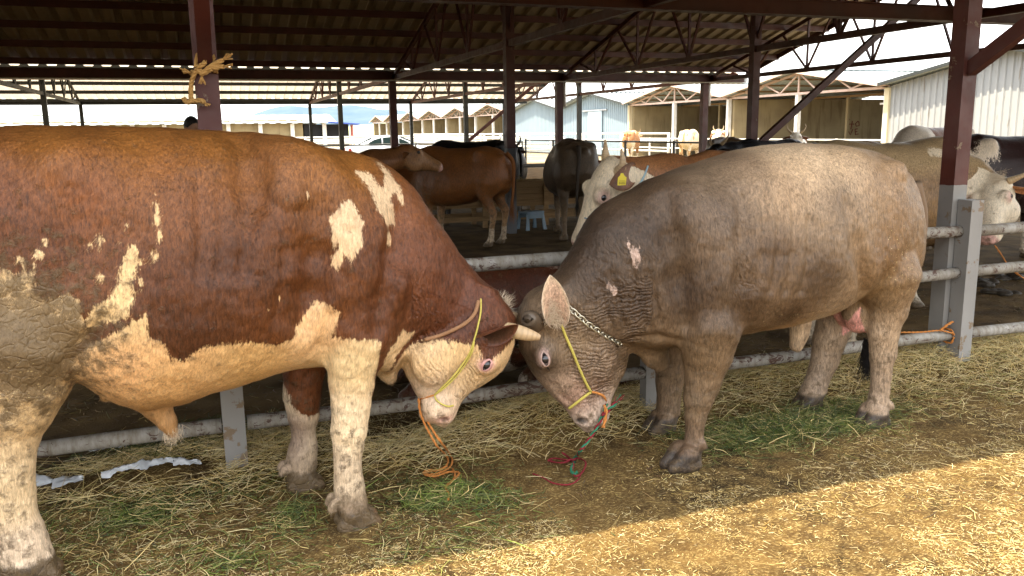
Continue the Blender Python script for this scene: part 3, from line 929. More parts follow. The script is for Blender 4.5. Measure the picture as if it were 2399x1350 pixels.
def vnormals(V, Q):
    N = np.zeros_like(V)
    fn = np.cross(V[Q[:, 2]] - V[Q[:, 0]], V[Q[:, 3]] - V[Q[:, 1]])
    for i in range(4): np.add.at(N, Q[:, i], fn)
    return N / (np.linalg.norm(N, axis=1, keepdims=True) + 1e-12)
def relax(V, Q, it=2, lam=0.5):
    for _ in range(it):
        S_ = np.zeros_like(V); cnt = np.zeros(len(V))
        for i in range(4):
            j = (i + 1) % 4
            np.add.at(S_, Q[:, i], V[Q[:, j]]); np.add.at(S_, Q[:, j], V[Q[:, i]])
            np.add.at(cnt, Q[:, i], 1); np.add.at(cnt, Q[:, j], 1)
        V = V + lam * (S_ / cnt[:, None] - V)
    return V
def poly_sd(P, poly):
    """signed distance (positive inside) of 2-D points to a polygon"""
    poly = np.asarray(poly, float)
    d = np.full(len(P), 1e9); ins = np.zeros(len(P), bool)
    for (a_, b_) in zip(poly, np.roll(poly, -1, 0)):
        e = b_ - a_; w = P - a_
        t_ = np.clip((w @ e) / (e @ e + 1e-12), 0, 1)
        d = np.minimum(d, np.hypot(w[:, 0] - t_ * e[0], w[:, 1] - t_ * e[1]))
        c = ((a_[1] <= P[:, 1]) != (b_[1] <= P[:, 1]))
        with np.errstate(divide='ignore', invalid='ignore'):
            xi = a_[0] + (P[:, 1] - a_[1]) / (e[1] if abs(e[1]) > 1e-12 else 1e-12) * e[0]
        ins ^= c & (P[:, 0] < xi)
    return np.where(ins, d, -d)
def rbf_color(P, samples, power=3.0, floor=0.03):
    W = 0; C = 0
    for (pt, col) in samples:
        d2 = ((P - np.asarray(pt)) ** 2).sum(1) + floor ** 2
        w = d2 ** (-power / 2)
        W = W + w; C = C + w[:, None] * np.asarray(col, float)
    return C / W[:, None]

def coat_material(name, white=(0.70, 0.52, 0.30), dirt=(0.085, 0.056, 0.028), wr_amp=1.0, hair=(70, 70, 14), edge=0.05):
    t = NT(name, 0.43, 0.28)
    P = t.obj()
    coat = t.attr("coat", 'Color')
    hs = t.noise(t.mapped(P, hair), 1.6, 5, 0.7, 0.4)
    hs2 = t.noise(t.mapped(P, tuple(h * 3 for h in hair)), 1.3, 3, 0.7)
    md = t.noise(P, 7.0, 5, 0.6)
    w = t.attr("white")
    w = t.math('ADD', w, t.math('MULTIPLY', t.math('SUBTRACT', hs, 0.5), edge))
    w = t.math('ADD', w, t.math('MULTIPLY', t.math('SUBTRACT', t.noise(P, 22, 4, 0.65), 0.5), edge * 0.9))
    wm = t.node("ShaderNodeMapRange"); t.l.new(w, wm.inputs[0]); wm.inputs[1].default_value = -0.004; wm.inputs[2].default_value = 0.004
    var = t.math('ADD', t.math('MULTIPLY', hs, 0.9), t.math('MULTIPLY', md, 0.5))
    var = t.math('ADD', t.math('ADD', t.math('MULTIPLY', t.math('SUBTRACT', hs, 0.5), 2.6), t.math('MULTIPLY', t.math('SUBTRACT', hs2, 0.5), 1.4)), t.math('ADD', t.math('MULTIPLY', md, 0.7), 0.65))
    cc = t.mix(1.0, coat, t.math('MAXIMUM', var, 0.25), 'MULTIPLY')
    skin = t.attr("skin", 'Fac')
    wcol = t.attr("wcol", 'Color')
    cw_ = t.mix(1.0, wcol, t.math('ADD', t.math('ADD', t.math('MULTIPLY', t.math('SUBTRACT', hs, 0.5), 1.5), t.math('MULTIPLY', t.math('SUBTRACT', hs2, 0.5), 0.9)), t.math('ADD', t.math('MULTIPLY', md, 0.5), 0.75)), 'MULTIPLY')
    c = t.mix(wm.outputs[0], cc, cw_)
    dr = t.attr("dirt")
    dn = t.noise(P, 26, 6, 0.7)
    dm = t.node("ShaderNodeMapRange"); t.l.new(t.math('ADD', t.math('MULTIPLY', dr, 0.75), t.math('SUBTRACT', dn, 0.62)), dm.inputs[0]); dm.inputs[1].default_value = -0.02; dm.inputs[2].default_value = 0.16
    c = t.mix(t.math('MULTIPLY', dm.outputs[0], 0.85), c, t.mix(t.noise(P, 60, 3), dirt, tuple(x * 1.5 for x in dirt)))
    mk = t.ramp(t.noise(P, 120, 4, 0.7), [(0.58, 0.0), (0.66, 1.0)])
    c = t.mix(t.math('MULTIPLY', mk, t.math('MINIMUM', t.math('MULTIPLY', dr, 1.3), 0.6)), c, (0.085, 0.055, 0.028))
    # straw flecks caught in the coat
    fv = t.voro(t.mapped(P, (1, 1, 1.6)), 95, 'F1', 'Color'); fd = t.voro(t.mapped(P, (1, 1, 1.6)), 95)
    fl = t.math('MULTIPLY', t.math('GREATER_THAN', t.math('ADD', t.sep(fv)[0], t.math('MULTIPLY', t.attr("fleck"), 0.22)), 1.04), t.math('LESS_THAN', fd, 0.33))
    c = t.mix(t.math('MULTIPLY', fl, 0.8), c, (0.55, 0.42, 0.2))
    # skin folds: shade painted into the creases across the "fold" coordinate
    fold = t.attr("fold", 'Fac'); fm = t.attr("foldm", 'Fac')
    ph = t.math('ADD', fold, t.math('MULTIPLY', t.noise(P, 6, 4, 0.6), 7.5))
    sn = t.math('SINE', t.math('MULTIPLY', ph, 6.2832))
    amp = t.math('MULTIPLY', fm, t.ramp(t.noise(P, 7, 4), [(0.40, 0.05), (0.62, 1.0)]))
    h = t.math('MULTIPLY', t.math('MULTIPLY', sn, amp), wr_amp)
    cr = t.math('MULTIPLY', t.math('MULTIPLY', t.math('MAXIMUM', t.math('MULTIPLY', sn, -1.0), 0.0), amp), 0.75 * wr_amp)
    c = t.mix(cr, c, t.mix(1.0, c, (0.30, 0.22, 0.18), 'MULTIPLY'))
    t.color(c)
    hh = t.math('ADD', t.math('MULTIPLY', h, 1.0), t.math('ADD', t.math('MULTIPLY', hs2, 0.28), t.math('MULTIPLY', hs, 0.30)))
    wv_ = t.node("ShaderNodeTexNoise"); t.l.new(P, wv_.inputs['Vector']); wv_.inputs['Scale'].default_value = 9.0; wv_.inputs['Detail'].default_value = 3
    ws_ = t.node("ShaderNodeVectorMath", operation='SCALE'); t.l.new(wv_.outputs['Color'], ws_.inputs[0]); ws_.inputs['Scale'].default_value = 0.09
    wa_ = t.node("ShaderNodeVectorMath", operation='ADD'); t.l.new(P, wa_.inputs[0]); t.l.new(ws_.outputs[0], wa_.inputs[1])
    clod = t.voro(wa_.outputs[0], 17, 'SMOOTH_F1'); clod2 = t.voro(wa_.outputs[0], 26, 'DISTANCE_TO_EDGE')
    hh = t.math('ADD', hh, t.math('MULTIPLY', dm.outputs[0], t.math('ADD', t.math('MULTIPLY', dn, 0.9), t.math('SUBTRACT', t.math('MINIMUM', t.math('MULTIPLY', clod2, 4.0), 0.45), t.math('MULTIPLY', clod, 0.9)))))
    t.bump(hh, 0.7, 0.008)
    t.b.inputs['Sheen Weight'].default_value = 0.0
    t.b.inputs['Sheen Roughness'].default_value = 0.5
    return t.m
def finish_body(name, V, Q, mat, parent, coat, white, wcol, dirt=None, fleck=None, fold=None, foldm=None):
    me = np_mesh(name, V, Q)
    n = len(V); z = np.zeros(n)
    f4 = lambda c: np.concatenate([np.clip(c, 0, 1), np.ones((n, 1))], 1)
    set_attr(me, "coat", f4(coat)); set_attr(me, "white", white); set_attr(me, "wcol", f4(wcol))
    set_attr(me, "dirt", z if dirt is None else dirt); set_attr(me, "fleck", z if fleck is None else fleck)
    set_attr(me, "fold", z if fold is None else fold); set_attr(me, "foldm", z if foldm is None else foldm)
    return link_mesh(name, me, mat, parent)

# ---- pieces that belong to a head
t = NT("eye_dark", 0.06, 0.7); t.color((0.012, 0.010, 0.012)); M_eye = t.m
def horn_mat(name, base, tip):
    t = NT(name, 0.42, 0.4)
    P = t.obj(); f = t.noise(t.mapped(P, (1, 1, 1)), 30, 4)
    g = t.attr("along")
    c = t.mix(t.ramp(g, [(0.0, 0.0), (1.0, 1.0)]), base, tip)
    c = t.mix(t.math('MULTIPLY', f, 0.5), c, tuple(x * 0.6 for x in base))
    rings = t.math('SINE', t.math('ADD', t.math('MULTIPLY', g, 55), t.math('MULTIPLY', f, 5.0)))
    c = t.mix(t.math('MULTIPLY', t.math('MAXIMUM', rings, 0.0), 0.35), c, tuple(x * 0.35 for x in base)); t.color(c); t.bump(t.math('ADD', f, t.math('MULTIPLY', rings, 0.25)), 0.35, 0.003)
    return t.m
M_horn = horn_mat("pale_horn", (0.50, 0.36, 0.20), (0.42, 0.28, 0.16))
M_horn_dk = horn_mat("grey_horn", (0.115, 0.080, 0.052), (0.075, 0.055, 0.038))
def unit_(q): return np.asarray(q, float) / np.linalg.norm(q)
def horn(name, pts, r0, r1, mat, parent, blunt=False):
    C = spline(pts, 6); n = len(C)
    R = [r0 + (r1 - r0) * (i / (n - 1)) ** (0.9 if not blunt else 3) for i in range(n)]
    if blunt:
        e_ = unit_(C[-1] - C[-2]); C = C + [C[-1] + e_ * r1 * 0.35, C[-1] + e_ * r1 * 0.45, C[-1] + e_ * r1 * 0.30]; R = R + [R[-1] * 0.86, R[-1] * 0.55, R[-1] * 0.2]
    b = MB(); b.tube(C, R, 14)
    o = b.build(name, mat, parent, True)
    m_ = len(C); set_attr(o.data, "along", np.repeat(np.arange(m_) / (m_ - 1), 14))
    return o
def ear(name, base, tip, face, width, cup, mat, parent, col_out, col_in, thick=0.010):
    """leaf-shaped cupped ear from base to tip, hollow side towards 'face'"""
    base, tip, face = map(lambda q: Vector(q), (base, tip, face))
    ax = (tip - base); L = ax.length; ax.normalize()
    fn = (face - ax * face.dot(ax)).normalized(); sd_ = ax.cross(fn)
    nt, ns = 22, 15
    V, Cc = [], []
    for side in (0, 1):
        for i in range(nt):
            t_ = i / (nt - 1)
            w = width * (0.34 + 1.15 * t_ ** 0.6) * max(1 - t_ ** 2.2, 0.0) ** 0.85 * 0.5 + 0.002
            for j in range(ns):
                s_ = -1 + 2 * j / (ns - 1)
                ang = s_ * (1.5 * (1 - 0.55 * t_))
                rad = w / max(math.sin(min(1.5 * (1 - 0.55 * t_), 1.45)), 0.2)
                off = (1 - math.cos(ang)) * rad * cup - (thick * (1 - abs(s_) ** 4) * (1 - t_ ** 6) if side else 0.0)
                bend = 0.06 * L * math.sin(t_ * 2.6)
                p_ = base + ax * (t_ * L) + sd_ * (math.sin(ang) * rad) + fn * (off + bend)
                V.append(tuple(p_))
                k_ = min(1.0, abs(s_) ** 3 + (t_ ** 6))
                Cc.append(col_out if side else tuple(a_ * (1 - k_) + b_ * k_ for a_, b_ in zip(col_in, col_out)))
    F = []
    for side in (0, 1):
        o_ = side * nt * ns
        for i in range(nt - 1):
            for j in range(ns - 1):
                q = (o_ + i * ns + j, o_ + i * ns + j + 1, o_ + (i + 1) * ns + j + 1, o_ + (i + 1) * ns + j)
                F.append(q if side == 0 else q[::-1])
    # stitch the rim
    def rim():
        r = [i * ns for i in range(nt)] + [(nt - 1) * ns + j for j in range(ns)][1:] + [i * ns + ns - 1 for i in range(nt - 1, -1, -1)][1:]
        return r
    r = rim(); o_ = nt * ns
    for a_, b_ in zip(r, r[1:]): F.append((a_, b_, b_ + o_, a_ + o_))
    me = bpy.data.meshes.new(name); me.from_pydata(V, [], F); me.update(); smooth(me)
    n = len(V)
    set_attr(me, "coat", np.concatenate([np.array(Cc), np.ones((n, 1))], 1)); set_attr(me, "white", np.full(n, -1.0))
    set_attr(me, "wcol", np.ones((n, 4))); set_attr(me, "dirt", np.zeros(n)); set_attr(me, "fleck", np.zeros(n)); set_attr(me, "fold", np.zeros(n)); set_attr(me, "foldm", np.zeros(n))
    return link_mesh(name, me, mat, parent)
def ball(name, c, r, mat, parent, scale=(1, 1, 1), seg=14):
    V, F = [], []
    for i in range(seg + 1):
        th = math.pi * i / seg
        for j in range(seg * 2):
            ph = math.pi * j / seg
            V.append((c[0] + r * scale[0] * math.sin(th) * math.cos(ph), c[1] + r * scale[1] * math.sin(th) * math.sin(ph), c[2] + r * scale[2] * math.cos(th)))
    m_ = seg * 2
    for i in range(seg):
        for j in range(m_):
            F.append((i * m_ + j, (i + 1) * m_ + j, (i + 1) * m_ + (j + 1) % m_, i * m_ + (j + 1) % m_))
    b = MB(); b.add(V, F)
    return b.build(name, mat, parent, True)
def hairs(name, roots, dirs, length, r, mat, parent, droop=0.3, jit=0.35, seg=4, kind=None):
    """bundle of real hair strands (three-sided, tapering)"""
    V, F = [], []
    rs = np.random.default_rng(len(roots))
    for p_, d_ in zip(roots, dirs):
        d = np.array(d_, float) + rs.normal(0, jit, 3); d /= np.linalg.norm(d)
        L = length * rs.uniform(0.55, 1.15)
        x = np.cross(d, [0.3, 0.5, 0.8]); x /= np.linalg.norm(x) + 1e-9; y = np.cross(d, x)
        q = np.array(p_, float); b0 = len(V)
        for i in range(seg + 1):
            rr = r * (1 - 0.85 * i / seg)
            for k in range(3):
                a_ = 2.094 * k; V.append(tuple(q + (x * math.cos(a_) + y * math.sin(a_)) * rr))
            q = q + d * (L / seg); d = d + np.array([0, 0, -droop / seg]) + rs.normal(0, 0.08, 3); d /= np.linalg.norm(d)
        for i in range(seg):
            for k in range(3):
                a_, b_ = b0 + i * 3 + k, b0 + i * 3 + (k + 1) % 3
                F.append((a_, b_, b_ + 3, a_ + 3))
    me = bpy.data.meshes.new(name); me.from_pydata(V, [], F); me.update(); smooth(me)
    o = link_mesh(name, me, mat, parent)
    if kind: o["kind"] = kind
    return o
def hoof(Fd, u, v, z_f, sc=1.0, yaw=0.0):
    """two claws and dew claws under a pastern at (u, v); forward is +u"""
    ca, sa = math.cos(yaw), math.sin(yaw)
    R = lambda du, dv, z: (u + du * ca - dv * sa, v + du * sa + dv * ca, z)
    for s_ in (-1, 1):
        Fd.cone(R(-0.005, s_ * 0.030 * sc, 0.062 * sc), R(0.062 * sc, s_ * 0.027 * sc, 0.018 * sc), 0.040 * sc, 0.026 * sc, 0.010)
        Fd.cone(R(-0.030 * sc, s_ * 0.030 * sc, 0.028), R(0.02, s_ * 0.030 * sc, 0.020), 0.032 * sc, 0.034 * sc, 0.010)
        Fd.cone(R(-0.062 * sc, s_ * 0.028 * sc, 0.100 * sc), R(-0.075 * sc, s_ * 0.030 * sc, 0.085 * sc), 0.019 * sc, 0.014 * sc, 0.012)
    # the cleft between the claws
    Fd.cone(R(0.075 * sc, 0, 0.0), R(0.035 * sc, 0, 0.070 * sc), 0.006, 0.004, 0.008, sub=True)

def lids(name, P, n, axis, a_len, b_len, mat, parent, r=0.006):
    """almond-shaped fold of skin lying on the surface round an eye"""
    P, n, axis = map(lambda q: np.asarray(q, float), (P, n, axis))
    n = n / np.linalg.norm(n); ax = axis - n * (axis @ n); ax /= np.linalg.norm(ax); sd_ = np.cross(n, ax)
    C = []
    for k in range(25):
        t_ = 2 * math.pi * k / 24
        x = math.cos(t_) * a_len; y = math.sin(t_) * b_len * (1 - 0.35 * math.cos(t_) ** 4)
        C.append(P + ax * x + sd_ * y + n * (0.003 - 6.0 * x * x))
    b = MB(); b.tube(C, [r * (0.75 + 0.5 * abs(math.sin(2 * math.pi * k / 24))) for k in range(25)], 8, caps=False)
    o = b.build(name, mat, parent, True)
    rim = [P + (c_ - P) * 0.86 + n * 0.0035 for c_ in C]
    b = MB(); b.tube(rim, 0.0022, 6, caps=False); b.build("lid_rim", M_eye, o, True)
    return o

def coat_hair(V, N, attrs, mat, parent, count, view, flow, length=0.020, width=0.00050, seed=1, skip=None):
    """short hairs lying along the coat, one sliver each, rooted on the body"""
    rs_ = np.random.default_rng(seed)
    ok = (N @ view < 0.35) & (V[:, 2] > 0.10)
    if skip is not None: ok &= ~skip
    ok = np.nonzero(ok)[0]
    idx = ok[rs_.integers(0, len(ok), count)]
    n = N[idx]; root = V[idx] + rs_.normal(0, 0.004, (count, 3)); root -= n * ((root - V[idx]) * n).sum(1, keepdims=True)
    d = flow(V[idx]) + rs_.normal(0, 0.13, (count, 3)); d -= n * (d * n).sum(1, keepdims=True); d /= np.linalg.norm(d, axis=1, keepdims=True) + 1e-9
    L = length * rs_.uniform(0.5, 1.35, (count, 1))
    lift = rs_.uniform(0.03, 0.13, (count, 1))
    s_ = np.cross(n, d)
    w = width * rs_.uniform(0.7, 1.4, (count, 1))
    A, B = root - s_ * w + n * 0.0004, root + s_ * w + n * 0.0004
    C = root + d * L + n * L * lift
    VV = np.stack([A, B, C], 1).reshape(-1, 3)
    base = np.arange(count) * 3
    me = np_mesh("coat_hair", VV, np.stack([base + 2, base + 1, base], 1))
    nn = n + rs_.normal(0, 0.10, (count, 3)); nn /= np.linalg.norm(nn, axis=1, keepdims=True)
    me.normals_split_custom_set_from_vertices(np.repeat(nn, 3, 0).tolist())
    var = rs_.uniform(0.75, 1.4, (count, 1))
    for k, a_ in attrs.items():
        v_ = a_[idx]
        if k in ("coat", "wcol"): v_ = np.concatenate([np.clip(v_ * var, 0, 1), np.ones((count, 1))], 1)
        set_attr(me, k, np.repeat(v_, 3, 0))
    o = link_mesh("coat_hair", me, mat, parent); o["kind"] = "stuff"
    return o
# ================================================================== the two bulls
class Frame:
    """an animal's own axes: u forward, v to one side, z up, at a spot on the ground"""
    def __init__(s, origin, yaw):
        s.o = np.array([origin[0], origin[1], 0.0]); s.yaw = yaw
        s.e = np.array([math.cos(yaw), math.sin(yaw), 0]); s.n = np.array([-math.sin(yaw), math.cos(yaw), 0])
    def uz(s, x, y, v=0.0):
        """where the sight line of a traced outline point meets the animal's own upright plane v"""
        d = ray(x, y); P0 = s.o + s.n * v
        t_ = ((P0 - EYE) @ s.n) / (d @ s.n)
        q = EYE + d * t_
        return ((q - s.o) @ s.e, q[2])
    def r(s, x, y, v, px):
        u_, z_ = s.uz(x, y, v); q = s.o + s.e * u_ + s.n * v + np.array([0, 0, z_])
        return px * depth_of(q) / F_PX
    def leg(s, rows, v):
        out = []
        for row in rows:
            x, y, rp = row[:3]; vv = v + (row[3] if len(row) > 3 else 0)
            u_, z_ = s.uz(x, y, vv); out.append((u_, vv, z_, s.r(x, y, vv, rp)))
        return out
    def empty(s, name, label, cat, group=None):
        return empty(name, (s.o[0], s.o[1], 0), label, cat, group, rz=s.yaw)
    def local(s, P):
        P = np.asarray(P, float) - s.o
        return np.stack([P @ s.e, P @ s.n, P[..., 2]], -1)
    def hit(s, fd_, x, y):
        """surface point of the animal on the traced sight line"""
        d = ray(x, y); dl = np.array([d @ s.e, d @ s.n, d[2]])
        return fd_.hit(s.local(EYE), dl)
    def world(s, q):
        q = np.asarray(q, float); return s.o + q[0] * s.e + q[1] * s.n + np.array([0, 0, q[2]])
def head_profile(fr, v, O_px, M_px, dors, vent, widths, L_end=1.0):
    """turns a traced head outline into loft rows in the head's own axes"""
    O = np.array(fr.uz(*O_px, v)); M_ = np.array(fr.uz(*M_px, v))
    a2 = (M_ - O); L = np.linalg.norm(a2); a2 /= L
    d2 = np.array([-a2[1], a2[0]])
    D = [np.array(fr.uz(*q, v)) - O for q in dors]; Vn = [np.array(fr.uz(*q, v)) - O for q in vent]
    if np.mean([q @ d2 for q in D]) < np.mean([q @ d2 for q in Vn]): d2 = -d2
    Dt = sorted((q @ a2, q @ d2) for q in D); Vt = sorted((q @ a2, q @ d2) for q in Vn)
    t0, t1 = min(Dt[0][0], Vt[0][0]), L
    rows = []
    for t_ in np.linspace(-0.02, L, 40):
        dd_ = np.interp(t_, [q[0] for q in Dt], [q[1] for q in Dt]); vv_ = np.interp(t_, [q[0] for q in Vt], [q[1] for q in Vt])
        rows.append((t_, dd_, vv_, np.interp(t_ / L, [q[0] for q in widths], [q[1] for q in widths])))
    ks = np.hanning(7)[1:-1]; ks /= ks.sum()
    A_ = np.array(rows)
    for c_ in (1, 2): A_[:, c_] = np.convolve(np.pad(A_[:, c_], 2, mode='edge'), ks, 'valid')
    return O, a2, d2, [tuple(q) for q in A_], L

# ------------------------------------------------------------------ left bull: brown and cream
fl = Frame((0.02, 3.48), math.radians(1.0))
NEAR = -1                                                       # camera side is -v for this bull
top = [fl.uz(*q) for q in [(-215, 520), (-205, 430), (-180, 360), (-130, 318), (-60, 302), (0, 297), (60, 294), (200, 297), (320, 298), (400, 300), (500, 306), (545, 309), (590, 309), (640, 318), (700, 335), (760, 347), (830, 356),
        (880, 371), (930, 402), (970, 442), (1000, 492), (1040, 550), (1080, 600), (1110, 638), (1135, 672), (1160, 700), (1175, 725)]]
bot = [fl.uz(*q) for q in [(-215, 640), (-190, 760), (-120, 830), (-40, 850), (60, 850), (150, 850), (180, 868), (235, 905), (290, 932), (340, 945), (430, 932), (500, 905), (550, 892), (600, 878), (650, 862), (700, 852), (760, 850), (820, 862), (880, 862), (905, 868),
        (925, 845), (945, 825), (975, 812), (1010, 805), (1060, 800), (1120, 790), (1160, 770), (1175, 745)]]
gu = lambda f_, x: f_.uz(x, 600)[0]
wid = [(gu(fl, x), w) for x, w in [(-215, 0.10), (-190, 0.20), (-120, 0.29), (0, 0.335), (150, 0.38), (300, 0.42), (450, 0.42), (560, 0.39), (650, 0.37), (760, 0.345), (860, 0.30), (930, 0.235), (1000, 0.185), (1080, 0.145), (1140, 0.12), (1175, 0.09)]]
fd = Field((-1.55, -0.55, -0.02), (1.35, 0.55, 1.78), 0.0088)
fd.torso(top, bot, wid, 2.35, 0.10)
def E2(f_, x, y, v, ru, rv, rz, k=0.07, ang=0.0, sub=False):
    u_, z_ = f_.uz(x, y, v); fd.ell((u_, v, z_), (ru, rv, rz), k, ang, sub)
for s_ in (-1, 1):
    E2(fl, 800, 610, 0.20 * s_, 0.17, 0.14, 0.36, 0.08, 0.15)       # shoulder blade and arm
    E2(fl, 830, 760, 0.20 * s_, 0.13, 0.105, 0.19, 0.07, 0.1)
    E2(fl, 10, 640, 0.20 * s_, 0.28, 0.145, 0.42, 0.10, -0.12)      # thigh
    E2(fl, 190, 430, 0.19 * s_, 0.13, 0.12, 0.14, 0.12)             # hip
    E2(fl, 690, 470, 0.17 * s_, 0.16, 0.17, 0.22, 0.12)
E2(fl, 935, 640, 0.0, 0.16, 0.20, 0.24, 0.10, -0.5)                 # heavy neck
E2(fl, 905, 850, 0.0, 0.045, 0.05, 0.10, 0.06, 0.2)                 # brisket fold
# folds where the elbow and the flank leave the body
legsL = [
    ([(835, 775, 78), (828, 840, 64), (824, 890, 54), (822, 945, 46), (818, 1005, 42), (816, 1045, 35), (815, 1100, 32), (818, 1140, 34), (822, 1178, 38), (828, 1206, 34)], -0.235),
    ([(720, 800, 60), (712, 870, 48), (708, 930, 43), (710, 975, 36), (712, 1015, 27), (710, 1055, 33), (707, 1085, 36), (705, 1108, 34)], 0.235),
    ([(60, 800, 150), (50, 880, 110), (30, 950, 92), (12, 1020, 74), (8, 1085, 66), (16, 1150, 58), (30, 1210, 54), (50, 1270, 55), (64, 1320, 58), (70, 1352, 54)], -0.20),
    ([(-70, 800, 120), (-90, 900, 80), (-105, 980, 58), (-100, 1060, 44), (-90, 1120, 42), (-80, 1150, 40)], 0.24),
]
for rows, v in legsL:
    L = fl.leg(rows, v); fd.chain(L, 0.035, 0.92)
    hoof(fd, L[-1][0] + 0.0, L[-1][1], 0, 1.25 if v < 0 else 1.15)
# sheath and scrotum
sh_ = fl.leg([(335, 920, 36), (368, 958, 29), (392, 988, 23), (402, 1010, 14)], -0.02); fd.chain(sh_, 0.06)
fd.chain(fl.leg([(255, 905, 22), (250, 925, 17)], 0.05), 0.02)
fd.chain(fl.leg([(105, 850, 55), (108, 920, 38), (105, 945, 32)], 0.0), 0.03)
# head
wH = [(-0.05, 0.09), (0.05, 0.125), (0.2, 0.14), (0.38, 0.142), (0.5, 0.125), (0.65, 0.098), (0.78, 0.085), (0.88, 0.092), (0.96, 0.082), (1.0, 0.04)]
hv = -0.07
O, a2, d2, rowsH, LH = head_profile(fl, hv, (1160, 690), (1022, 992),
    [(1150, 680), (1185, 708), (1202, 745), (1200, 800), (1186, 842), (1168, 872), (1125, 900), (1092, 922), (1070, 948), (1064, 972), (1046, 990)],
    [(1080, 690), (1010, 750), (965, 800), (950, 830), (950, 870), (960, 900), (984, 928), (982, 955), (996, 978), (1015, 992)], wH)
A3, D3, O3 = np.array([a2[0], 0, a2[1]]), np.array([d2[0], 0, d2[1]]), np.array([O[0], hv, O[1]])
fd.head(O3, A3, D3, rowsH, 0.05, 2.3)
def on_head(fr, x, y, v): u_, z_ = fr.uz(x, y, v); return np.array([u_, v, z_])
# brow, cheek, jaw, eye socket, nostril, mouth
for s_ in (-1, 1):
    q = on_head(fl, 1143, 850, hv + s_ * 0.115); fd.ell(q, (0.052, 0.035, 0.045), 0.04, 0.6)
    q = on_head(fl, 1010, 850, hv + s_ * 0.10); fd.ell(q, (0.085, 0.045, 0.10), 0.05, 0.3)
    q = on_head(fl, 1020, 958, hv + s_ * 0.06); fd.ell(q, (0.05, 0.035, 0.05), 0.03, 0.4)
    q = on_head(fl, 1075, 905, hv + s_ * 0.12); fd.ell(q, (0.05, 0.02, 0.10), 0.03, -0.5, sub=True)
def groove(fr_, pts, r=0.012, k=0.06, lift=0.0):
    H_ = [fr_.hit(fd, x, y) for x, y in pts]
    H_ = [p_ + n_ * lift for p_, n_ in H_]
    for p_, q_ in zip(H_, H_[1:]): fd.cone(p_, q_, r, r, k, sub=True)
for s_ in (-1, 1):
    q = on_head(fl, 1026, 950, hv + s_ * 0.035); fd.ell(q, (0.070, 0.055, 0.062), 0.03, -0.5)
    q = on_head(fl, 1034, 972, hv + s_ * 0.03); fd.ell(q, (0.052, 0.05, 0.032), 0.02, -0.2)
q = on_head(fl, 1002, 968, hv); fd.ell(q, (0.04, 0.055, 0.035), 0.02)
for s_ in (-1, 1):
    u_, z_ = fl.uz(240, 520, 0.0); fd.ell((u_, 0.555 * s_, z_), (0.17, 0.165, 0.20), 0.12, 0.0, sub=True)
    u_, z_ = fl.uz(165, 380, 0.0); fd.ell((u_, 0.27 * s_, z_), (0.06, 0.05, 0.05), 0.08)
    u_, z_ = fl.uz(880, 640, 0.0); fd.ell((u_, 0.275 * s_, z_), (0.06, 0.05, 0.10), 0.07)
for x in (665, 695, 722): groove(fl, [(x, 500), (x + 10, 590), (x + 2, 680), (x - 16, 750)], 0.004, 0.045)
for x in (470, 520, 570): groove(fl, [(x, 420), (x + 8, 520), (x, 640)], 0.004, 0.06)
groove(fl, [(742, 420), (752, 500), (748, 600), (735, 690), (715, 770)], 0.010, 0.10)
groove(fl, [(940, 500), (925, 600), (905, 700), (890, 780)], 0.010, 0.09)
groove(fl, [(560, 320), (585, 400), (600, 470)], 0.012, 0.12)
groove(fl, [(170, 845), (205, 800), (250, 745)], 0.010, 0.05)
groove(fl, [(765, 850), (755, 810), (770, 740)], 0.008, 0.04)
groove(fl, [(930, 830), (975, 800), (1040, 775), (1090, 740)], 0.006, 0.035)
groove(fl, [(985, 935), (1005, 930), (1020, 925)], 0.005, 0.02)
groove(fl, [(993, 972), (1010, 966), (1028, 968), (1040, 978)], 0.004, 0.014)
eyeL = fl.hit(fd, 1140, 856)
fd.ell(eyeL[0], (0.026, 0.016, 0.020), 0.012, 0.6, sub=True)
nosL = fl.hit(fd, 1042, 984); fd.ell(nosL[0], (0.022, 0.016, 0.010), 0.010, -0.3, sub=True)
fd.floor(0.0)
V, Q = fd.mesh(); V = relax(V, Q, 2)
N = vnormals(V, Q)
V = V + N * ((fbm(V, 14, 3, 21) - 0.5) * 0.012 + (fbm(V, 45, 2, 31) - 0.5) * 0.004)[:, None]
UZ = V[:, [0, 2]]
pv = lambda f_, pts, v: [f_.uz(x, y, v) for x, y in pts]
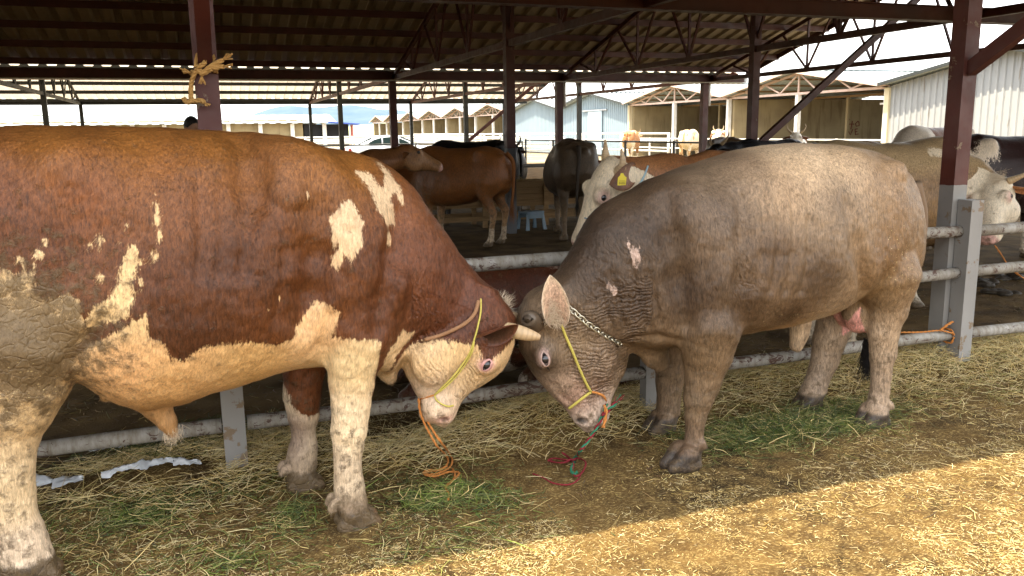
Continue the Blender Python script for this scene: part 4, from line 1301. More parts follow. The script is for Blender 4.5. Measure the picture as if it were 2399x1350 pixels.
W_L = [
    (-0.36, [(-400, 625), (0, 625), (20, 632), (45, 640), (60, 616), (70, 640), (82, 622), (85, 690), (110, 697), (165, 690), (190, 700), (194, 742), (206, 752), (204, 790), (172, 826), (162, 866), (150, 1000), (120, 1500), (-400, 1500)]),
    (-0.40, [(198, 752), (220, 716), (240, 708), (268, 690), (284, 640), (288, 610), (298, 578), (318, 574), (332, 605), (316, 640), (314, 700), (300, 735), (262, 753), (240, 750), (215, 770)]),
    (-0.36, [(170, 840), (235, 792), (280, 765), (345, 730), (352, 780), (385, 800), (400, 835), (430, 842), (470, 808), (540, 800), (600, 803), (650, 812), (690, 795), (716, 745), (742, 712), (768, 716), (800, 735), (778, 798), (840, 795), (898, 806), (890, 900), (880, 1000), (900, 1500), (745, 1500), (748, 900), (600, 930), (420, 1120), (150, 1010)]),
    (-0.34, [(848, 405), (890, 408), (905, 437), (922, 441), (928, 400), (918, 385), (945, 408), (966, 448), (970, 485), (950, 458), (938, 472), (942, 528), (922, 532), (896, 492), (886, 456)]),
    (-0.35, [(800, 478), (828, 468), (840, 500), (858, 520), (850, 572), (826, 612), (803, 592), (790, 636), (780, 622), (792, 570), (776, 520)]),
    (-0.15, [(935, 765), (962, 770), (955, 790), (922, 830), (905, 905), (880, 905), (897, 806)]),
    (-0.15, [(940, 822), (965, 805), (1000, 796), (1060, 796), (1108, 802), (1118, 835), (1152, 830), (1190, 800), (1230, 770), (1230, 880), (1100, 1010), (960, 1010), (900, 900)]),
    (0.0, [(1172, 690), (1215, 705), (1215, 745), (1190, 735)]),
    (0.235, [(600, 1500), (640, 880), (668, 905), (690, 955), (715, 965), (748, 963), (752, 940), (752, 1500)]),
]
white = np.full(len(V), -0.5)
for v, poly in W_L:
    sdp = poly_sd(UZ, pv(fl, poly, v))
    far_ok = (V[:, 1] > 0.05) if v > 0.1 else ((V[:, 1] < 0.12) | (UZ[:, 1] < 0.75))
    if v > 0.1: white = np.where(far_ok & (UZ[:, 1] < 0.7), sdp, white)
    else: white = np.maximum(white, np.where(far_ok, sdp, -0.5))
for (x, y, rx, ry) in [(368, 510, 9, 34), (374, 545, 6, 22), (362, 600, 12, 15), (232, 565, 10, 13), (207, 577, 9, 7), (104, 570, 8, 10), (88, 597, 11, 12), (45, 610, 12, 10), (931, 570, 7, 18), (656, 702, 3, 10), (630, 726, 3, 8), (283, 573, 4, 9), (331, 662, 6, 12), (236, 650, 8, 9), (790, 560, 8, 40), (727, 462, 4, 12), (295, 530, 5, 12)]:
    c_ = np.array(fl.uz(x, y, -0.39)); k_ = fl.r(x, y, -0.39, 1.0)
    white = np.maximum(white, np.where(V[:, 1] < 0, (1 - np.hypot((UZ[:, 0] - c_[0]) / (rx * k_), (UZ[:, 1] - c_[1]) / (ry * k_))) * 0.02, -1) - 0.004)
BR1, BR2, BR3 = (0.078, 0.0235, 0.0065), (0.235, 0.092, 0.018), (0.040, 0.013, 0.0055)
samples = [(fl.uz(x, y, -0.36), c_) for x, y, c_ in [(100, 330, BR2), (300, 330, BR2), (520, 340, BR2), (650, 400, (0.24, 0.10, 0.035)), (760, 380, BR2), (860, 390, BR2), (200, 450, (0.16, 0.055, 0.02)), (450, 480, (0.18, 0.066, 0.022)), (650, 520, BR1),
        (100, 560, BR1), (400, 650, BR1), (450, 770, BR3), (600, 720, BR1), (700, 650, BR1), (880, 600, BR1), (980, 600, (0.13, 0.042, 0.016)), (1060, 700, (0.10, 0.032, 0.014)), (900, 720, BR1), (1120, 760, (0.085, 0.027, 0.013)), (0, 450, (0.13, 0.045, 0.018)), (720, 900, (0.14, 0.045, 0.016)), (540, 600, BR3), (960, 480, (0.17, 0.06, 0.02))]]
coat = rbf_color(UZ, samples, 2.6, 0.10) * np.array((1.0, 1.0, 1.0))  # brown coat tones; golden back lightened to paint in light from above
CR = (0.66, 0.46, 0.25)
wsam = [(fl.uz(x, y, -0.3), c_) for x, y, c_ in [(50, 680, (0.62, 0.43, 0.22)), (60, 800, (0.42, 0.29, 0.15)), (60, 950, (0.50, 0.34, 0.17)), (40, 1150, (0.62, 0.46, 0.27)), (60, 1320, (0.60, 0.46, 0.32)), (270, 700, (0.64, 0.44, 0.21)), (300, 850, (0.62, 0.36, 0.16)), (400, 900, (0.58, 0.34, 0.14)), (600, 850, (0.55, 0.33, 0.13)),
        (750, 770, (0.62, 0.38, 0.18)), (820, 850, (0.60, 0.43, 0.22)), (820, 1000, (0.70, 0.54, 0.34)), (820, 1130, (0.55, 0.42, 0.28)), (830, 1200, (0.22, 0.15, 0.09)), (900, 450, (0.62, 0.44, 0.26)), (1000, 850, (0.62, 0.42, 0.22)), (1100, 820, (0.64, 0.43, 0.21)), (1020, 970, (0.60, 0.44, 0.30)), (700, 1000, (0.66, 0.52, 0.36)), (705, 1110, (0.30, 0.21, 0.15)), (400, 1005, (0.40, 0.22, 0.09)), (1150, 860, (0.62, 0.42, 0.22))]]
wcol = rbf_color(UZ, wsam, 3.5, 0.03) * np.array((0.97, 0.98, 1.0))
# pink round the eye and on the muzzle rim, scrotum
def blob(P3, r3, pw=2.0): return np.exp(-((((V - P3) / np.asarray(r3)) ** 2).sum(1)) ** pw)
pk = blob(eyeL[0], (0.042, 0.05, 0.036)); wcol = wcol * (1 - pk[:, None]) + np.array((0.56, 0.31, 0.26)) * pk[:, None]
pk = 0.75 * blob(nosL[0], (0.05, 0.05, 0.022), 1.0); wcol = wcol * (1 - pk[:, None]) + np.array((0.52, 0.26, 0.22)) * pk[:, None]
pk = blob(nosL[0], (0.018, 0.02, 0.009), 2.0); wcol = wcol * (1 - pk[:, None]) + np.array((0.08, 0.03, 0.03)) * pk[:, None]
sc_ = np.array(fl.uz(120, 930, 0)); pk = np.exp(-(((UZ[:, 0] - sc_[0]) / 0.07) ** 2 + ((UZ[:, 1] - sc_[1]) / 0.10) ** 2)) * (np.abs(V[:, 1]) < 0.1)
wcol = wcol * (1 - pk[:, None]) + np.array((0.55, 0.24, 0.17)) * pk[:, None]
hoofm = np.clip((0.105 - UZ[:, 1]) / 0.018, 0, 1)
wcol = wcol * (1 - hoofm[:, None]) + np.array((0.045, 0.033, 0.024)) * hoofm[:, None]
dirt = np.maximum(np.clip(0.85 - UZ[:, 1] / 0.18, 0, 0.9) * np.clip(0.35 + UZ[:, 1] / 0.12, 0, 1), 0.17 * np.clip((0.62 - UZ[:, 1]) / 0.15, 0, 1) * fbm(V, 7, 2, 55) * 1.6)
th = np.array(fl.uz(70, 800, -0.33)); dirt = np.maximum(dirt, 0.62 * np.exp(-(((UZ[:, 0] - th[0]) / 0.26) ** 2 + ((UZ[:, 1] - th[1]) / 0.28) ** 2)))
fleck = np.clip(1.2 - np.abs(UZ[:, 1] - 0.72) / 0.16, 0, 1) * (UZ[:, 0] < 0.3)
# folds: face wrinkles follow the head axis, neck folds run down the neck
tH = (UZ - O) @ a2; sH = (UZ - O) @ d2
hm = np.clip((tH - 0.10) / 0.06, 0, 1) * np.clip((LH * 0.80 - tH) / 0.05, 0, 1) * np.clip((0.085 - sH) / 0.06, 0, 1) * (UZ[:, 0] > gu(fl, 930))
nk = np.array(fl.uz(1020, 680, -0.15)); nm = 0.35 * np.exp(-(((UZ[:, 0] - nk[0]) / 0.16) ** 2 + ((UZ[:, 1] - nk[1]) / 0.22) ** 2)) * (1 - np.clip(hm, 0, 1))
fold = np.where(hm > 0.02, (tH * 0.75 - sH * 0.62) / 0.021, (UZ[:, 0] * 0.9 + UZ[:, 1] * 0.35) / 0.035)
M_coatL = coat_material("brown_cream_coat", wr_amp=0.9)
bullL = fl.empty("bull", "big brown and cream bull with yellow twine halter, at the left", "bull", "the two bulls locking heads")
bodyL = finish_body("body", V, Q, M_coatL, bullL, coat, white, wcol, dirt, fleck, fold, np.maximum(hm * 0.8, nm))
fdL = fd
N = vnormals(V, Q)
def flowL(p_):
    d = np.tile(np.array([-0.55, 0.0, -0.8]), (len(p_), 1)); d[p_[:, 2] < 0.55] = (-0.1, 0, -1.0)
    hd = ((p_[:, [0, 2]] - O) @ a2 > 0.03) & (p_[:, 0] > gu(fl, 940)); d[hd] = np.array([-a2[0], 0, -a2[1]]) * 0.8
    return d
view_l = lambda fr_: unit3(fr_.local(np.array([0.9, 3.3, 1.0])) - fr_.local(EYE))
def unit3(q): return np.asarray(q) / np.linalg.norm(q)
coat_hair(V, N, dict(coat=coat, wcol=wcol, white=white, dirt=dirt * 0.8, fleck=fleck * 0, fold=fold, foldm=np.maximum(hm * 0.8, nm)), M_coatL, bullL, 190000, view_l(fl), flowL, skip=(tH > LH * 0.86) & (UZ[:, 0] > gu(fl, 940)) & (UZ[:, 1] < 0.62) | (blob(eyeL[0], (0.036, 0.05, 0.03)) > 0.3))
# eyes, ears, horns
M_pinkskin = mottled("pink_lid_skin", (0.50, 0.27, 0.24), (0.36, 0.18, 0.16), 60, 0.45)
M_greylid = mottled("grey_lid_skin", (0.42, 0.29, 0.25), (0.25, 0.17, 0.14), 60, 0.5)
ball("eye", eyeL[0] - eyeL[1] * 0.010, 0.021, M_eye, bullL)
lids("eyelid", eyeL[0] - eyeL[1] * 0.002, eyeL[1], (0.55, 0, 0.8), 0.027, 0.017, M_pinkskin, bullL, 0.0055)
q = eyeL[0] * np.array([1, 0, 1]) + np.array([0, 2 * hv - eyeL[0][1], 0]); ball("eye", q + np.array([0, -0.01, 0]), 0.021, M_eye, bullL)
q0 = on_head(fl, 1118, 792, hv - 0.125); q1 = on_head(fl, 1214, 758, hv - 0.215)
ear("ear", q0, q1, (-0.10, -0.75, -0.62), 0.115, 0.85, M_coatL, bullL, (0.10, 0.033, 0.015), (0.035, 0.016, 0.010))
q0 = on_head(fl, 1118, 772, hv + 0.125); q1 = on_head(fl, 1195, 740, hv + 0.27)
ear("ear", q0, q1, (-0.1, 0.75, -0.6), 0.115, 0.85, M_coatL, bullL, (0.10, 0.033, 0.015), (0.035, 0.016, 0.010))
horn("horn", [on_head(fl, 1172, 770, hv - 0.09), on_head(fl, 1205, 776, hv - 0.15), on_head(fl, 1236, 784, hv - 0.175), on_head(fl, 1262, 790, hv - 0.185)], 0.033, 0.014, M_horn, bullL, True)
horn("horn", [on_head(fl, 1172, 745, hv + 0.08), on_head(fl, 1195, 745, hv + 0.16), on_head(fl, 1215, 748, hv + 0.21), on_head(fl, 1230, 752, hv + 0.23)], 0.032, 0.013, M_horn, bullL, True)
t = NT("pale_hair", 0.7, 0.2); t.color((0.62, 0.50, 0.36)); M_hair_pale = t.m
t = NT("brown_hair", 0.7, 0.2); t.color((0.13, 0.05, 0.02)); M_hair_brown = t.m
t = NT("black_hair", 0.6, 0.3); t.color((0.014, 0.011, 0.010)); M_hair_black = t.m
rp = [on_head(fl, 1150 + 42 * random.random(), 697 + 40 * random.random(), hv + random.uniform(-0.08, 0.08)) for _ in range(260)]
hairs("poll_hair", rp, [(0.5, 0, 0.55)] * len(rp), 0.05, 0.0009, M_hair_pale, bullL, 0.4, 0.45, kind="stuff")
tl = [fl.leg([(-190, 380, 30), (-225, 450, 26), (-235, 560, 22), (-225, 700, 17), (-215, 820, 13)], 0.0)]
b = MB(); C = spline([q[:3] for q in tl[0]], 5); b.tube(C, np.interp(np.linspace(0, 1, len(C)), np.linspace(0, 1, 5), [0.045, 0.036, 0.03, 0.024, 0.016]), 10); b.build("tail", M_hair_brown, bullL, True)
rp = [np.array(tl[0][-1][:3]) + rng.normal(0, 0.012, 3) for _ in range(160)]
rq = [np.array(sh_[-1][:3]) + rng.normal(0, 0.016, 3) for _ in range(130)]
hairs("sheath_hair", rq, [(0.1, 0, -1)] * len(rq), 0.05, 0.0012, M_hair_pale, bullL, 0.2, 0.35, 4, kind="stuff")
hairs("tail_tuft", rp, [(0, 0, -1)] * len(rp), 0.34, 0.0016, M_hair_pale, bullL, 0.2, 0.12, 6, kind="stuff")

# ------------------------------------------------------------------ right bull: grey-brown
frr = Frame((2.62, 3.54), math.radians(180 + 3.5))
NV = 1                                                          # camera side is +v for this bull
top = [frr.uz(*q) for q in [(2122, 560), (2120, 500), (2114, 455), (2100, 412), (2075, 376), (2040, 356), (1990, 345), (1950, 340), (1880, 336), (1800, 340), (1730, 354), (1650, 379), (1580, 405), (1520, 425), (1470, 455), (1420, 500), (1380, 548), (1340, 600), (1312, 642), (1290, 672), (1265, 700), (1248, 722)]]
bot = [frr.uz(*q) for q in [(2122, 600), (2112, 640), (2090, 670), (2040, 650), (2010, 642), (1985, 668), (1930, 712), (1880, 738), (1830, 750), (1790, 762), (1740, 768), (1680, 780), (1620, 790), (1570, 800), (1530, 812), (1500, 812), (1470, 802), (1430, 800), (1380, 800), (1320, 790), (1265, 770), (1248, 745)]]
wid = [(gu(frr, x), w) for x, w in [(2122, 0.08), (2108, 0.17), (2070, 0.25), (2010, 0.31), (1930, 0.37), (1820, 0.41), (1720, 0.40), (1640, 0.36), (1570, 0.32), (1500, 0.25), (1430, 0.20), (1370, 0.16), (1310, 0.13), (1265, 0.11), (1248, 0.09)]]
fd = Field((-0.95, -0.55, -0.02), (1.55, 0.55, 1.72), 0.0088)
fd.torso(top, bot, wid, 2.35, 0.10)
for s_ in (-1, 1):
    E2(frr, 1660, 620, 0.20 * s_, 0.16, 0.13, 0.30, 0.08, 0.2)
    E2(frr, 1655, 760, 0.20 * s_, 0.12, 0.10, 0.16, 0.07, 0.1)
    E2(frr, 2045, 560, 0.16 * s_, 0.16, 0.13, 0.32, 0.09, -0.05)
    E2(frr, 1985, 420, 0.17 * s_, 0.12, 0.11, 0.12, 0.12)
    E2(frr, 1590, 520, 0.14 * s_, 0.18, 0.16, 0.20, 0.12)
E2(frr, 1470, 600, 0.0, 0.20, 0.19, 0.26, 0.10, -0.6)
legsR = [
    ([(1662, 770, 78), (1658, 830, 60), (1648, 885, 46), (1636, 935, 36), (1630, 975, 27), (1627, 1010, 22), (1624, 1045, 23), (1614, 1078, 30), (1604, 1104, 32)], 0.225),
    ([(1580, 800, 50), (1572, 860, 38), (1568, 910, 31), (1566, 955, 28), (1560, 985, 26), (1552, 1010, 28)], -0.235),
    ([(2078, 650, 78), (2078, 720, 50), (2070, 775, 37), (2068, 830, 31), (2064, 880, 24), (2060, 925, 23), (2054, 960, 27), (2048, 980, 29)], 0.19),
    ([(1985, 690, 60), (1960, 745, 46), (1942, 800, 39), (1930, 850, 32), (1915, 890, 27), (1904, 918, 29), (1898, 936, 30)], -0.19),
]
for rows, v in legsR:
    L = frr.leg(rows, v); fd.chain(L, 0.035, 0.92)
    hoof(fd, L[-1][0] + 0.01, L[-1][1], 0, 1.22 if v > 0 else 1.12)
fd.chain(frr.leg([(1875, 755, 26), (1872, 785, 21), (1866, 808, 16)], 0.0), 0.04)                       # sheath
fd.chain(frr.leg([(2008, 680, 36), (2008, 730, 36), (2011, 748, 33)], 0.07), 0.025)                      # scrotum
fd.chain(frr.leg([(1988, 690, 34), (1984, 728, 32), (1986, 740, 28)], -0.02), 0.025)
fd.chain(frr.leg([(2015, 620, 50), (2010, 670, 36)], 0.0), 0.04)
fd.chain(frr.leg([(1500, 780, 40), (1535, 830, 34), (1548, 850, 24)], 0.0), 0.05, 0.55)                 # dewlap
hv = -0.03
O, a2, d2, rowsH, LH = head_profile(frr, hv, (1262, 700), (1386, 1002),
    [(1250, 690), (1225, 725), (1214, 770), (1222, 825), (1240, 860), (1268, 902), (1300, 934), (1330, 964), (1344, 985), (1364, 1000)],
    [(1340, 700), (1420, 760), (1456, 800), (1466, 845), (1454, 882), (1430, 908), (1421, 945), (1420, 972), (1405, 998)], wH)
A3, D3, O3 = np.array([a2[0], 0, a2[1]]), np.array([d2[0], 0, d2[1]]), np.array([O[0], hv, O[1]])
fd.head(O3, A3, D3, rowsH, 0.05, 2.3)
for s_ in (-1, 1):
    q = on_head(frr, 1277, 835, hv + s_ * 0.112); fd.ell(q, (0.05, 0.04, 0.06), 0.04, 0.3)
    q = on_head(frr, 1405, 845, hv + s_ * 0.10); fd.ell(q, (0.085, 0.045, 0.10), 0.05, -0.2)
    q = on_head(frr, 1385, 955, hv + s_ * 0.055); fd.ell(q, (0.05, 0.035, 0.055), 0.03, 0.3)
    q = on_head(frr, 1330, 905, hv + s_ * 0.135); fd.ell(q, (0.045, 0.025, 0.10), 0.03, 0.45, sub=True)
for s_ in (-1, 1):
    q = on_head(frr, 1384, 952, hv + s_ * 0.035); fd.ell(q, (0.066, 0.055, 0.066), 0.03, -0.5)
    q = on_head(frr, 1372, 980, hv + s_ * 0.03); fd.ell(q, (0.052, 0.05, 0.034), 0.02, -0.2)
q = on_head(frr, 1408, 970, hv); fd.ell(q, (0.035, 0.055, 0.04), 0.02)
for s_ in (-1, 1):
    u_, z_ = frr.uz(1955, 520, 0.0); fd.ell((u_, 0.53 * s_, z_), (0.17, 0.16, 0.20), 0.12, 0.0, sub=True)
    u_, z_ = frr.uz(2015, 395, 0.0); fd.ell((u_, 0.235 * s_, z_), (0.05, 0.045, 0.045), 0.07)
    u_, z_ = frr.uz(1590, 640, 0.0); fd.ell((u_, 0.265 * s_, z_), (0.06, 0.05, 0.09), 0.07)
for x in (1785, 1820, 1856, 1892): groove(frr, [(x, 440), (x + 8, 520), (x + 4, 600), (x - 12, 680)], 0.004, 0.045)
groove(frr, [(1742, 470), (1748, 560), (1740, 660), (1738, 760)], 0.010, 0.09)
groove(frr, [(1560, 470), (1575, 560), (1590, 660), (1600, 760)], 0.010, 0.10)
groove(frr, [(1990, 480), (2010, 580), (2022, 690)], 0.010, 0.09)
groove(frr, [(1480, 795), (1540, 790), (1590, 800)], 0.008, 0.04)
for gp_ in ([(1432, 640), (1446, 700), (1466, 775)], [(1478, 620), (1494, 690), (1516, 765)], [(1402, 665), (1418, 720), (1440, 785)], [(1520, 640), (1534, 700), (1548, 760)]): groove(frr, gp_, 0.004, 0.026)
groove(frr, [(1327, 715), (1390, 765), (1455, 808)], 0.004, 0.03)
groove(frr, [(1300, 905), (1315, 930), (1345, 950)], 0.004, 0.03)
groove(frr, [(1416, 985), (1414, 960), (1420, 940)], 0.004, 0.014)
groove(frr, [(1455, 875), (1440, 870), (1430, 880)], 0.005, 0.02)
eyeR = frr.hit(fd, 1277, 842); fd.ell(eyeR[0], (0.020, 0.016, 0.028), 0.012, 0.3, sub=True)
nosR = frr.hit(fd, 1362, 988); fd.ell(nosR[0], (0.030, 0.026, 0.017), 0.008, -0.3, sub=True)
fd.floor(0.0)
V, Q = fd.mesh(); V = relax(V, Q, 2)
N = vnormals(V, Q)
V = V + N * ((fbm(V, 14, 3, 22) - 0.5) * 0.011 + (fbm(V, 45, 2, 32) - 0.5) * 0.004)[:, None]
UZ = V[:, [0, 2]]
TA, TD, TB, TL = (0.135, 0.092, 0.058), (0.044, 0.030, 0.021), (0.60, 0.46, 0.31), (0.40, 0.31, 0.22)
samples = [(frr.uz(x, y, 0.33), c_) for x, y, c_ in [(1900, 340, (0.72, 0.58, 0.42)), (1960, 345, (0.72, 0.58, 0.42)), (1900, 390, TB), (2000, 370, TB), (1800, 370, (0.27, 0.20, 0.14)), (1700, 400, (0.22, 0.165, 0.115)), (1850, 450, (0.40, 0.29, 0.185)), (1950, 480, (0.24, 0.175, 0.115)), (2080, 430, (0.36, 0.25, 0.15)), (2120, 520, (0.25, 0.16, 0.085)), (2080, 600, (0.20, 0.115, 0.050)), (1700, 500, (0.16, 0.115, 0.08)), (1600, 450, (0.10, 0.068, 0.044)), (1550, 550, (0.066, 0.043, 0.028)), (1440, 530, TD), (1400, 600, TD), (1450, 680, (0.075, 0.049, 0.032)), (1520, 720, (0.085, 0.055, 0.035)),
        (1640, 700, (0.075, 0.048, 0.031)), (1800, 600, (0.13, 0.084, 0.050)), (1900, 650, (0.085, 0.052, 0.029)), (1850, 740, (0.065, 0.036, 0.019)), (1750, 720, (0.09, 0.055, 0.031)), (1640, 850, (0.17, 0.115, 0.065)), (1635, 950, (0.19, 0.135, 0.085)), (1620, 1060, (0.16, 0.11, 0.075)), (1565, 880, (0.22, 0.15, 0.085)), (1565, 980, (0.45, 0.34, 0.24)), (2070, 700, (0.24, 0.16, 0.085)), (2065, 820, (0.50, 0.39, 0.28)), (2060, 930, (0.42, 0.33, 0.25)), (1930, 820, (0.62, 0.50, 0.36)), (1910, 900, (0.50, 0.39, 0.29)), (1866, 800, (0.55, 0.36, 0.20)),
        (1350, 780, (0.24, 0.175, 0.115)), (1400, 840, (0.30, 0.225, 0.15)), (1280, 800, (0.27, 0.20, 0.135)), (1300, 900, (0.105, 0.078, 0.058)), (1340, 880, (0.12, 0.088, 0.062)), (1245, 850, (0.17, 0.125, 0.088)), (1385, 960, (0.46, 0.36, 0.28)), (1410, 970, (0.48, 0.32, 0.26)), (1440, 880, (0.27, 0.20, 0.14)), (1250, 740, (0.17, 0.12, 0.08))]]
coat = rbf_color(UZ, samples, 3.0, 0.05) * np.array((0.72, 0.655, 0.585))  # grey-brown tones; back lightened and belly darkened to paint in top light
lid = blob(eyeR[0], (0.026, 0.05, 0.046)); coat = coat * (1 - lid[:, None]) + np.array((0.42, 0.28, 0.24)) * lid[:, None]
mz = np.exp(-((np.clip(LH * 0.86 - ((UZ - O) @ a2), 0, 1) / 0.045) ** 2)) * (UZ[:, 0] > gu(frr, 1460)) * (UZ[:, 1] < frr.uz(1380, 905, hv)[1])
coat = coat * (1 - 0.85 * mz[:, None]) + np.array((0.50, 0.38, 0.30)) * 0.85 * mz[:, None]
scr = np.array(frr.uz(2000, 735, 0.0)); pk = (np.hypot((UZ[:, 0] - scr[0]) / 0.125, (UZ[:, 1] - scr[1] + 0.01) / 0.14) < 1) & (np.abs(V[:, 1] - 0.02) < 0.118) & (UZ[:, 1] < frr.uz(2000, 700, 0)[1])
coat = np.where(pk[:, None], np.array((0.62, 0.30, 0.25)), coat)
nd = blob(nosR[0], (0.028, 0.04, 0.017), 3.0)
coat = coat * (1 - nd[:, None]) + np.array((0.010, 0.008, 0.009)) * nd[:, None]
hoofm = np.clip((0.098 - UZ[:, 1]) / 0.018, 0, 1)
coat = coat * (1 - hoofm[:, None]) + np.array((0.045, 0.033, 0.025)) * hoofm[:, None]
white = np.full(len(V), -0.5)
for (x, y, rx, ry) in [(1515, 605, 13, 26), (1475, 695, 9, 13), (1462, 680, 5, 10), (1505, 580, 6, 12)]:
    c_ = np.array(frr.uz(x, y, 0.30)); k_ = frr.r(x, y, 0.3, 1.0)
    white = np.maximum(white, np.where(V[:, 1] > 0, (1 - np.hypot((UZ[:, 0] - c_[0]) / (rx * k_), (UZ[:, 1] - c_[1]) / (ry * k_))) * 0.02, -1) - 0.006)
wcol = np.tile(np.array((0.42, 0.30, 0.24)), (len(V), 1))
dirt = np.maximum(np.clip(0.6 - UZ[:, 1] / 0.16, 0, 0.7) * np.clip(0.3 + UZ[:, 1] / 0.12, 0, 1), 0.16 * np.clip((0.55 - UZ[:, 1]) / 0.15, 0, 1) * fbm(V, 7, 2, 55) * 1.6)
bl = frr.uz(1900, 770, 0.2); fleck = np.exp(-(((UZ[:, 0] - bl[0]) / 0.32) ** 2 + ((UZ[:, 1] - bl[1] - 0.06) / 0.10) ** 2)) * 1.25
ru = frr.uz(2100, 600, 0.3); fleck = np.maximum(fleck, 0.8 * np.exp(-(((UZ[:, 0] - ru[0]) / 0.14) ** 2 + ((UZ[:, 1] - ru[1]) / 0.25) ** 2)))
tH = (UZ - O) @ a2; sH = (UZ - O) @ d2
hm = np.clip((tH - 0.06) / 0.06, 0, 1) * np.clip((LH * 0.82 - tH) / 0.05, 0, 1) * np.clip((0.05 - sH) / 0.07, 0, 1) * (UZ[:, 0] > gu(frr, 1468))
nk = np.array(frr.uz(1450, 690, 0.2)); nm = np.exp(-(((UZ[:, 0] - nk[0]) / 0.20) ** 2 + ((UZ[:, 1] - nk[1]) / 0.24) ** 2) ** 1.5)
bd = np.array(frr.uz(1740, 640, 0.35)); nm2 = 0.5 * np.exp(-(((UZ[:, 0] - bd[0]) / 0.06) ** 2 + ((UZ[:, 1] - bd[1]) / 0.22) ** 2))
fold = np.where(hm > 0.02, (tH * 0.9 + sH * 0.35) / 0.019, (UZ[:, 0] * 0.95 - UZ[:, 1] * 0.45) / 0.026)
foldm = np.maximum(np.maximum(hm * 1.0, nm * 0.55 * (1 - hm)), nm2)
M_coatR = coat_material("grey_brown_coat", wr_amp=1.0)
bullR = frr.empty("bull", "grey-brown bull with a steel chain round its neck, at the right", "bull", "the two bulls locking heads")
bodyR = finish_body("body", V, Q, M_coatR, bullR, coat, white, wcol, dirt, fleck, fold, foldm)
fdR = fd
N = vnormals(V, Q)
def flowR(p_):
    d = np.tile(np.array([-0.55, 0.0, -0.8]), (len(p_), 1)); d[p_[:, 2] < 0.5] = (-0.1, 0, -1.0)
    hd = ((p_[:, [0, 2]] - O) @ a2 > 0.03) & (p_[:, 0] > gu(frr, 1468)); d[hd] = np.array([-a2[0], 0, -a2[1]]) * 0.8
    return d
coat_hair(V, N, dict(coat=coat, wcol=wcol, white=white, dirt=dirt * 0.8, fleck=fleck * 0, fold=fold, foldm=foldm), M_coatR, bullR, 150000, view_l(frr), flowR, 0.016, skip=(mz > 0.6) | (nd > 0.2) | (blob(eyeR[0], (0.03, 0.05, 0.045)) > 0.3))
ball("eye", eyeR[0] - eyeR[1] * 0.009, 0.022, M_eye, bullR)
lids("eyelid", eyeR[0] - eyeR[1] * 0.002, eyeR[1], (0.25, 0, 1.0), 0.034, 0.017, M_greylid, bullR, 0.0055)
C = [skinp for skinp in [frr.hit(fd, x, y)[0] + frr.hit(fd, x, y)[1] * 0.001 for x, y in [(1281, 856), (1285, 864), (1290, 873)]]]
b = MB(); b.tube(C, [0.004, 0.003, 0.001], 6); b.build("tear_duct", M_eye, bullR, True)
q = eyeR[0] * np.array([1, 0, 1]) + np.array([0, 2 * hv - eyeR[0][1] + 0.01, 0]); ball("eye", q, 0.021, M_eye, bullR)
q0 = on_head(frr, 1308, 762, hv + 0.135); q1 = on_head(frr, 1288, 642, hv + 0.215)
ear("ear", q0, q1, (0.35, 0.9, -0.1), 0.130, 0.85, M_coatR, bullR, (0.56, 0.44, 0.31), (0.50, 0.33, 0.24))
q0 = on_head(frr, 1290, 750, hv - 0.13); q1 = on_head(frr, 1265, 690, hv - 0.27)
ear("ear", q0, q1, (0.4, -0.8, -0.1), 0.125, 0.6, M_coatR, bullR, (0.30, 0.22, 0.14), (0.40, 0.25, 0.17))
rp = [on_head(frr, 1302 + random.uniform(-20, 16), 745 + random.uniform(-45, 18), hv + 0.165 + random.uniform(-0.01, 0.03)) for _ in range(600)]
hairs("ear_hair", rp, [(0.15, 0.35, 0.1)] * len(rp), 0.04, 0.0008, M_hair_pale, bullR, 0.8, 0.5, kind="stuff")
horn("horn", [on_head(frr, 1256, 757, hv + 0.09), on_head(frr, 1244, 750, hv + 0.15), on_head(frr, 1238, 748, hv + 0.185)], 0.043, 0.035, M_horn_dk, bullR, True)
horn("horn", [on_head(frr, 1248, 742, hv - 0.07), on_head(frr, 1228, 736, hv - 0.13), on_head(frr, 1214, 738, hv - 0.17)], 0.043, 0.032, M_horn_dk, bullR, True)
# tail swung between the hind legs, black tuft
C = spline([(*frr.uz(2148, 430, 0)[:1], -0.01, frr.uz(2148, 430, 0)[1]), (frr.uz(2168, 520, 0)[0], -0.02, frr.uz(2168, 520, 0)[1]), (frr.uz(2150, 650, 0)[0], -0.03, frr.uz(2150, 650, 0)[1]), (frr.uz(2085, 745, 0)[0], -0.02, frr.uz(2085, 745, 0)[1]), (frr.uz(2034, 795, 0.02)[0], 0.02, frr.uz(2034, 795, 0.02)[1])], 6)
b = MB(); b.tube(C, list(np.linspace(0.035, 0.012, len(C))), 10); t = NT("taupe_tail", 0.7, 0.2); t.color((0.16, 0.105, 0.065)); b.build("tail", t.m, bullR, True)
rp = [np.array(C[-1]) + np.array([random.uniform(-.02, .02), random.uniform(-.02, .02), random.uniform(-0.08, 0.01)]) for _ in range(320)]
hairs("tail_tuft", rp, [(0.03, 0, -1)] * len(rp), 0.20, 0.0016, M_hair_black, bullR, 0.2, 0.14, 6, kind="stuff")
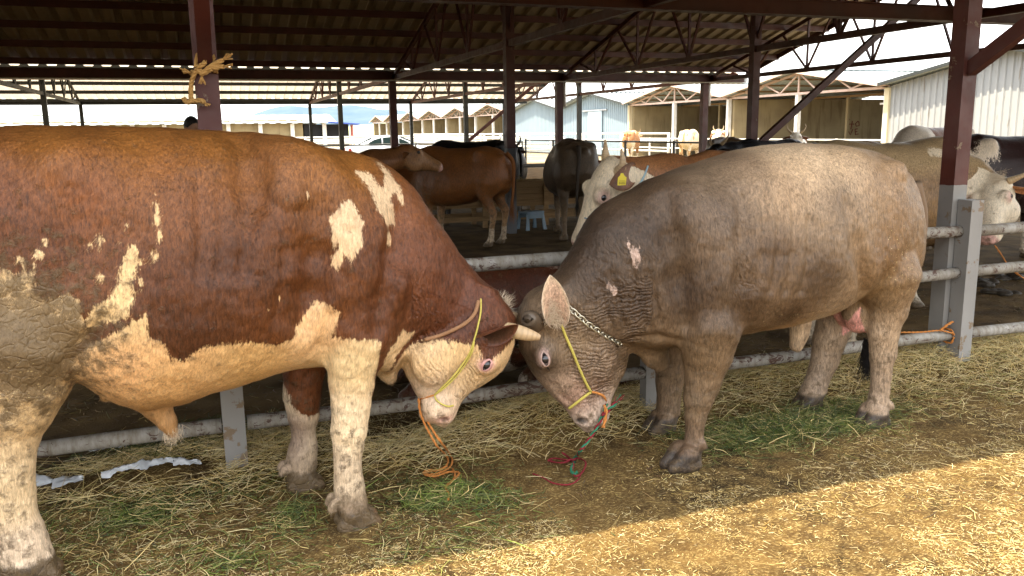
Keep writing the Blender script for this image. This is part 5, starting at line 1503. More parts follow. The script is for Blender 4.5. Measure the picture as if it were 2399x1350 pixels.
# ================================================================== the herd
HEAD_ROWS = [(-0.02, 0.055, -0.06, 0.085), (0.03, 0.085, -0.10, 0.105), (0.10, 0.10, -0.15, 0.118), (0.17, 0.10, -0.175, 0.122), (0.24, 0.09, -0.165, 0.108), (0.31, 0.072, -0.13, 0.084), (0.38, 0.062, -0.095, 0.072), (0.44, 0.056, -0.088, 0.076), (0.49, 0.046, -0.080, 0.074), (0.515, 0.02, -0.06, 0.055), (0.53, -0.01, -0.04, 0.03)]
def unit(q): q = np.asarray(q, float); return q / np.linalg.norm(q)
def cow(label, loc, yaw, head, coat, sc=1.0, vox=0.016, lying=False, horns=True, group=None, white=None, wcol=(0.66, 0.52, 0.36), fat=1.0, tail=True, cat="cow", halter=None, mat=None, ears=True, dark_tail=False, name="cow"):
    """one animal: head = (O, axis, dorsal) in its own u, v, z (already scaled); coat/white are functions of the body points"""
    z0 = -0.40 if lying else 0.0
    f_ = Field((-1.05 * sc, -0.62 * sc, -0.02 if not lying else -0.05), (1.75 * sc, 0.62 * sc, 1.95 * sc), vox)
    k_ = lambda rows: [(u_ * sc, (z_ + z0) * sc) for u_, z_ in rows]
    f_.torso(k_([(-.87, .95), (-.85, 1.10), (-.78, 1.25), (-.68, 1.33), (-.5, 1.37), (-.2, 1.335), (.1, 1.335), (.3, 1.365), (.42, 1.37), (.55, 1.31), (.65, 1.22), (.72, 1.10)]),
             k_([(-.87, .90), (-.80, .78), (-.6, .70), (-.45, .66), (-.2, .57), (.1, .53), (.35, .53), (.5, .58), (.62, .68), (.72, .85)]),
             [(u_ * sc, w * sc * fat) for u_, w in [(-.87, .08), (-.8, .18), (-.65, .25), (-.4, .29), (-.1, .345), (.15, .335), (.35, .28), (.5, .23), (.65, .15), (.72, .08)]], 2.25, 0.14)
    S3 = lambda u_, v_, z_: (u_ * sc, v_ * sc, (z_ + z0) * sc)
    for s_ in (-1, 1):
        f_.ell(S3(-.50, .215 * s_, 1.26), (.07 * sc, .06 * sc, .06 * sc), 0.08)             # hook bones
        f_.ell(S3(-.78, .10 * s_, 1.20), (.06 * sc, .05 * sc, .06 * sc), 0.06)
        f_.ell(S3(-.60, .165 * s_, .98), (.20 * sc, .115 * sc, .30 * sc), 0.08, -0.1)
        f_.ell(S3(.36, .17 * s_, .98), (.12 * sc, .10 * sc, .27 * sc), 0.08, 0.15)
        if not lying:
            fl_ = 0.03 * s_
            f_.chain([(u_ * sc, (v_ * s_) * sc, z_ * sc, r_ * sc) for u_, v_, z_, r_ in [(.36, .17, .80, .115), (.37, .17, .62, .080), (.38, .17, .46, .062), (.385, .17, .40, .060), (.385, .17, .31, .043), (.385, .17, .16, .040), (.40, .17, .10, .043), (.415, .17, .07, .038)]], 0.03, 0.9)
            hoof(f_, .425 * sc, .17 * s_ * sc, 0, 0.95 * sc)
            f_.chain([(u_ * sc, (v_ * s_) * sc, z_ * sc, r_ * sc) for u_, v_, z_, r_ in [(-.58, .17, .88, .16), (-.55, .175, .72, .105), (-.61, .175, .58, .070), (-.68, .175, .48, .056), (-.675, .175, .40, .046), (-.655, .175, .28, .038), (-.645, .175, .15, .039), (-.625, .175, .10, .042), (-.61, .175, .07, .038)]], 0.03, 0.9)
            hoof(f_, -.60 * sc, .175 * s_ * sc, 0, 0.95 * sc)
        else:
            f_.chain([(u_ * sc, (v_ * s_) * sc, z_ * sc, r_ * sc) for u_, v_, z_, r_ in [(.40, .24, .22, .10), (.62, .27, .10, .06), (.40, .32, .07, .048), (.28, .33, .06, .04)]], 0.03)
            f_.chain([(u_ * sc, (v_ * s_) * sc, z_ * sc, r_ * sc) for u_, v_, z_, r_ in [(-.55, .25, .30, .18), (-.25, .33, .14, .10), (-.50, .40, .07, .06), (-.30, .43, .06, .045)]], 0.03)
    O, ax, dv = np.array(head[0], float), unit(head[1]), np.array(head[2], float)
    dv = unit(dv - ax * (dv @ ax)); lt = np.cross(ax, dv)
    HS = 1.05 * sc
    nb = np.array(S3(.42, 0, 1.06)); ne = O + ax * 0.06 * HS - dv * 0.05 * HS
    md = (nb + ne) / 2 + np.array([0, 0, 0.02])
    f_.cone(nb, md, .25 * sc, .185 * sc, 0.10, 0.75); f_.cone(md, ne, .185 * sc, .125 * sc, 0.07, 0.85)
    f_.cone(np.array(S3(.52, 0, .80)), (nb + ne) / 2 - np.array([0, 0, .16 * sc]), .10 * sc, .07 * sc, 0.10, 0.6)
    f_.head(O, ax, dv, [tuple(q * HS for q in r_) for r_ in HEAD_ROWS], 0.05, 2.2)
    H3 = lambda t_, s_, l_: O + (ax * t_ + dv * s_ + lt * l_) * HS
    for s_ in (-1, 1):
        f_.ell(H3(.185, .055, .095 * s_), np.array((.045, .035, .045)) * HS, 0.03)
        f_.ell(H3(.20, -.09, .085 * s_), np.array((.085, .05, .085)) * HS, 0.04)
        f_.ell(H3(.46, -.02, .05 * s_), np.array((.045, .038, .045)) * HS, 0.03)
        if vox < 0.012: f_.ell(H3(.512, .012, .048 * s_), np.array((.016, .016, .016)) * HS, 0.008, sub=True)
    if not lying: f_.floor(0.0)
    V, Q = f_.mesh(); V = relax(V, Q, 1)
    N = vnormals(V, Q); V = V + N * ((fbm(V, 12, 2, 40) - 0.5) * 0.010)[:, None]
    root = empty(name, (loc[0], loc[1], 0), label, cat, group, rz=yaw)
    tt = (V - O) @ ax / HS; ss = (V - O) @ dv / HS; ll = (V - O) @ lt / HS
    inhead = (tt > -0.03) & (tt < 0.56) & (np.abs(ll) < 0.17) & (ss > -0.22) & (ss < 0.16)
    C = coat(V, tt, ss, ll, inhead); W = np.full(len(V), -0.5) if white is None else white(V, tt, ss, ll, inhead)
    wc = np.tile(np.array(wcol, float), (len(V), 1))
    mz = np.clip((tt - 0.475) / 0.02, 0, 1) * inhead
    pink = np.array((0.50, 0.28, 0.23)); C = C * (1 - mz[:, None]) + pink * mz[:, None]; wc = wc * (1 - mz[:, None]) + pink * mz[:, None]
    for s_ in (-1, 1):
        e_ = np.exp(-(((V - H3(.185, .05, .118 * s_)) ** 2).sum(1) / (0.042 * HS) ** 2) ** 2)
        wc = wc * (1 - 0.7 * e_[:, None]) + np.array((0.5, 0.27, 0.24)) * 0.7 * e_[:, None]
        for tn in (.515,):
            nd = np.exp(-(((V - H3(tn, .012, .050 * s_)) ** 2).sum(1) / (0.018 * HS) ** 2) ** 2)
            C = C * (1 - nd[:, None]) + 0.03 * nd[:, None]; wc = wc * (1 - nd[:, None]) + 0.06 * nd[:, None]
    hf = np.clip((0.075 - V[:, 2]) / 0.03, 0, 1) if not lying else np.zeros(len(V))
    C = C * (1 - hf[:, None]) + np.array((0.07, 0.05, 0.035)) * hf[:, None]; wc = wc * (1 - hf[:, None]) + np.array((0.07, 0.05, 0.035)) * hf[:, None]
    nm = np.exp(-(((V[:, 0] - .62 * sc) / .16) ** 2)) * 0.5 * (~inhead)
    finish_body("body", V, Q, mat or M_coatC, root, C, W, wc, np.maximum(np.clip(0.55 - V[:, 2] / 0.3, 0, 0.6), 0.42 * fbm(V, 2.5, 3, 91) * np.clip(1.25 - V[:, 2], 0, 1)), np.zeros(len(V)), (V[:, 0] + 0.3 * V[:, 2]) / 0.045, nm)
    if vox < 0.012:
        wv_ = np.array([loc[0], loc[1], 1.0]) - EYE; wv_ = wv_ / np.linalg.norm(wv_)
        vl = np.array([wv_[0] * math.cos(yaw) + wv_[1] * math.sin(yaw), -wv_[0] * math.sin(yaw) + wv_[1] * math.cos(yaw), wv_[2]])
        coat_hair(V, vnormals(V, Q), dict(coat=C, wcol=wc, white=W, dirt=np.zeros(len(V)), fleck=np.zeros(len(V)), fold=np.zeros(len(V)), foldm=np.zeros(len(V))), mat or M_coatC, root, 40000, vl,
                  lambda p_: np.where((((p_ - O) @ ax / HS) > 0)[:, None], -ax, np.array([-0.5, 0, -0.8])), 0.022, 0.0006, skip=mz > 0.5)
    for s_ in (-1, 1):
        p_, n_ = f_.hit(H3(.185, .052, .40 * s_) - lt * s_ * (-1.0) , lt * (-s_), 400, 1.6)
        ball("eye", p_ - n_ * 0.010 * HS, 0.020 * HS, M_eye, root, seg=10)
        if ears:
            eb, et = H3(.03, -.02, .10 * s_), H3(.05, -.05 if not lying else -.02, .285 * s_)
            ci = C[np.argmin(((V - eb) ** 2).sum(1))] if head[3:] == () else np.array(head[3])
            ear("ear", eb, et, ax * 0.8 - dv * 0.3, 0.105 * HS, 0.7, mat or M_coatC, root, tuple(ci), tuple(ci * 0.75 + np.array((.09, .04, .03))))
        if horns:
            pts = [H3(-.0, .05, .085 * s_), H3(-.03, .08, .15 * s_), H3(-.10, .12, .185 * s_), H3(-.165, .15, .175 * s_)]
            horn("horn", pts, 0.030 * HS, 0.006, M_horn if horns != 'dark' else M_horn_dk, root)
    if tail:
        pts = [S3(-.80, 0, 1.27), S3(-.90, 0, 1.15), S3(-.915, .02, .90), S3(-.90, .03, .65), S3(-.89, .03, .52)] if not lying else [S3(-.80, 0, 1.27), S3(-.93, .05, 1.0), S3(-.98, .12, .60), S3(-.98, .2, .46)]
        Cc = spline(pts, 5); b = MB(); b.tube(Cc, list(np.linspace(.032 * sc, .012 * sc, len(Cc))), 8)
        tc = C[np.argmin(((V - np.array(S3(-.84, 0, 1.15))) ** 2).sum(1))]
        if dark_tail: tc = np.array((0.05, 0.038, 0.03))
        key = "tail_hide_%d" % int(tc.sum() * 100)
        m_ = bpy.data.materials.get(key)
        if m_ is None:
            t_ = NT(key, 0.7, 0.2); t_.color(tuple(tc)); m_ = t_.m
        b.build("tail", m_, root, True)
        rp_ = [np.array(Cc[-1]) + np.array([random.uniform(-.015, .015), random.uniform(-.015, .015), random.uniform(-.02, .16)]) for _ in range(70)]
        hairs("tail_tuft", rp_, [(0, 0, -1)] * 70, .26 * sc, 0.0025, m_ if not dark_tail else M_hair_black, root, 0.1, 0.12, 4, kind="stuff")
    return root, H3, f_, HS
M_coatC = coat_material("herd_coat", wr_amp=0.8)
def plain(c1, c2=None, face=None, legs=None, seed=1, dorsal=None):
    c1 = np.array(c1); c2 = np.array(c2 if c2 is not None else c1 * 0.7)
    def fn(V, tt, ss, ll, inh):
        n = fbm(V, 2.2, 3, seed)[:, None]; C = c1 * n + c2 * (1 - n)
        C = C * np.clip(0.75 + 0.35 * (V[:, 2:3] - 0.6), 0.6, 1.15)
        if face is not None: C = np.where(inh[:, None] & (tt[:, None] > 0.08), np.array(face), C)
        if legs is not None:
            k = np.clip((0.62 - V[:, 2:3]) / 0.25, 0, 1); C = C * (1 - k) + np.array(legs) * k
        if dorsal is not None:
            k = np.clip((V[:, 2:3] - 1.15) / 0.15, 0, 1); C = C * (1 - k) + np.array(dorsal) * k
        return C
    return fn
def patches(th=0.5, scale=1.6, seed=3, face=True, legs=True, body=True, neck=False, fmin=0.0, belly=0.0):
    def fn(V, tt, ss, ll, inh):
        w = (fbm(V, scale, 2, seed) - th) * 0.35 if body else np.full(len(V), -0.4)
        if face: w = np.maximum(w, np.where(inh & (tt > fmin), (0.10 + 0.02 * 0) - np.maximum(0, -0.02 - (ss + 0.20)) * 1, -0.4))
        if legs: w = np.maximum(w, 0.42 - V[:, 2])
        if belly: w = np.maximum(w, belly - V[:, 2])
        return w
    return fn
PI = math.pi
# 1 cream-faced cow between the bulls, head in profile over the fence
f1 = Frame((3.50, 4.72), math.radians(180 + 4))
o1 = f1.local(on_plane_y(1450, 386, 4.57)); m1 = f1.local(on_plane_y(1360, 566, 4.68))
rw, H1, fld1, hs1 = cow("cream-faced brown cow with yellow ear tag and upright horns, behind the fence between the bulls", (3.50, 4.72), math.radians(184),
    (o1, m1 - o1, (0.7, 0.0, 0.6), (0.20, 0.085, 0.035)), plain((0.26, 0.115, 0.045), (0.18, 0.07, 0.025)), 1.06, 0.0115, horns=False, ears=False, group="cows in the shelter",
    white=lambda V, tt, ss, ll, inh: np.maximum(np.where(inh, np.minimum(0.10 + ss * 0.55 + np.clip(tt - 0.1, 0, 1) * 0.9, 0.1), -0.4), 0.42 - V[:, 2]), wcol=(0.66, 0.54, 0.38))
for s_ in (-1, 1):
    horn("horn", [H1(.03, .02, .085 * s_), H1(.0, .035, .120 * s_), H1(-.04, .055, .130 * s_), H1(-.085, .085, .12 * s_)], 0.042, 0.006, M_horn, rw)
# ears: the near one hangs forward across the cheek, hollow side to us
ye_ = 4.64 - 0.205
ear("ear", f1.local(on_plane_y(1486, 398, ye_ + 0.07)), f1.local(on_plane_y(1424, 432, ye_ - 0.07)), f1.local(on_plane_y(1450, 470, ye_ - 0.5)) - f1.local(on_plane_y(1450, 400, ye_)), 0.165, 0.45, M_coatC, rw, (0.13, 0.055, 0.024), (0.24, 0.125, 0.085))
ear("ear", H1(.03, -.03, .10), H1(.06, -.03, .28), (0.6, -0.6, -0.3), 0.13, 0.6, M_coatC, rw, (0.17, 0.07, 0.03), (0.22, 0.10, 0.06))
# ear tag
M_tag = flat("yellow_ear_tag", (0.78, 0.60, 0.06), 0.4)
def at_local(fr_, x, y, Y): return fr_.local(on_plane_y(x, y, Y))
tg = empty("ear_tag", (0, 0, 0), "yellow plastic ear tag with small printing, in the cream-faced cow's ear", "ear tag")
def tagpt(x, y): return on_plane_y(x, y, 4.34)
b = MB()
outl = [(1447, 435), (1466, 434), (1468, 416), (1463, 412), (1460, 406), (1455, 406), (1453, 412), (1448, 416)]
vs = [tuple(tagpt(*q)) for q in outl]; n_ = len(vs)
b.add(vs + [(x, y + 0.004, z) for x, y, z in vs], [tuple(range(n_ - 1, -1, -1)), tuple(range(n_, 2 * n_))] + [(i, (i + 1) % n_, n_ + (i + 1) % n_, n_ + i) for i in range(n_)])
b.build("tag_plate", M_tag, tg)
M_ink = flat("tag_print", (0.16, 0.12, 0.03), 0.6)
b = MB()
for x in range(1450, 1466, 2):
    p_, q_ = tagpt(x, 423.5), tagpt(x + 1.1, 425); b.box((p_[0], p_[1] - 0.0012, q_[2]), (q_[0], p_[1] - 0.0004, p_[2]))
for i, x in enumerate((1450, 1454, 1458, 1462)):
    for (xa, ya, xb, yb) in ((0, 427, 2.6, 427.7), (0, 431.4, 2.6, 432.1), (0, 427, 0.7, 432), (1.9, 427, 2.6, 432))[i % 2:]:
        p_, q_ = tagpt(x + xa, ya), tagpt(x + xb, yb); b.box((p_[0], p_[1] - 0.0012, q_[2]), (q_[0], p_[1] - 0.0004, p_[2]))
pr = b.build("printing", M_ink, tg); pr["kind"] = "stuff"

# 2 brown cow seen from behind, in the middle
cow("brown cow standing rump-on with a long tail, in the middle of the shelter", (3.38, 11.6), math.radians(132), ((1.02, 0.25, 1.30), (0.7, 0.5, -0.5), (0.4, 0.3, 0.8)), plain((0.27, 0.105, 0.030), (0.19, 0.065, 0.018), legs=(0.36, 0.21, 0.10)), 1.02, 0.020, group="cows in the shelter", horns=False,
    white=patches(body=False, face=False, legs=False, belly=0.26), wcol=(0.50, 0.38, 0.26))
# 3 brown cow lifting its head, facing right
f3 = Frame((1.10, 10.0), math.radians(-4))
o3 = f3.local(on_plane_y(938, 352, 10.0)); m3 = f3.local(on_plane_y(1022, 386, 9.95))
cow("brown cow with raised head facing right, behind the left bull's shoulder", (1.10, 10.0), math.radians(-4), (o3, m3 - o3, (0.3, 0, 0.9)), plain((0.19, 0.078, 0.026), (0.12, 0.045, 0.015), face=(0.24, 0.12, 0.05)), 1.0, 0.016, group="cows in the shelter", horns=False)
# 4 black cows behind
cow("black cow standing behind the brown cow, only its back showing", (4.35, 14.2), math.radians(176), ((0.95, 0.0, 1.0), (0.75, 0, -0.65), (0.5, 0, 0.8)), plain((0.012, 0.010, 0.010), (0.007, 0.006, 0.006)), 1.06, 0.026, group="cows in the shelter", horns='dark')
cow("black horned cow facing the bulls, right of the middle column", (5.65, 15.6), math.radians(-112), ((0.90, 0.05, 1.27), (0.80, 0.1, -0.55), (0.5, 0, 0.8)), plain((0.020, 0.014, 0.012), (0.010, 0.008, 0.008)), 0.97, 0.020, group="cows in the shelter", horns='dark',
    white=lambda V, tt, ss, ll, inh: np.where(inh & (ss > 0.05), 0.02 - np.abs(ll), -0.3), wcol=(0.25, 0.18, 0.14))
# 5 grey-brown cow from behind
cow("grey-brown cow seen from behind with a dark tail, left of the cream-faced cow", (5.25, 11.75), math.radians(72), ((1.0, 0.0, 1.20), (0.8, 0, -0.6), (0.5, 0, 0.8)), plain((0.115, 0.078, 0.048), (0.075, 0.050, 0.030), legs=(0.19, 0.13, 0.08)), 1.07, 0.019, group="cows in the shelter", horns=False, dark_tail=True, fat=1.18)
# 6 tan cow at the right, white face towards us
f6 = Frame((5.36, 5.45), math.radians(-6))
o6 = f6.local(on_plane_y(2345, 432, 5.02)); m6 = f6.local(on_plane_y(2316, 612, 4.68))
rw6, H6, fld6, hs6 = cow("tan cow with a curly white face looking over the fence, right of the red column", (5.36, 5.50), math.radians(-6), (o6, m6 - o6, (-0.85, -0.5, 0.25), (0.34, 0.14, 0.05)), plain((0.26, 0.155, 0.07), (0.20, 0.11, 0.045), dorsal=(0.34, 0.24, 0.13)), 1.09, 0.0115, horns=False, group="cows beyond the fence at the right",
    white=lambda V, tt, ss, ll, inh: np.maximum(np.where(inh & (tt > -0.03), 0.12 - np.maximum(0, np.abs(ll) - 0.10) * 2.5, -0.4), np.maximum(0.50 - V[:, 2], np.where(V[:, 0] > 0.15, (fbm(V, 3.0, 2, 8) - 0.63) * 0.3, -0.3))), wcol=(0.64, 0.54, 0.40))
for s_ in (-1, 1):
    horn("horn", [H6(.03, .04, .09 * s_), H6(.01, .05, .16 * s_), H6(-.02, .06, .23 * s_)], 0.032, 0.010, M_horn, rw6)
rp = [H6(random.uniform(-.02, .10), .10, random.uniform(-.08, .08)) for _ in range(300)]
hairs("poll_hair", rp, [(0.2, -0.6, 0.3)] * len(rp), 0.055, 0.0010, M_hair_pale, rw6, 0.9, 0.6, kind="stuff")
# 7 black and white at the right edge
cow("dark brown and white cow at the right edge, behind the white-faced one", (8.75, 7.15), math.radians(-8), ((0.95, 0, 1.30), (0.75, 0, -0.6), (0.5, 0, 0.8)), plain((0.030, 0.010, 0.009), (0.018, 0.008, 0.008)), 1.09, 0.019, group="cows beyond the fence at the right", white=patches(0.56, 1.8, 12), wcol=(0.66, 0.55, 0.42))
# 8-11 cows in the sun beyond the roof
cow("white cow with a brown saddle patch in front of the white metal wall", (11.1, 10.6), math.radians(186), ((0.95, 0, 0.95), (0.7, 0, -0.7), (0.5, 0, 0.8)), plain((0.20, 0.085, 0.035)), 1.16, 0.021, group="cows beyond the fence at the right", white=lambda V, tt, ss, ll, inh: np.where(np.abs(V[:, 0] - 0.02) < 0.24, -0.1, 0.1) + (fbm(V, 2, 2, 3) - 0.5) * 0.14, wcol=(0.66, 0.58, 0.48))
cow("tan cow with white flecks, between the grey-brown bull's back and the white patched cow", (8.05, 8.35), math.radians(187), ((0.95, 0, 0.95), (0.7, 0, -0.7), (0.5, 0, 0.8)), plain((0.30, 0.165, 0.07), (0.24, 0.12, 0.05)), 1.03, 0.021, group="cows beyond the fence at the right", white=patches(0.62, 2.6, 17), wcol=(0.66, 0.55, 0.40))
cow("black cow facing left with a pale horn, behind the slanted red strut", (9.25, 12.4), math.radians(183), ((1.0, 0, 1.27), (0.8, 0.2, -0.55), (0.5, 0, 0.8)), plain((0.012, 0.013, 0.018), (0.008, 0.008, 0.011)), 1.02, 0.021, group="cows beyond the fence at the right")
cow("white-faced horned cow looking at us, under the painted numbers", (13.2, 16.6), math.radians(232), ((0.85, 0, 1.42), (0.75, 0, -0.6), (0.6, 0, 0.8)), plain((0.22, 0.085, 0.03)), 1.02, 0.021, group="cows beyond the fence at the right", white=patches(0.52, 2.0, 23), wcol=(0.70, 0.62, 0.50))
cow("dark brown cow left of the black cow with the pale horn", (10.2, 15.0), math.radians(250), ((0.85, 0.1, 1.30), (0.75, 0, -0.6), (0.6, 0, 0.8)), plain((0.16, 0.095, 0.045), (0.10, 0.06, 0.03)), 1.03, 0.023, group="cows beyond the fence at the right", horns=False)
# far cows by the sheds
cow("orange-brown cow seen from behind, left of the tan back wall", (19.4, 36.4), math.radians(48), ((0.9, 0, 1.35), (0.75, 0, -0.6), (0.6, 0, 0.8)), plain((0.42, 0.20, 0.085), (0.36, 0.16, 0.06)), 1.12, 0.027, group="cows by the far sheds", white=patches(0.58, 2.2, 31), wcol=(0.70, 0.6, 0.45))
cow("cream cow seen from behind, left of a red column by the far sheds", (20.4, 32.8), math.radians(42), ((0.9, 0, 1.0), (0.7, 0, -0.7), (0.6, 0, 0.8)), plain((0.55, 0.36, 0.18), (0.48, 0.28, 0.13)), 1.12, 0.027, group="cows by the far sheds", horns=False, white=patches(0.50, 2.0, 37), wcol=(0.72, 0.62, 0.46))
cow("horned cow facing us by the far sheds, right of a red column", (21.2, 31.8), math.radians(236), ((0.82, 0, 1.42), (0.7, 0, -0.65), (0.6, 0, 0.8)), plain((0.46, 0.22, 0.10), (0.40, 0.18, 0.07)), 1.12, 0.027, group="cows by the far sheds", white=patches(0.50, 2.0, 41), wcol=(0.72, 0.62, 0.46))
# lying cow behind the lower rail
cow("red-brown cow lying behind the lower rail between the bulls' heads", (1.55, 4.78), math.radians(176), ((0.92, -0.05, 0.62), (0.75, 0.1, -0.6), (0.5, 0, 0.8)), plain((0.11, 0.032, 0.012), (0.07, 0.02, 0.009)), 0.86, 0.019, lying=True, group="cows in the shelter", horns=False, white=patches(0.60, 3.0, 5, face=False, legs=False), wcol=(0.5, 0.42, 0.33))

# ------------------------------------------------------------------ person behind the left bull
def person(label, loc, yaw, sc=1.0):
    f_ = Field((-0.35, -0.55, -0.01), (0.45, 0.55, 1.95), 0.016)
    S3 = lambda *q: tuple(x * sc for x in q)
    for s_ in (-1, 1):
        f_.chain([S3(0, .10 * s_, .95, .105), S3(.01, .11 * s_, .70, .085), S3(0, .11 * s_, .50, .062), S3(-.01, .11 * s_, .30, .058), S3(-.01, .11 * s_, .09, .042)], 0.03)
        f_.cone(S3(-.05, .11 * s_, .045), S3(.13, .13 * s_, .035), .05, .042, 0.03)
        f_.chain([S3(0, .19 * s_, 1.45, .062), S3(-.01, .25 * s_, 1.20, .05), S3(.03, .27 * s_, .98, .04), S3(.05, .27 * s_, .90, .035)], 0.03)
        for k, (dx, dy) in enumerate(((.0, -.03), (.02, -.012), (.025, .006), (.015, .022))):
            f_.chain([S3(.05 + dx * .3, .27 * s_ + dy * .6, .87, .013), S3(.055 + dx, .27 * s_ + dy, .82, .011), S3(.07 + dx, .265 * s_ + dy, .775 + .01 * k, .009)], 0.008)
        f_.chain([S3(.07, .265 * s_, .885, .014), S3(.105, .26 * s_, .85, .011), S3(.115, .255 * s_, .82, .010)], 0.01)
    f_.torso([(-.14, 1.0), (-.12, 1.40), (-.05, 1.50), (.05, 1.49), (.11, 1.38), (.14, 1.1)], [(-.14, .95), (-.1, .88), (0, .86), (.1, .88), (.14, .95)], [(-.14, .10), (-.08, .18), (0, .20), (.08, .18), (.14, .10)], 2.4, -0.12, 0.04)
    f_.cone(S3(0, 0, 1.46), S3(.015, 0, 1.60), .062, .055, 0.04)
    f_.ell(S3(.01, 0, 1.72), (.098, .078, .118), 0.03)
    f_.ell(S3(.04, 0, 1.66), (.062, .060, .07), 0.03)
    f_.cone(S3(.105, 0, 1.715), S3(.122, 0, 1.685), .012, .016, 0.015)
    for s_ in (-1, 1):
        f_.ell(S3(.0, .082 * s_, 1.70), (.022, .012, .033), 0.01); f_.ell(S3(.10, .032 * s_, 1.725), (.016, .016, .012), 0.012, sub=True)
    f_.cone(S3(.10, -.022, 1.645), S3(.10, .022, 1.645), .005, .005, 0.008, sub=True)
    f_.floor(0.0)
    V, Q = f_.mesh(); V = relax(V, Q, 1)
    root = empty("person", (*loc, 0), label, "person", rz=yaw)
    skin = np.array((0.30, 0.17, 0.11)); C = np.tile(skin, (len(V), 1))
    z = V[:, 2]
    C[(z < 1.50 * sc) & (z > .93 * sc)] = (0.05, 0.06, 0.08); C[z < .93 * sc] = (0.035, 0.035, 0.045); C[(z < .90 * sc) & (np.abs(V[:, 1]) > .2)] = skin; C[z < .09] = (0.02, 0.018, 0.015)
    me = np_mesh("body", V, Q); set_attr(me, "tone", np.concatenate([C, np.ones((len(V), 1))], 1))
    t_ = NT("person_tones", 0.75, 0.2); t_.color(t_.attr("tone", 'Color')); link_mesh("body", me, t_.m, root)
    # short dark hair as a close cap
    g_ = Field((-0.2, -0.2, 1.5), (0.25, 0.2, 1.95), 0.010); g_.ell(S3(-.004, 0, 1.74), (.104, .086, .112), 0.02); g_.ell(S3(.085, 0, 1.66), (.075, .10, .085), 0.02, sub=True)
    Vh, Qh = g_.mesh(); Vh = Vh + vnormals(Vh, Qh) * ((fbm(Vh, 60, 2, 2) - 0.4) * 0.012)[:, None]
    link_mesh("hair", np_mesh("hair", Vh, Qh), M_hair_black, root)
    return root
person("person with short dark hair and dark clothes behind the left bull's back", (-0.10, 11.0), math.radians(-60), 0.985)
# ================================================================== ropes, halters, chain
def skin_pt(fr_, fd_, x, y, off=0.006):
    p_, n_ = fr_.hit(fd_, x, y)
    return fr_.world(p_) + (n_[0] * fr_.e + n_[1] * fr_.n + np.array([0, 0, n_[2]])) * off
def rope(name, P, r, mat, parent=None, n=6, twist=None, sm=True, sub=5):
    C = spline(P, sub)
    if twist:
        out_ = []
        mats = mat if isinstance(mat, (list, tuple)) else [mat] * twist
        for s_ in range(twist):
            D = []; L = 0.0
            for i, q in enumerate(C):
                if i: L += np.linalg.norm(q - C[i - 1])
                d = C[min(i + 1, len(C) - 1)] - C[max(i - 1, 0)]; d = d / (np.linalg.norm(d) + 1e-9)
                x = np.cross(d, [0.3, 0.2, 0.93]); x /= np.linalg.norm(x) + 1e-9; y = np.cross(d, x)
                a_ = L / (r * 9) * 2 * math.pi + 2 * math.pi * s_ / twist
                D.append(q + (x * math.cos(a_) + y * math.sin(a_)) * r * 0.55)
            b = MB(); b.tube(D, r * 0.62, n); o = b.build(name, mats[s_], parent, sm); out_.append(o)
        return out_
    b = MB(); b.tube(C, r, n)
    return b.build(name, mat, parent, sm)
# --- left bull's halter
hl = empty("rope_halter", (0, 0, 0), "thin yellow twine halter on the brown bull's face", "halter")
pts = [skin_pt(fl, fdL, x, y) for x, y in [(1127, 700), (1126, 730), (1120, 760), (1112, 790), (1100, 825), (1082, 852), (1058, 882), (1035, 905), (1018, 924)]]
rope("cheek_cord", pts, 0.0042, M_yellow, hl)
pts = [skin_pt(fl, fdL, x, y) for x, y in [(1110, 800), (1106, 822), (1090, 850), (1068, 880), (1042, 905), (1018, 926)]]
rope("cheek_cord", pts, 0.0036, M_yellow, hl)
pts = [skin_pt(fl, fdL, x, y) for x, y in [(1018, 924), (1022, 938), (1034, 947), (1048, 952), (1060, 950)]]
rope("nose_cord", pts, 0.004, M_yellow, hl)
pts = [skin_pt(fl, fdL, x, y) for x, y in [(1018, 924), (1002, 928), (988, 934)]]
rope("nose_cord", pts, 0.004, M_orange, hl)
nr = empty("neck_rope", (0, 0, 0), "faded tan rope round the brown bull's neck, behind its ear", "rope")
rope("cord", [skin_pt(fl, fdL, x, y, 0.008) for x, y in [(1122, 705), (1112, 735), (1092, 758), (1062, 775), (1030, 788), (995, 800)]], 0.0085, rope_mat("tan_rope", (0.30, 0.17, 0.09), (0.20, 0.10, 0.05)), nr, 8)
def gp(x, y, h=0.012): 
    q = on_ground(x, y)
    for _ in range(4): q = on_ground(x, y, float(ground_h(q[0:1], q[1:2])[0]) + h)
    return np.array(q)
lead = empty("lead_rope", (0, 0, 0), "orange cord hanging from the brown bull's halter to the litter", "rope")
A = skin_pt(fl, fdL, 986, 936)
ya_ = A[1]
air = [A] + [on_plane_y(x, y, ya_ - 0.01 * i) for i, (x, y) in enumerate([(990, 960), (1003, 990), (1020, 1018), (1036, 1040)])]
rope("cord", air + [gp(1052, 1062, 0.03), gp(1060, 1080), gp(1050, 1098), gp(1022, 1110), gp(1000, 1112), gp(992, 1108), gp(1004, 1102), gp(1030, 1100), gp(1048, 1092)], 0.0055, M_orange, lead, 5, twist=2)
rope("cord", [A + np.array([-.006, -.006, .01])] + [on_plane_y(x - 4, y + 2, ya_ - 0.02) for x, y in [(988, 962), (999, 992), (1014, 1020), (1030, 1046)]] + [gp(1044, 1066, 0.03), gp(1050, 1082), gp(1036, 1100), gp(1008, 1104), gp(996, 1112), gp(1020, 1116), gp(1052, 1106), gp(1076, 1108), gp(1062, 1124), gp(1044, 1140), gp(1052, 1158), gp(1050, 1172)], 0.0055, M_orange, lead, 5, twist=2)
rope("cord", [gp(1060, 1098, .015), gp(1066, 1112, .02), gp(1058, 1130, .015), gp(1040, 1142)], 0.005, M_orange, lead, 5, twist=2)
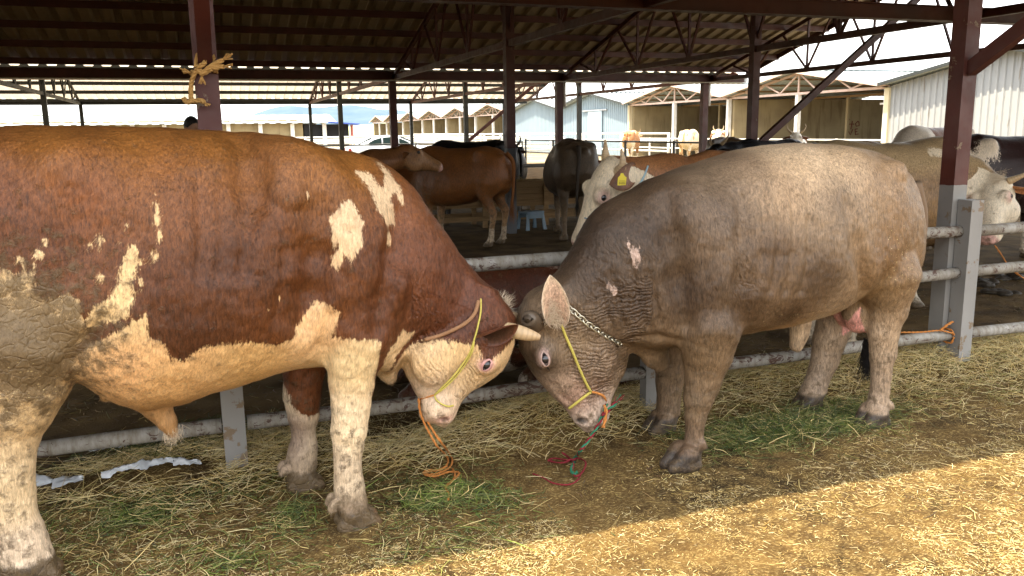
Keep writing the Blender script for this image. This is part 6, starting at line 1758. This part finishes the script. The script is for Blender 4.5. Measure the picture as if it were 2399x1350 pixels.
# --- right bull's halter, chain and rope
hr = empty("strap_halter", (0, 0, 0), "yellow strap halter on the grey-brown bull's face", "halter")
rope("cheek_strap", [skin_pt(frr, fdR, x, y) for x, y in [(1314, 760), (1325, 788), (1340, 823), (1356, 860), (1370, 892), (1383, 917)]], 0.0068, M_yellow, hr, 6)
rope("nose_strap", [skin_pt(frr, fdR, x, y) for x, y in [(1383, 917), (1366, 930), (1348, 944), (1334, 955)]], 0.0075, M_yellow, hr, 6)
rope("chin_cord", [skin_pt(frr, fdR, x, y) for x, y in [(1383, 917), (1398, 920), (1412, 927), (1418, 938)]], 0.006, M_orange, hr, 6)
chain = empty("neck_chain", (0, 0, 0), "steel link chain round the grey-brown bull's neck", "chain")
path = spline([skin_pt(frr, fdR, x, y, 0.010) for x, y in [(1322, 706), (1332, 722), (1350, 740), (1372, 757), (1396, 773), (1420, 788), (1438, 797), (1452, 804)]], 10)
cum = np.concatenate([[0], np.cumsum([np.linalg.norm(path[i + 1] - path[i]) for i in range(len(path) - 1)])])
pitch = 0.026
nl = int(cum[-1] / pitch)
P_ = np.array(path)
for i in range(nl):
    c0 = np.array([np.interp(i * pitch + 0.0, cum, P_[:, k]) for k in range(3)]); c1 = np.array([np.interp((i + 1) * pitch, cum, P_[:, k]) for k in range(3)])
    d = unit(c1 - c0); view = unit(c0 - EYE); side = unit(np.cross(d, view)); nrm_ = np.cross(side, d)
    wv = side * 0.75 + nrm_ * 0.66 if i % 2 else side * 0.95 - nrm_ * 0.3; wv = unit(wv)
    cc = (c0 + c1) / 2; loop = []
    for k in range(17):
        a_ = 2 * math.pi * k / 16
        loop.append(cc + d * (math.copysign(abs(math.cos(a_)) ** 0.8, math.cos(a_)) * 0.0185) + wv * (math.copysign(abs(math.sin(a_)) ** 0.8, math.sin(a_)) * 0.0105))
    b = MB(); b.tube(loop, 0.0038, 7, caps=False); b.build("link", M_chain, chain, True)
rg = empty("lead_rope", (0, 0, 0), "red and green twisted rope hanging from the grey-brown bull's muzzle onto the litter", "rope")
B0 = skin_pt(frr, fdR, 1416, 945, 0.012)
yb_ = B0[1]
hang = [B0] + [on_plane_y(x, y, yb_ - 0.02) for x, y in [(1414, 968), (1404, 990), (1390, 1015), (1374, 1038), (1360, 1056)]]
rope("cord", hang + [gp(1350, 1070, 0.03), gp(1342, 1080, 0.02)], 0.008, [M_redrope, M_greenrope], rg, 6, twist=2)
rope("cord", [on_plane_y(x, y, yb_ - 0.03) for x, y in [(1446, 940), (1436, 950), (1424, 962), (1412, 976)]], 0.009, [M_greenrope, M_redrope], rg, 6, twist=2)
for k in range(10):
    q = on_plane_y(1440, 945, yb_ - 0.03); rope("frayed_end", [q, q + np.array([0.02 + random.uniform(-.02, .03), random.uniform(-.03, .02), random.uniform(0.01, 0.05)])], 0.0022, M_redrope if k % 3 else M_greenrope, rg, 4)
rope("cord", [on_plane_y(x, y, yb_ - 0.035) for x, y in [(1416, 950), (1420, 968), (1416, 990), (1413, 1002)]], 0.008, M_orange, rg, 6, twist=2)
knot = [(1342, 1078), (1320, 1084), (1295, 1082), (1284, 1078), (1300, 1074), (1330, 1078), (1356, 1074), (1372, 1084), (1366, 1104), (1350, 1116), (1340, 1104), (1344, 1086), (1330, 1070), (1316, 1060)]
rope("cord", [gp(x, y, 0.014 + 0.012 * (i % 2)) for i, (x, y) in enumerate(knot)], 0.0052, M_redrope, rg, 6, twist=2)
rope("cord", [gp(x, y, 0.02) for x, y in [(1345, 1082), (1338, 1100), (1346, 1112), (1352, 1106)]], 0.0075, M_greenrope, rg, 6, twist=2)
rope("cord", [gp(x, y) for x, y in [(1248, 1110), (1270, 1118), (1296, 1132), (1330, 1136), (1352, 1126), (1362, 1108)]], 0.0045, M_redrope, rg, 6, twist=2)
# --- blue cord on the cream-faced cow
hb = empty("rope_halter", (0, 0, 0), "thin blue-grey cord halter on the cream-faced cow", "halter")
rope("nose_cord", [skin_pt(f1, fld1, x, y, 0.005) for x, y in [(1370, 511), (1385, 514), (1400, 517), (1412, 519)]], 0.004, M_bluerope, hb)
rope("neck_cord", [skin_pt(f1, fld1, x, y, 0.006) for x, y in [(1517, 390), (1510, 408), (1502, 424), (1494, 436)]], 0.006, rope_mat("pale_blue_cord", (0.34, 0.46, 0.50), (0.24, 0.34, 0.38)), hb)
# --- sisal rope on the near column
kr = empty("tied_rope", (0, 0, 0), "frayed sisal rope knotted round the left red column", "rope")
yk = YF - 0.085
kp = lambda x, y, dy=0.0: on_plane_y(x, y, yk + dy)
rope("cord", [kp(459, 158, .0), kp(462, 132, 0.02), kp(470, 122, 0.07), kp(486, 121, 0.09), kp(499, 128, 0.05), kp(500, 150, .0), kp(492, 163, -.02)], 0.0085, M_sisal, kr, 6, twist=3)
rope("cord", [kp(446, 172, .03), kp(462, 166, -.02), kp(478, 170, -.03), kp(494, 163, -.02), kp(507, 168, .03)], 0.011, M_sisal, kr, 6, twist=3)
rope("cord", [kp(464, 160, -.02), kp(474, 152, -.03), kp(482, 146, -.03)], 0.010, M_sisal, kr, 6, twist=3)
rope("cord", [kp(470, 176, -.03), kp(488, 160, -.04), kp(505, 150, -.03), kp(522, 140, -.02)], 0.010, M_sisal, kr, 6, twist=3)
rope("cord", [kp(480, 166, -.03), kp(500, 160, -.035), kp(524, 156, -.02)], 0.010, M_sisal, kr, 6, twist=3)
rope("cord", [kp(458, 168, -.02), kp(449, 190, -.0), kp(447, 215, .0), kp(448, 232, .0)], 0.0095, M_sisal, kr, 6, twist=3)
rope("cord", [kp(430, 232, .01), kp(440, 240, -.01), kp(450, 236, -.015), kp(460, 238, -.01), kp(470, 235, -.02), kp(478, 241, -.02)], 0.0105, M_sisal, kr, 6, twist=3)
for (x, y, dx, dy) in ((446, 170, -1, -0.2), (522, 140, 1, -0.5), (524, 156, 1, 0), (482, 146, .3, -1), (472, 178, 0, 1), (478, 241, .6, .2)):
    q = kp(x, y, -.02)
    for k in range(9):
        rope("frayed_end", [q, q + np.array([dx * 0.03 + random.uniform(-.015, .015), random.uniform(-.02, .01), -dy * 0.03 + random.uniform(-.012, .012)])], 0.003, M_sisal, kr, 4)
# --- orange cord round the low rail
oc = empty("orange_rope", (0, 0, 0), "orange cord knotted round the low rail left of the right column", "rope")
xo, yo = on_plane_y(2192, 780, YF)[0], fy
rope("cord", [(xo + 0.01, yo - 0.042, 0.26), (xo, yo - 0.03, 0.292), (xo - .005, yo + 0.02, 0.292), (xo - .005, yo + 0.042, .25), (xo, yo + .02, .21), (xo + .005, yo - .03, .21), (xo + .01, yo - .043, .25)], 0.007, M_orange, oc, 6, twist=2)
rope("cord", [(xo, yo - .045, .275), (xo - .10, yo - .03, .30), (xo - .22, yo - .0, .295), (xo - .36, yo + .03, .30)], 0.006, M_orange, oc, 6, twist=2)
rope("cord", [(xo - .10, yo - .03, .30), (xo - .05, yo - .04, .335), (xo - .0, yo - .035, .35)], 0.008, M_orange, oc, 6, twist=2)
oc2 = empty("orange_rope", (0, 0, 0), "orange cord hanging from the white-faced cow's chin to the right", "rope")
q = H6(.50, -.07, 0); q = f6.world(q)
rope("cord", [q, q + np.array([.06, -.02, -.08]), q + np.array([.22, .02, -.20]), q + np.array([.55, .1, -.34]), q + np.array([1.1, .2, -.45])], 0.007, M_orange, oc2, 6, twist=2)

# ================================================================== wooden trough, stool
tr = empty("feed_trough", (4.9, 13.6, 0), "long plank feed trough on legs behind the brown cow", "trough")
for i in range(4):
    z = 0.34 + i * 0.105
    for y in (-0.28, 0.28):
        MB().box((-1.75 + 0.01 * i, y - 0.014, z), (1.75 - 0.012 * i, y + 0.014, z + 0.098)).build("plank", M_wood, tr)
MB().box((-1.72, -0.26, 0.36), (1.72, 0.26, 0.385)).build("base_board", M_wood, tr)
for x in (-1.76, 1.76): MB().box((x - 0.015, -0.29, 0.34), (x + 0.015, 0.29, 0.76)).build("end_board", M_wood, tr)
for x in (-1.6, -0.55, 0.55, 1.6):
    for y in (-0.315, 0.315):
        MB().box((x - 0.04, y - 0.02, -0.02), (x + 0.04, y + 0.02, 0.70)).build("leg", M_wood, tr)
for y in (-0.345, 0.345): MB().bar((-1.7, y, 0.16), (1.7, y, 0.16), 0.02, 0.08).build("stretcher", M_wood, tr)
q_, h_ = [], []
hs_me = []
for k in range(700):
    hs_me.append((random.uniform(-1.65, 1.65), random.uniform(-.24, .24), 0.55 + random.uniform(0, .22)))
t = NT("dry_feed", 0.9, 0.1); t.color((0.34, 0.25, 0.11)); M_feed = t.m
hairs("hay_in_trough", hs_me, [(random.uniform(-1, 1), random.uniform(-1, 1), random.uniform(-.1, .5)) for _ in hs_me], 0.22, 0.004, M_feed, tr, 0.5, 0.2, 3, kind="stuff")
M_stool = flat("blue_grey_plastic", (0.13, 0.19, 0.24), 0.4)
st = empty("plastic_stool", (4.98, 12.78, 0), "small blue-grey plastic step stool on the pen floor", "stool", rz=0.25)
MB().box((-.17, -.13, .27), (.17, .13, .30)).build("seat", M_stool, st)
for sx in (-1, 1):
    for sy in (-1, 1):
        b = MB(); b.add([(sx * .13, sy * .125, .27), (sx * .165, sy * .125, .27), (sx * .205, sy * .155, 0), (sx * .14, sy * .155, 0), (sx * .13, sy * .10, .27), (sx * .165, sy * .10, .27), (sx * .205, sy * .13, 0), (sx * .14, sy * .13, 0)],
                        [(0, 1, 2, 3), (7, 6, 5, 4), (0, 4, 5, 1), (1, 5, 6, 2), (2, 6, 7, 3), (3, 7, 4, 0)]); b.build("leg", M_stool, st)
for sy in (-1, 1): MB().box((-.14, sy * .13 - .01, .19), (.14, sy * .13 + .01, .27)).build("apron", M_stool, st)

# ================================================================== parked car
cy = 42.5
cx0 = on_plane_y(812, 350, cy)[0]
car = empty("parked_car", (cx0, cy, 0), "silver-white sedan parked in the sun behind the shelter", "car")
M_carpaint = NT("silver_paint", 0.25, 0.5, 0.2); M_carpaint.color((0.55, 0.57, 0.58)); M_carpaint = M_carpaint.m
t = NT("car_glass", 0.06, 0.6); t.color((0.02, 0.035, 0.035)); M_glass = t.m
M_tyre = flat("tyre_rubber", (0.02, 0.02, 0.02), 0.8); M_rim = flat("rim_metal", (0.4, 0.4, 0.42), 0.3, 0.7); M_lamp = flat("lamp_lens", (0.35, 0.03, 0.03), 0.2)
f_ = Field((-0.1, -1.0, 0.0), (4.8, 1.0, 1.6), 0.03)
f_.torso([(0.0, .78), (.08, .92), (.5, 1.0), (1.2, 1.02), (3.0, 1.0), (3.9, .90), (4.4, .78), (4.62, .60)], [(0, .45), (.1, .28), (.5, .22), (4.2, .22), (4.5, .28), (4.62, .42)], [(0, .70), (.12, .84), (.6, .90), (3.9, .90), (4.4, .82), (4.62, .62)], 4.0, 0.05, 0.05)
f_.torso([(.35, .95), (.75, 1.16), (1.2, 1.36), (1.7, 1.45), (2.2, 1.46), (2.6, 1.40), (3.1, 1.18), (3.5, .98)], [(.35, .9), (3.5, .9)], [(.35, .60), (.8, .68), (1.6, .72), (2.4, .72), (3.0, .70), (3.5, .62)], 3.6, 0.10, 0.06)
for x in (.85, 3.75):
    for s_ in (-1, 1): f_.cone((x, s_ * .95, .32), (x, s_ * .62, .32), .36, .36, 0.02, sub=True)
Vc, Qc = f_.mesh(); link_mesh("body", np_mesh("body", relax(Vc, Qc, 2), Qc), M_carpaint, car)
for s_ in (-1, 1):
    for outl in ([(.95, 1.08), (1.25, 1.24), (1.62, 1.345), (1.62, 1.06), (1.1, 1.04)], [(1.70, 1.06), (1.70, 1.355), (2.15, 1.375), (2.45, 1.33), (2.45, 1.06)], [(2.52, 1.06), (2.52, 1.31), (2.85, 1.17), (3.05, 1.05)]):
        y = lambda z: s_ * (0.735 - (z - 1.05) * 0.18 + 0.03)
        vs = [(x, y(z), z) for x, z in outl] + [(x, y(z) - s_ * 0.05, z) for x, z in outl]; n_ = len(outl)
        b = MB(); b.add(vs, [tuple(range(n_)), tuple(range(2 * n_ - 1, n_ - 1, -1))] + [(i, n_ + i, n_ + (i + 1) % n_, (i + 1) % n_) for i in range(n_)]); b.build("window", M_glass, car)
    for x in (.85, 3.75):
        b = MB(); b.tube([(x, s_ * .68, .32), (x, s_ * .88, .32)], .32, 20); w_ = b.build("wheel", M_tyre, car, False)
        b = MB(); b.tube([(x, s_ * .80, .32), (x, s_ * .892, .32)], .20, 16); b.build("rim", M_rim, w_)
    MB().box((-.01, s_ * .68 - .16, .70), (.10, s_ * .68 + .12, .84)).build("tail_lamp", M_lamp, car)
    MB().box((4.35, s_ * .62 - .14, .60), (4.56, s_ * .62 + .12, .70)).build("headlight", M_whitepaint, car)
    MB().box((1.85, s_ * .90 - .02, .90), (2.0, s_ * .90 + .02, .93)).build("door_handle", M_rim, car)
b = MB(); b.add([(2.62, -.60, 1.405), (2.62, .60, 1.405), (3.30, .62, 1.10), (3.30, -.62, 1.10), (2.6, -.60, 1.36), (2.6, .60, 1.36), (3.26, .62, 1.06), (3.26, -.62, 1.06)], [(0, 1, 2, 3), (7, 6, 5, 4), (0, 4, 5, 1), (1, 5, 6, 2), (2, 6, 7, 3), (3, 7, 4, 0)]); b.build("windscreen", M_glass, car)
b = MB(); b.add([(.52, -.55, 1.06), (.52, .55, 1.06), (1.12, .58, 1.355), (1.12, -.58, 1.355), (.55, -.55, 1.0), (.55, .55, 1.0), (1.15, .58, 1.30), (1.15, -.58, 1.30)], [(0, 1, 2, 3), (7, 6, 5, 4), (0, 4, 5, 1), (1, 5, 6, 2), (2, 6, 7, 3), (3, 7, 4, 0)]); b.build("rear_window", M_glass, car)

# ================================================================== torn plastic sheet under the left bull
M_plastic = mottled("dirty_white_plastic", (0.55, 0.56, 0.58), (0.34, 0.35, 0.36), 14, 0.35)
SHEETS = []
def strip(label, pts, wid_, lift):
    C = spline([gp(x, y, lift) for x, y in pts], 10); SHEETS.append([q.copy() for q in C]); n = len(C); V, Qd = [], []
    m_ = 9
    crum = (fbm(np.stack([np.repeat(np.arange(n), m_) * 0.31, np.tile(np.arange(m_), n) * 0.55, np.full(n * m_, len(pts))], 1), 1.0, 3, 7) - 0.5) * 0.04
    for i, q in enumerate(C):
        d = C[min(i + 1, n - 1)] - C[max(i - 1, 0)]; d[2] = 0; d = d / (np.linalg.norm(d) + 1e-9); s__ = np.array([-d[1], d[0], 0])
        w = wid_ * (0.55 + 0.45 * math.sin(i * 0.55) * math.sin(i * 0.21 + 1)) * min(1, 0.35 + 2.5 * min(i, n - 1 - i) / n)
        for k in range(m_):
            a_ = (k / (m_ - 1) - 0.5)
            V.append(q + s__ * a_ * w + np.array([random.uniform(-.006, .006), random.uniform(-.006, .006), crum[i * m_ + k] + 0.018 * math.cos(a_ * 3.1)]))
    V = np.array(V); V2 = V - np.array([0, 0, 0.002]); N_ = n * m_
    for i in range(n - 1):
        for k in range(m_ - 1):
            a_ = i * m_ + k; Qd.append((a_, a_ + 1, a_ + m_ + 1, a_ + m_)); Qd.append((N_ + a_ + m_, N_ + a_ + m_ + 1, N_ + a_ + 1, N_ + a_))
    o = link_mesh("plastic_sheet", np_mesh("plastic_sheet", np.concatenate([V, V2]), Qd), M_plastic)
    return tag(o, label, "plastic sheet", "torn plastic under the left bull")
strip("crumpled white plastic strip under the brown bull's belly, nearest the post", [(240, 1118), (290, 1098), (340, 1090), (390, 1082), (430, 1085), (470, 1088)], 0.085, 0.045)
strip("crumpled white plastic strip lying beside the brown bull's hind leg", [(60, 1118), (100, 1128), (150, 1130), (195, 1122)], 0.15, 0.04)
strip("thin torn plastic shred behind the low rail under the brown bull", [(110, 1062), (170, 1056), (230, 1052), (300, 1046)], 0.06, 0.04)

# ================================================================== straw, hay, cut grass
def strands(name, X, Y, Z, length, width, head_, pitch_, bend, colors, label, cat):
    n = len(X)
    d0 = np.stack([np.cos(head_) * np.cos(pitch_), np.sin(head_) * np.cos(pitch_), np.sin(pitch_)], 1)
    side = np.stack([-np.sin(head_), np.cos(head_), np.zeros(n)], 1); up = np.cross(d0, side)
    P0 = np.stack([X, Y, Z], 1)
    rings = []
    short = length.max() < 0.065                    # tiny chaff needs no bend
    TP = (-0.5, 0.5) if short else (-0.5, 0.0, 0.5)
    for k, tpos in enumerate(TP):
        c = P0 + d0 * (tpos * length)[:, None] + side * (bend[:, 0] * (0.25 - tpos ** 2) * length)[:, None] + up * (bend[:, 1] * (0.25 - tpos ** 2) * length)[:, None]
        w = width * (1.0 if k == 1 else 0.72)
        for a_ in (0, 2.094, 4.189):
            rings.append(c + side * (math.cos(a_) * w)[:, None] + up * (math.sin(a_) * w * 0.6)[:, None])
    V = np.stack(rings, 1).reshape(-1, 3)
    nv = 3 * len(TP)
    base = (np.arange(n) * nv)[:, None]
    q = []
    for s_ in range(len(TP) - 1):
        for k in range(3):
            k2 = (k + 1) % 3
            q.append([s_ * 3 + k, s_ * 3 + k2, s_ * 3 + 3 + k2, s_ * 3 + 3 + k])
    Q = (base[:, None, :] + np.array(q)[None]).reshape(-1, 4)
    me = np_mesh(name, V, Q, True)
    set_attr(me, "tone", np.concatenate([np.repeat(colors, nv, 0), np.ones((n * nv, 1))], 1))
    o = link_mesh(name, me, M_straw)
    tag(o, label, cat, kind="stuff")
    return o
t = NT("straw_stalks", 0.6, 0.3); _c = t.attr("tone", 'Color'); t.color(_c)
M_straw = t.m
def tones(n, pal, rs):
    pal = np.array(pal); a_ = pal[rs.integers(0, len(pal), n)]
    return np.clip(a_ * rs.uniform(0.65, 1.25, (n, 1)) + rs.normal(0, 0.01, (n, 3)), 0.005, 0.9)
STRAW = [(.66, .51, .23), (.56, .41, .16), (.74, .61, .33), (.46, .32, .115), (.64, .52, .28)]
OLD = [(.22, .14, .05), (.15, .095, .035), (.30, .20, .075), (.10, .062, .025)]
GREEN = [(.065, .095, .020), (.10, .13, .028), (.04, .06, .014), (.16, .17, .045), (.075, .10, .032)]
YGREEN = [(.27, .26, .085), (.22, .23, .07), (.33, .29, .11)]
rs = np.random.default_rng(5)
def scatter(n, x0, x1, y0, y1, mask=None):
    X = rs.uniform(x0, x1, n * 4); Y = rs.uniform(y0, y1, n * 4)
    if mask is not None:
        k = rs.uniform(0, 1, len(X)) < mask(X, Y); X, Y = X[k], Y[k]
    return X[:n], Y[:n]
def lay(name, X, Y, lmin, lmax, w, pal, pmax, label, cat, lift=0.004, heap=0.0, dirpref=None):
    ok = np.ones(len(X), bool)
    for c_ in SHEETS:
        for q in c_: ok &= np.hypot(X - q[0], Y - q[1]) > 0.075
    X, Y = X[ok], Y[ok]
    n = len(X)
    Z = ground_h(X, Y) + lift + rs.uniform(0, 1, n) ** 1.5 * heap
    L = lmin + (lmax - lmin) * rs.uniform(0, 1, n) ** 2
    hd = rs.uniform(0, 2 * math.pi, n) if dirpref is None else dirpref + rs.normal(0, 0.75, n)
    return strands(name, X, Y, Z, L, rs.uniform(0.6, 1.3, n) * w, hd, rs.normal(0, pmax, n), rs.normal(0, 0.35, (n, 2)) * np.array([1, 0.5]), tones(n, pal, rs), label, cat)
def ell(zones):
    def f_(X, Y):
        r = 0
        for (x, y, rx, ry, a_) in zones: r = np.maximum(r, a_ * np.exp(-(((X - x) / rx) ** 2 + ((Y - y) / ry) ** 2)))
        return r
    return f_
def noise_mask(sc, th, seed):
    return lambda X, Y: np.clip((fbm(np.stack([X, Y, X * 0], 1), sc, 3, seed) - th) * 6, 0, 1)
g1 = lambda x, y: on_ground(x, y)[:2]
# chopped litter everywhere on the floor by the bulls
nm_ = noise_mask(2.4, 0.45, 61)
X, Y = scatter(30000, -1.6, 6.6, 2.0, 4.6, lambda X, Y: 0.05 + 0.95 * nm_(X, Y)); lay("straw_litter", X, Y, 0.008, 0.04, 0.0015, STRAW + OLD, 0.15, "short chopped straw strewn over the floor round the bulls", "straw", 0.003)
X, Y = scatter(4500, -1.6, 6.6, 2.0, 4.4, lambda X, Y: (0.05 + 0.95 * noise_mask(1.4, 0.50, 67)(X, Y)) * np.clip((Y - 2.5) / 0.5, 0.12, 1)); lay("loose_straw", X, Y, 0.04, 0.15, 0.0016, STRAW + OLD, 0.10, "loose longer straw stalks lying over the litter", "straw", 0.006)
# sunny strip
X, Y = scatter(26000, 0.0, 5.5, 1.9, 3.0, lambda X, Y: 0.06 + 0.94 * noise_mask(2.2, 0.50, 71)(X, Y)); lay("sunny_straw", X, Y, 0.005, 0.032, 0.0013, STRAW + [(.34, .22, .07)], 0.12, "dry golden straw in the sunlit strip nearest us", "straw", 0.003)
# hay heaps along the fence
hz = [(x, y, rx * 1.15, ry * 1.15, 1.0) for (x, y, rx, ry, a_) in HEAPS if a_ > 0.045]
X, Y = scatter(19000, -1.0, 6.4, 3.6, 4.6, ell(hz)); lay("hay", X, Y, 0.04, 0.22, 0.0017, STRAW + STRAW + STRAW + YGREEN[:1], 0.32, "pale hay heaped along the foot of the fence", "hay", 0.004, 0.06, 0.2)
X, Y = scatter(7000, 2.4, 6.4, 3.3, 4.3, lambda X, Y: 0.9 * np.clip((X - 2.4) / 1.0, 0, 1) * np.clip((Y - 3.2) / 0.5, 0, 1)); lay("hay", X, Y, 0.04, 0.18, 0.0016, STRAW + YGREEN + OLD, 0.18, "thin hay spread below the right bull's hind legs and the red column", "hay", 0.004, 0.03, 0.1)
# green cut grass
gz = []
for (xa, ya2, xb, yb2, wgt) in ((90, 1180, 560, 1260, 1.0), (250, 1280, 700, 1345, .9), (560, 1150, 780, 1230, .6), (850, 1130, 1170, 1230, 1.2), (870, 1230, 1000, 1270, .8)):
    p_, q_ = g1(xa, (ya2 + yb2) / 2), g1(xb, (ya2 + yb2) / 2); m_ = g1((xa + xb) / 2, ya2); n2 = g1((xa + xb) / 2, yb2)
    gz.append(((p_[0] + q_[0]) / 2, (m_[1] + n2[1]) / 2, abs(q_[0] - p_[0]) * 0.5, abs(m_[1] - n2[1]) * 0.6 + 0.06, wgt))
X, Y = scatter(22000, -1.4, 1.7, 2.5, 3.9, lambda X, Y: ell(gz)(X, Y) * (0.15 + 0.85 * noise_mask(3.5, 0.42, 83)(X, Y))); lay("cut_grass", X, Y, 0.01, 0.06, 0.0019, GREEN + GREEN + GREEN + YGREEN[:2], 0.25, "chopped green fodder trodden into the floor below the brown bull", "grass", 0.003, 0.012)
X, Y = scatter(2600, -1.2, 1.6, 2.5, 3.8, lambda X, Y: ell(gz)(X, Y) * (0.1 + 0.9 * noise_mask(3.5, 0.44, 83)(X, Y))); lay("cut_grass", X, Y, 0.06, 0.20, 0.0018, [(.20, .25, .06), (.14, .19, .045)] + YGREEN[:2] + STRAW[:1], 0.18, "long green stems over the chopped fodder below the brown bull", "grass", 0.008, 0.02)
p_ = g1(1850, 1010); 
X, Y = scatter(6500, 1.9, 3.7, 3.0, 3.9, ell([(p_[0], p_[1], 0.42, 0.17, 1.2), (p_[0] + .35, p_[1] + .06, 0.35, 0.14, .8)])); lay("cut_grass", X, Y, 0.04, 0.17, 0.0018, GREEN + GREEN + YGREEN + STRAW[:1], 0.30, "heap of green cut grass between the right bull's fore and hind legs", "grass", 0.004, 0.05)
p_ = g1(420, 1060)
X, Y = scatter(6500, -1.0, 0.6, 3.6, 4.7, ell([(p_[0], p_[1] + .05, 0.30, 0.22, 1.2)])); lay("cut_grass", X, Y, 0.03, 0.18, 0.0019, [(.05, .07, .018), (.07, .09, .022), (.10, .11, .03)], 0.35, "dark green fodder heap under the brown bull's belly by the post", "grass", 0.004, 0.08)
# darker litter inside the pen
X, Y = scatter(9000, -1.5, 8.5, 4.4, 9.5, lambda X, Y: 0.2 + 0.8 * noise_mask(0.9, 0.45, 77)(X, Y)); lay("pen_litter", X, Y, 0.02, 0.14, 0.0028, OLD + [(.10, .07, .03), (.13, .09, .04)] * 2, 0.12, "trodden brown litter over the floor inside the pen", "straw", 0.003)
# dung
M_dung = mottled("dung", (0.022, 0.016, 0.010), (0.045, 0.033, 0.02), 20, 0.6, bump=0.8)
for k, (px_, py_) in enumerate(((2335, 640), (2310, 668), (2375, 655), (2350, 690))):
    q = on_ground(px_, py_); f_ = Field((-.25, -.2, -.03), (.25, .2, .12), 0.012)
    for m_ in range(7): f_.ell((random.uniform(-.12, .12), random.uniform(-.08, .08), random.uniform(0, .03)), (random.uniform(.05, .09), random.uniform(.05, .08), random.uniform(.02, .04)), 0.03)
    Vd, Qd = f_.mesh(); Vd = Vd + vnormals(Vd, Qd) * ((fbm(Vd, 30, 2, k) - .5) * .02)[:, None]
    o = link_mesh("dung_pat", np_mesh("dung_pat", Vd, Qd), M_dung); o.location = (q[0], q[1], 0.0)
    tag(o, ("dark dung pat on the pen floor, farthest of the four near the right column", "dark dung pat on the pen floor, nearest the right column's fence post", "dark dung pat on the pen floor, rightmost of the four", "dark dung pat on the pen floor, lowest of the four near the right column")[k], "dung", "dung pats by the right column")
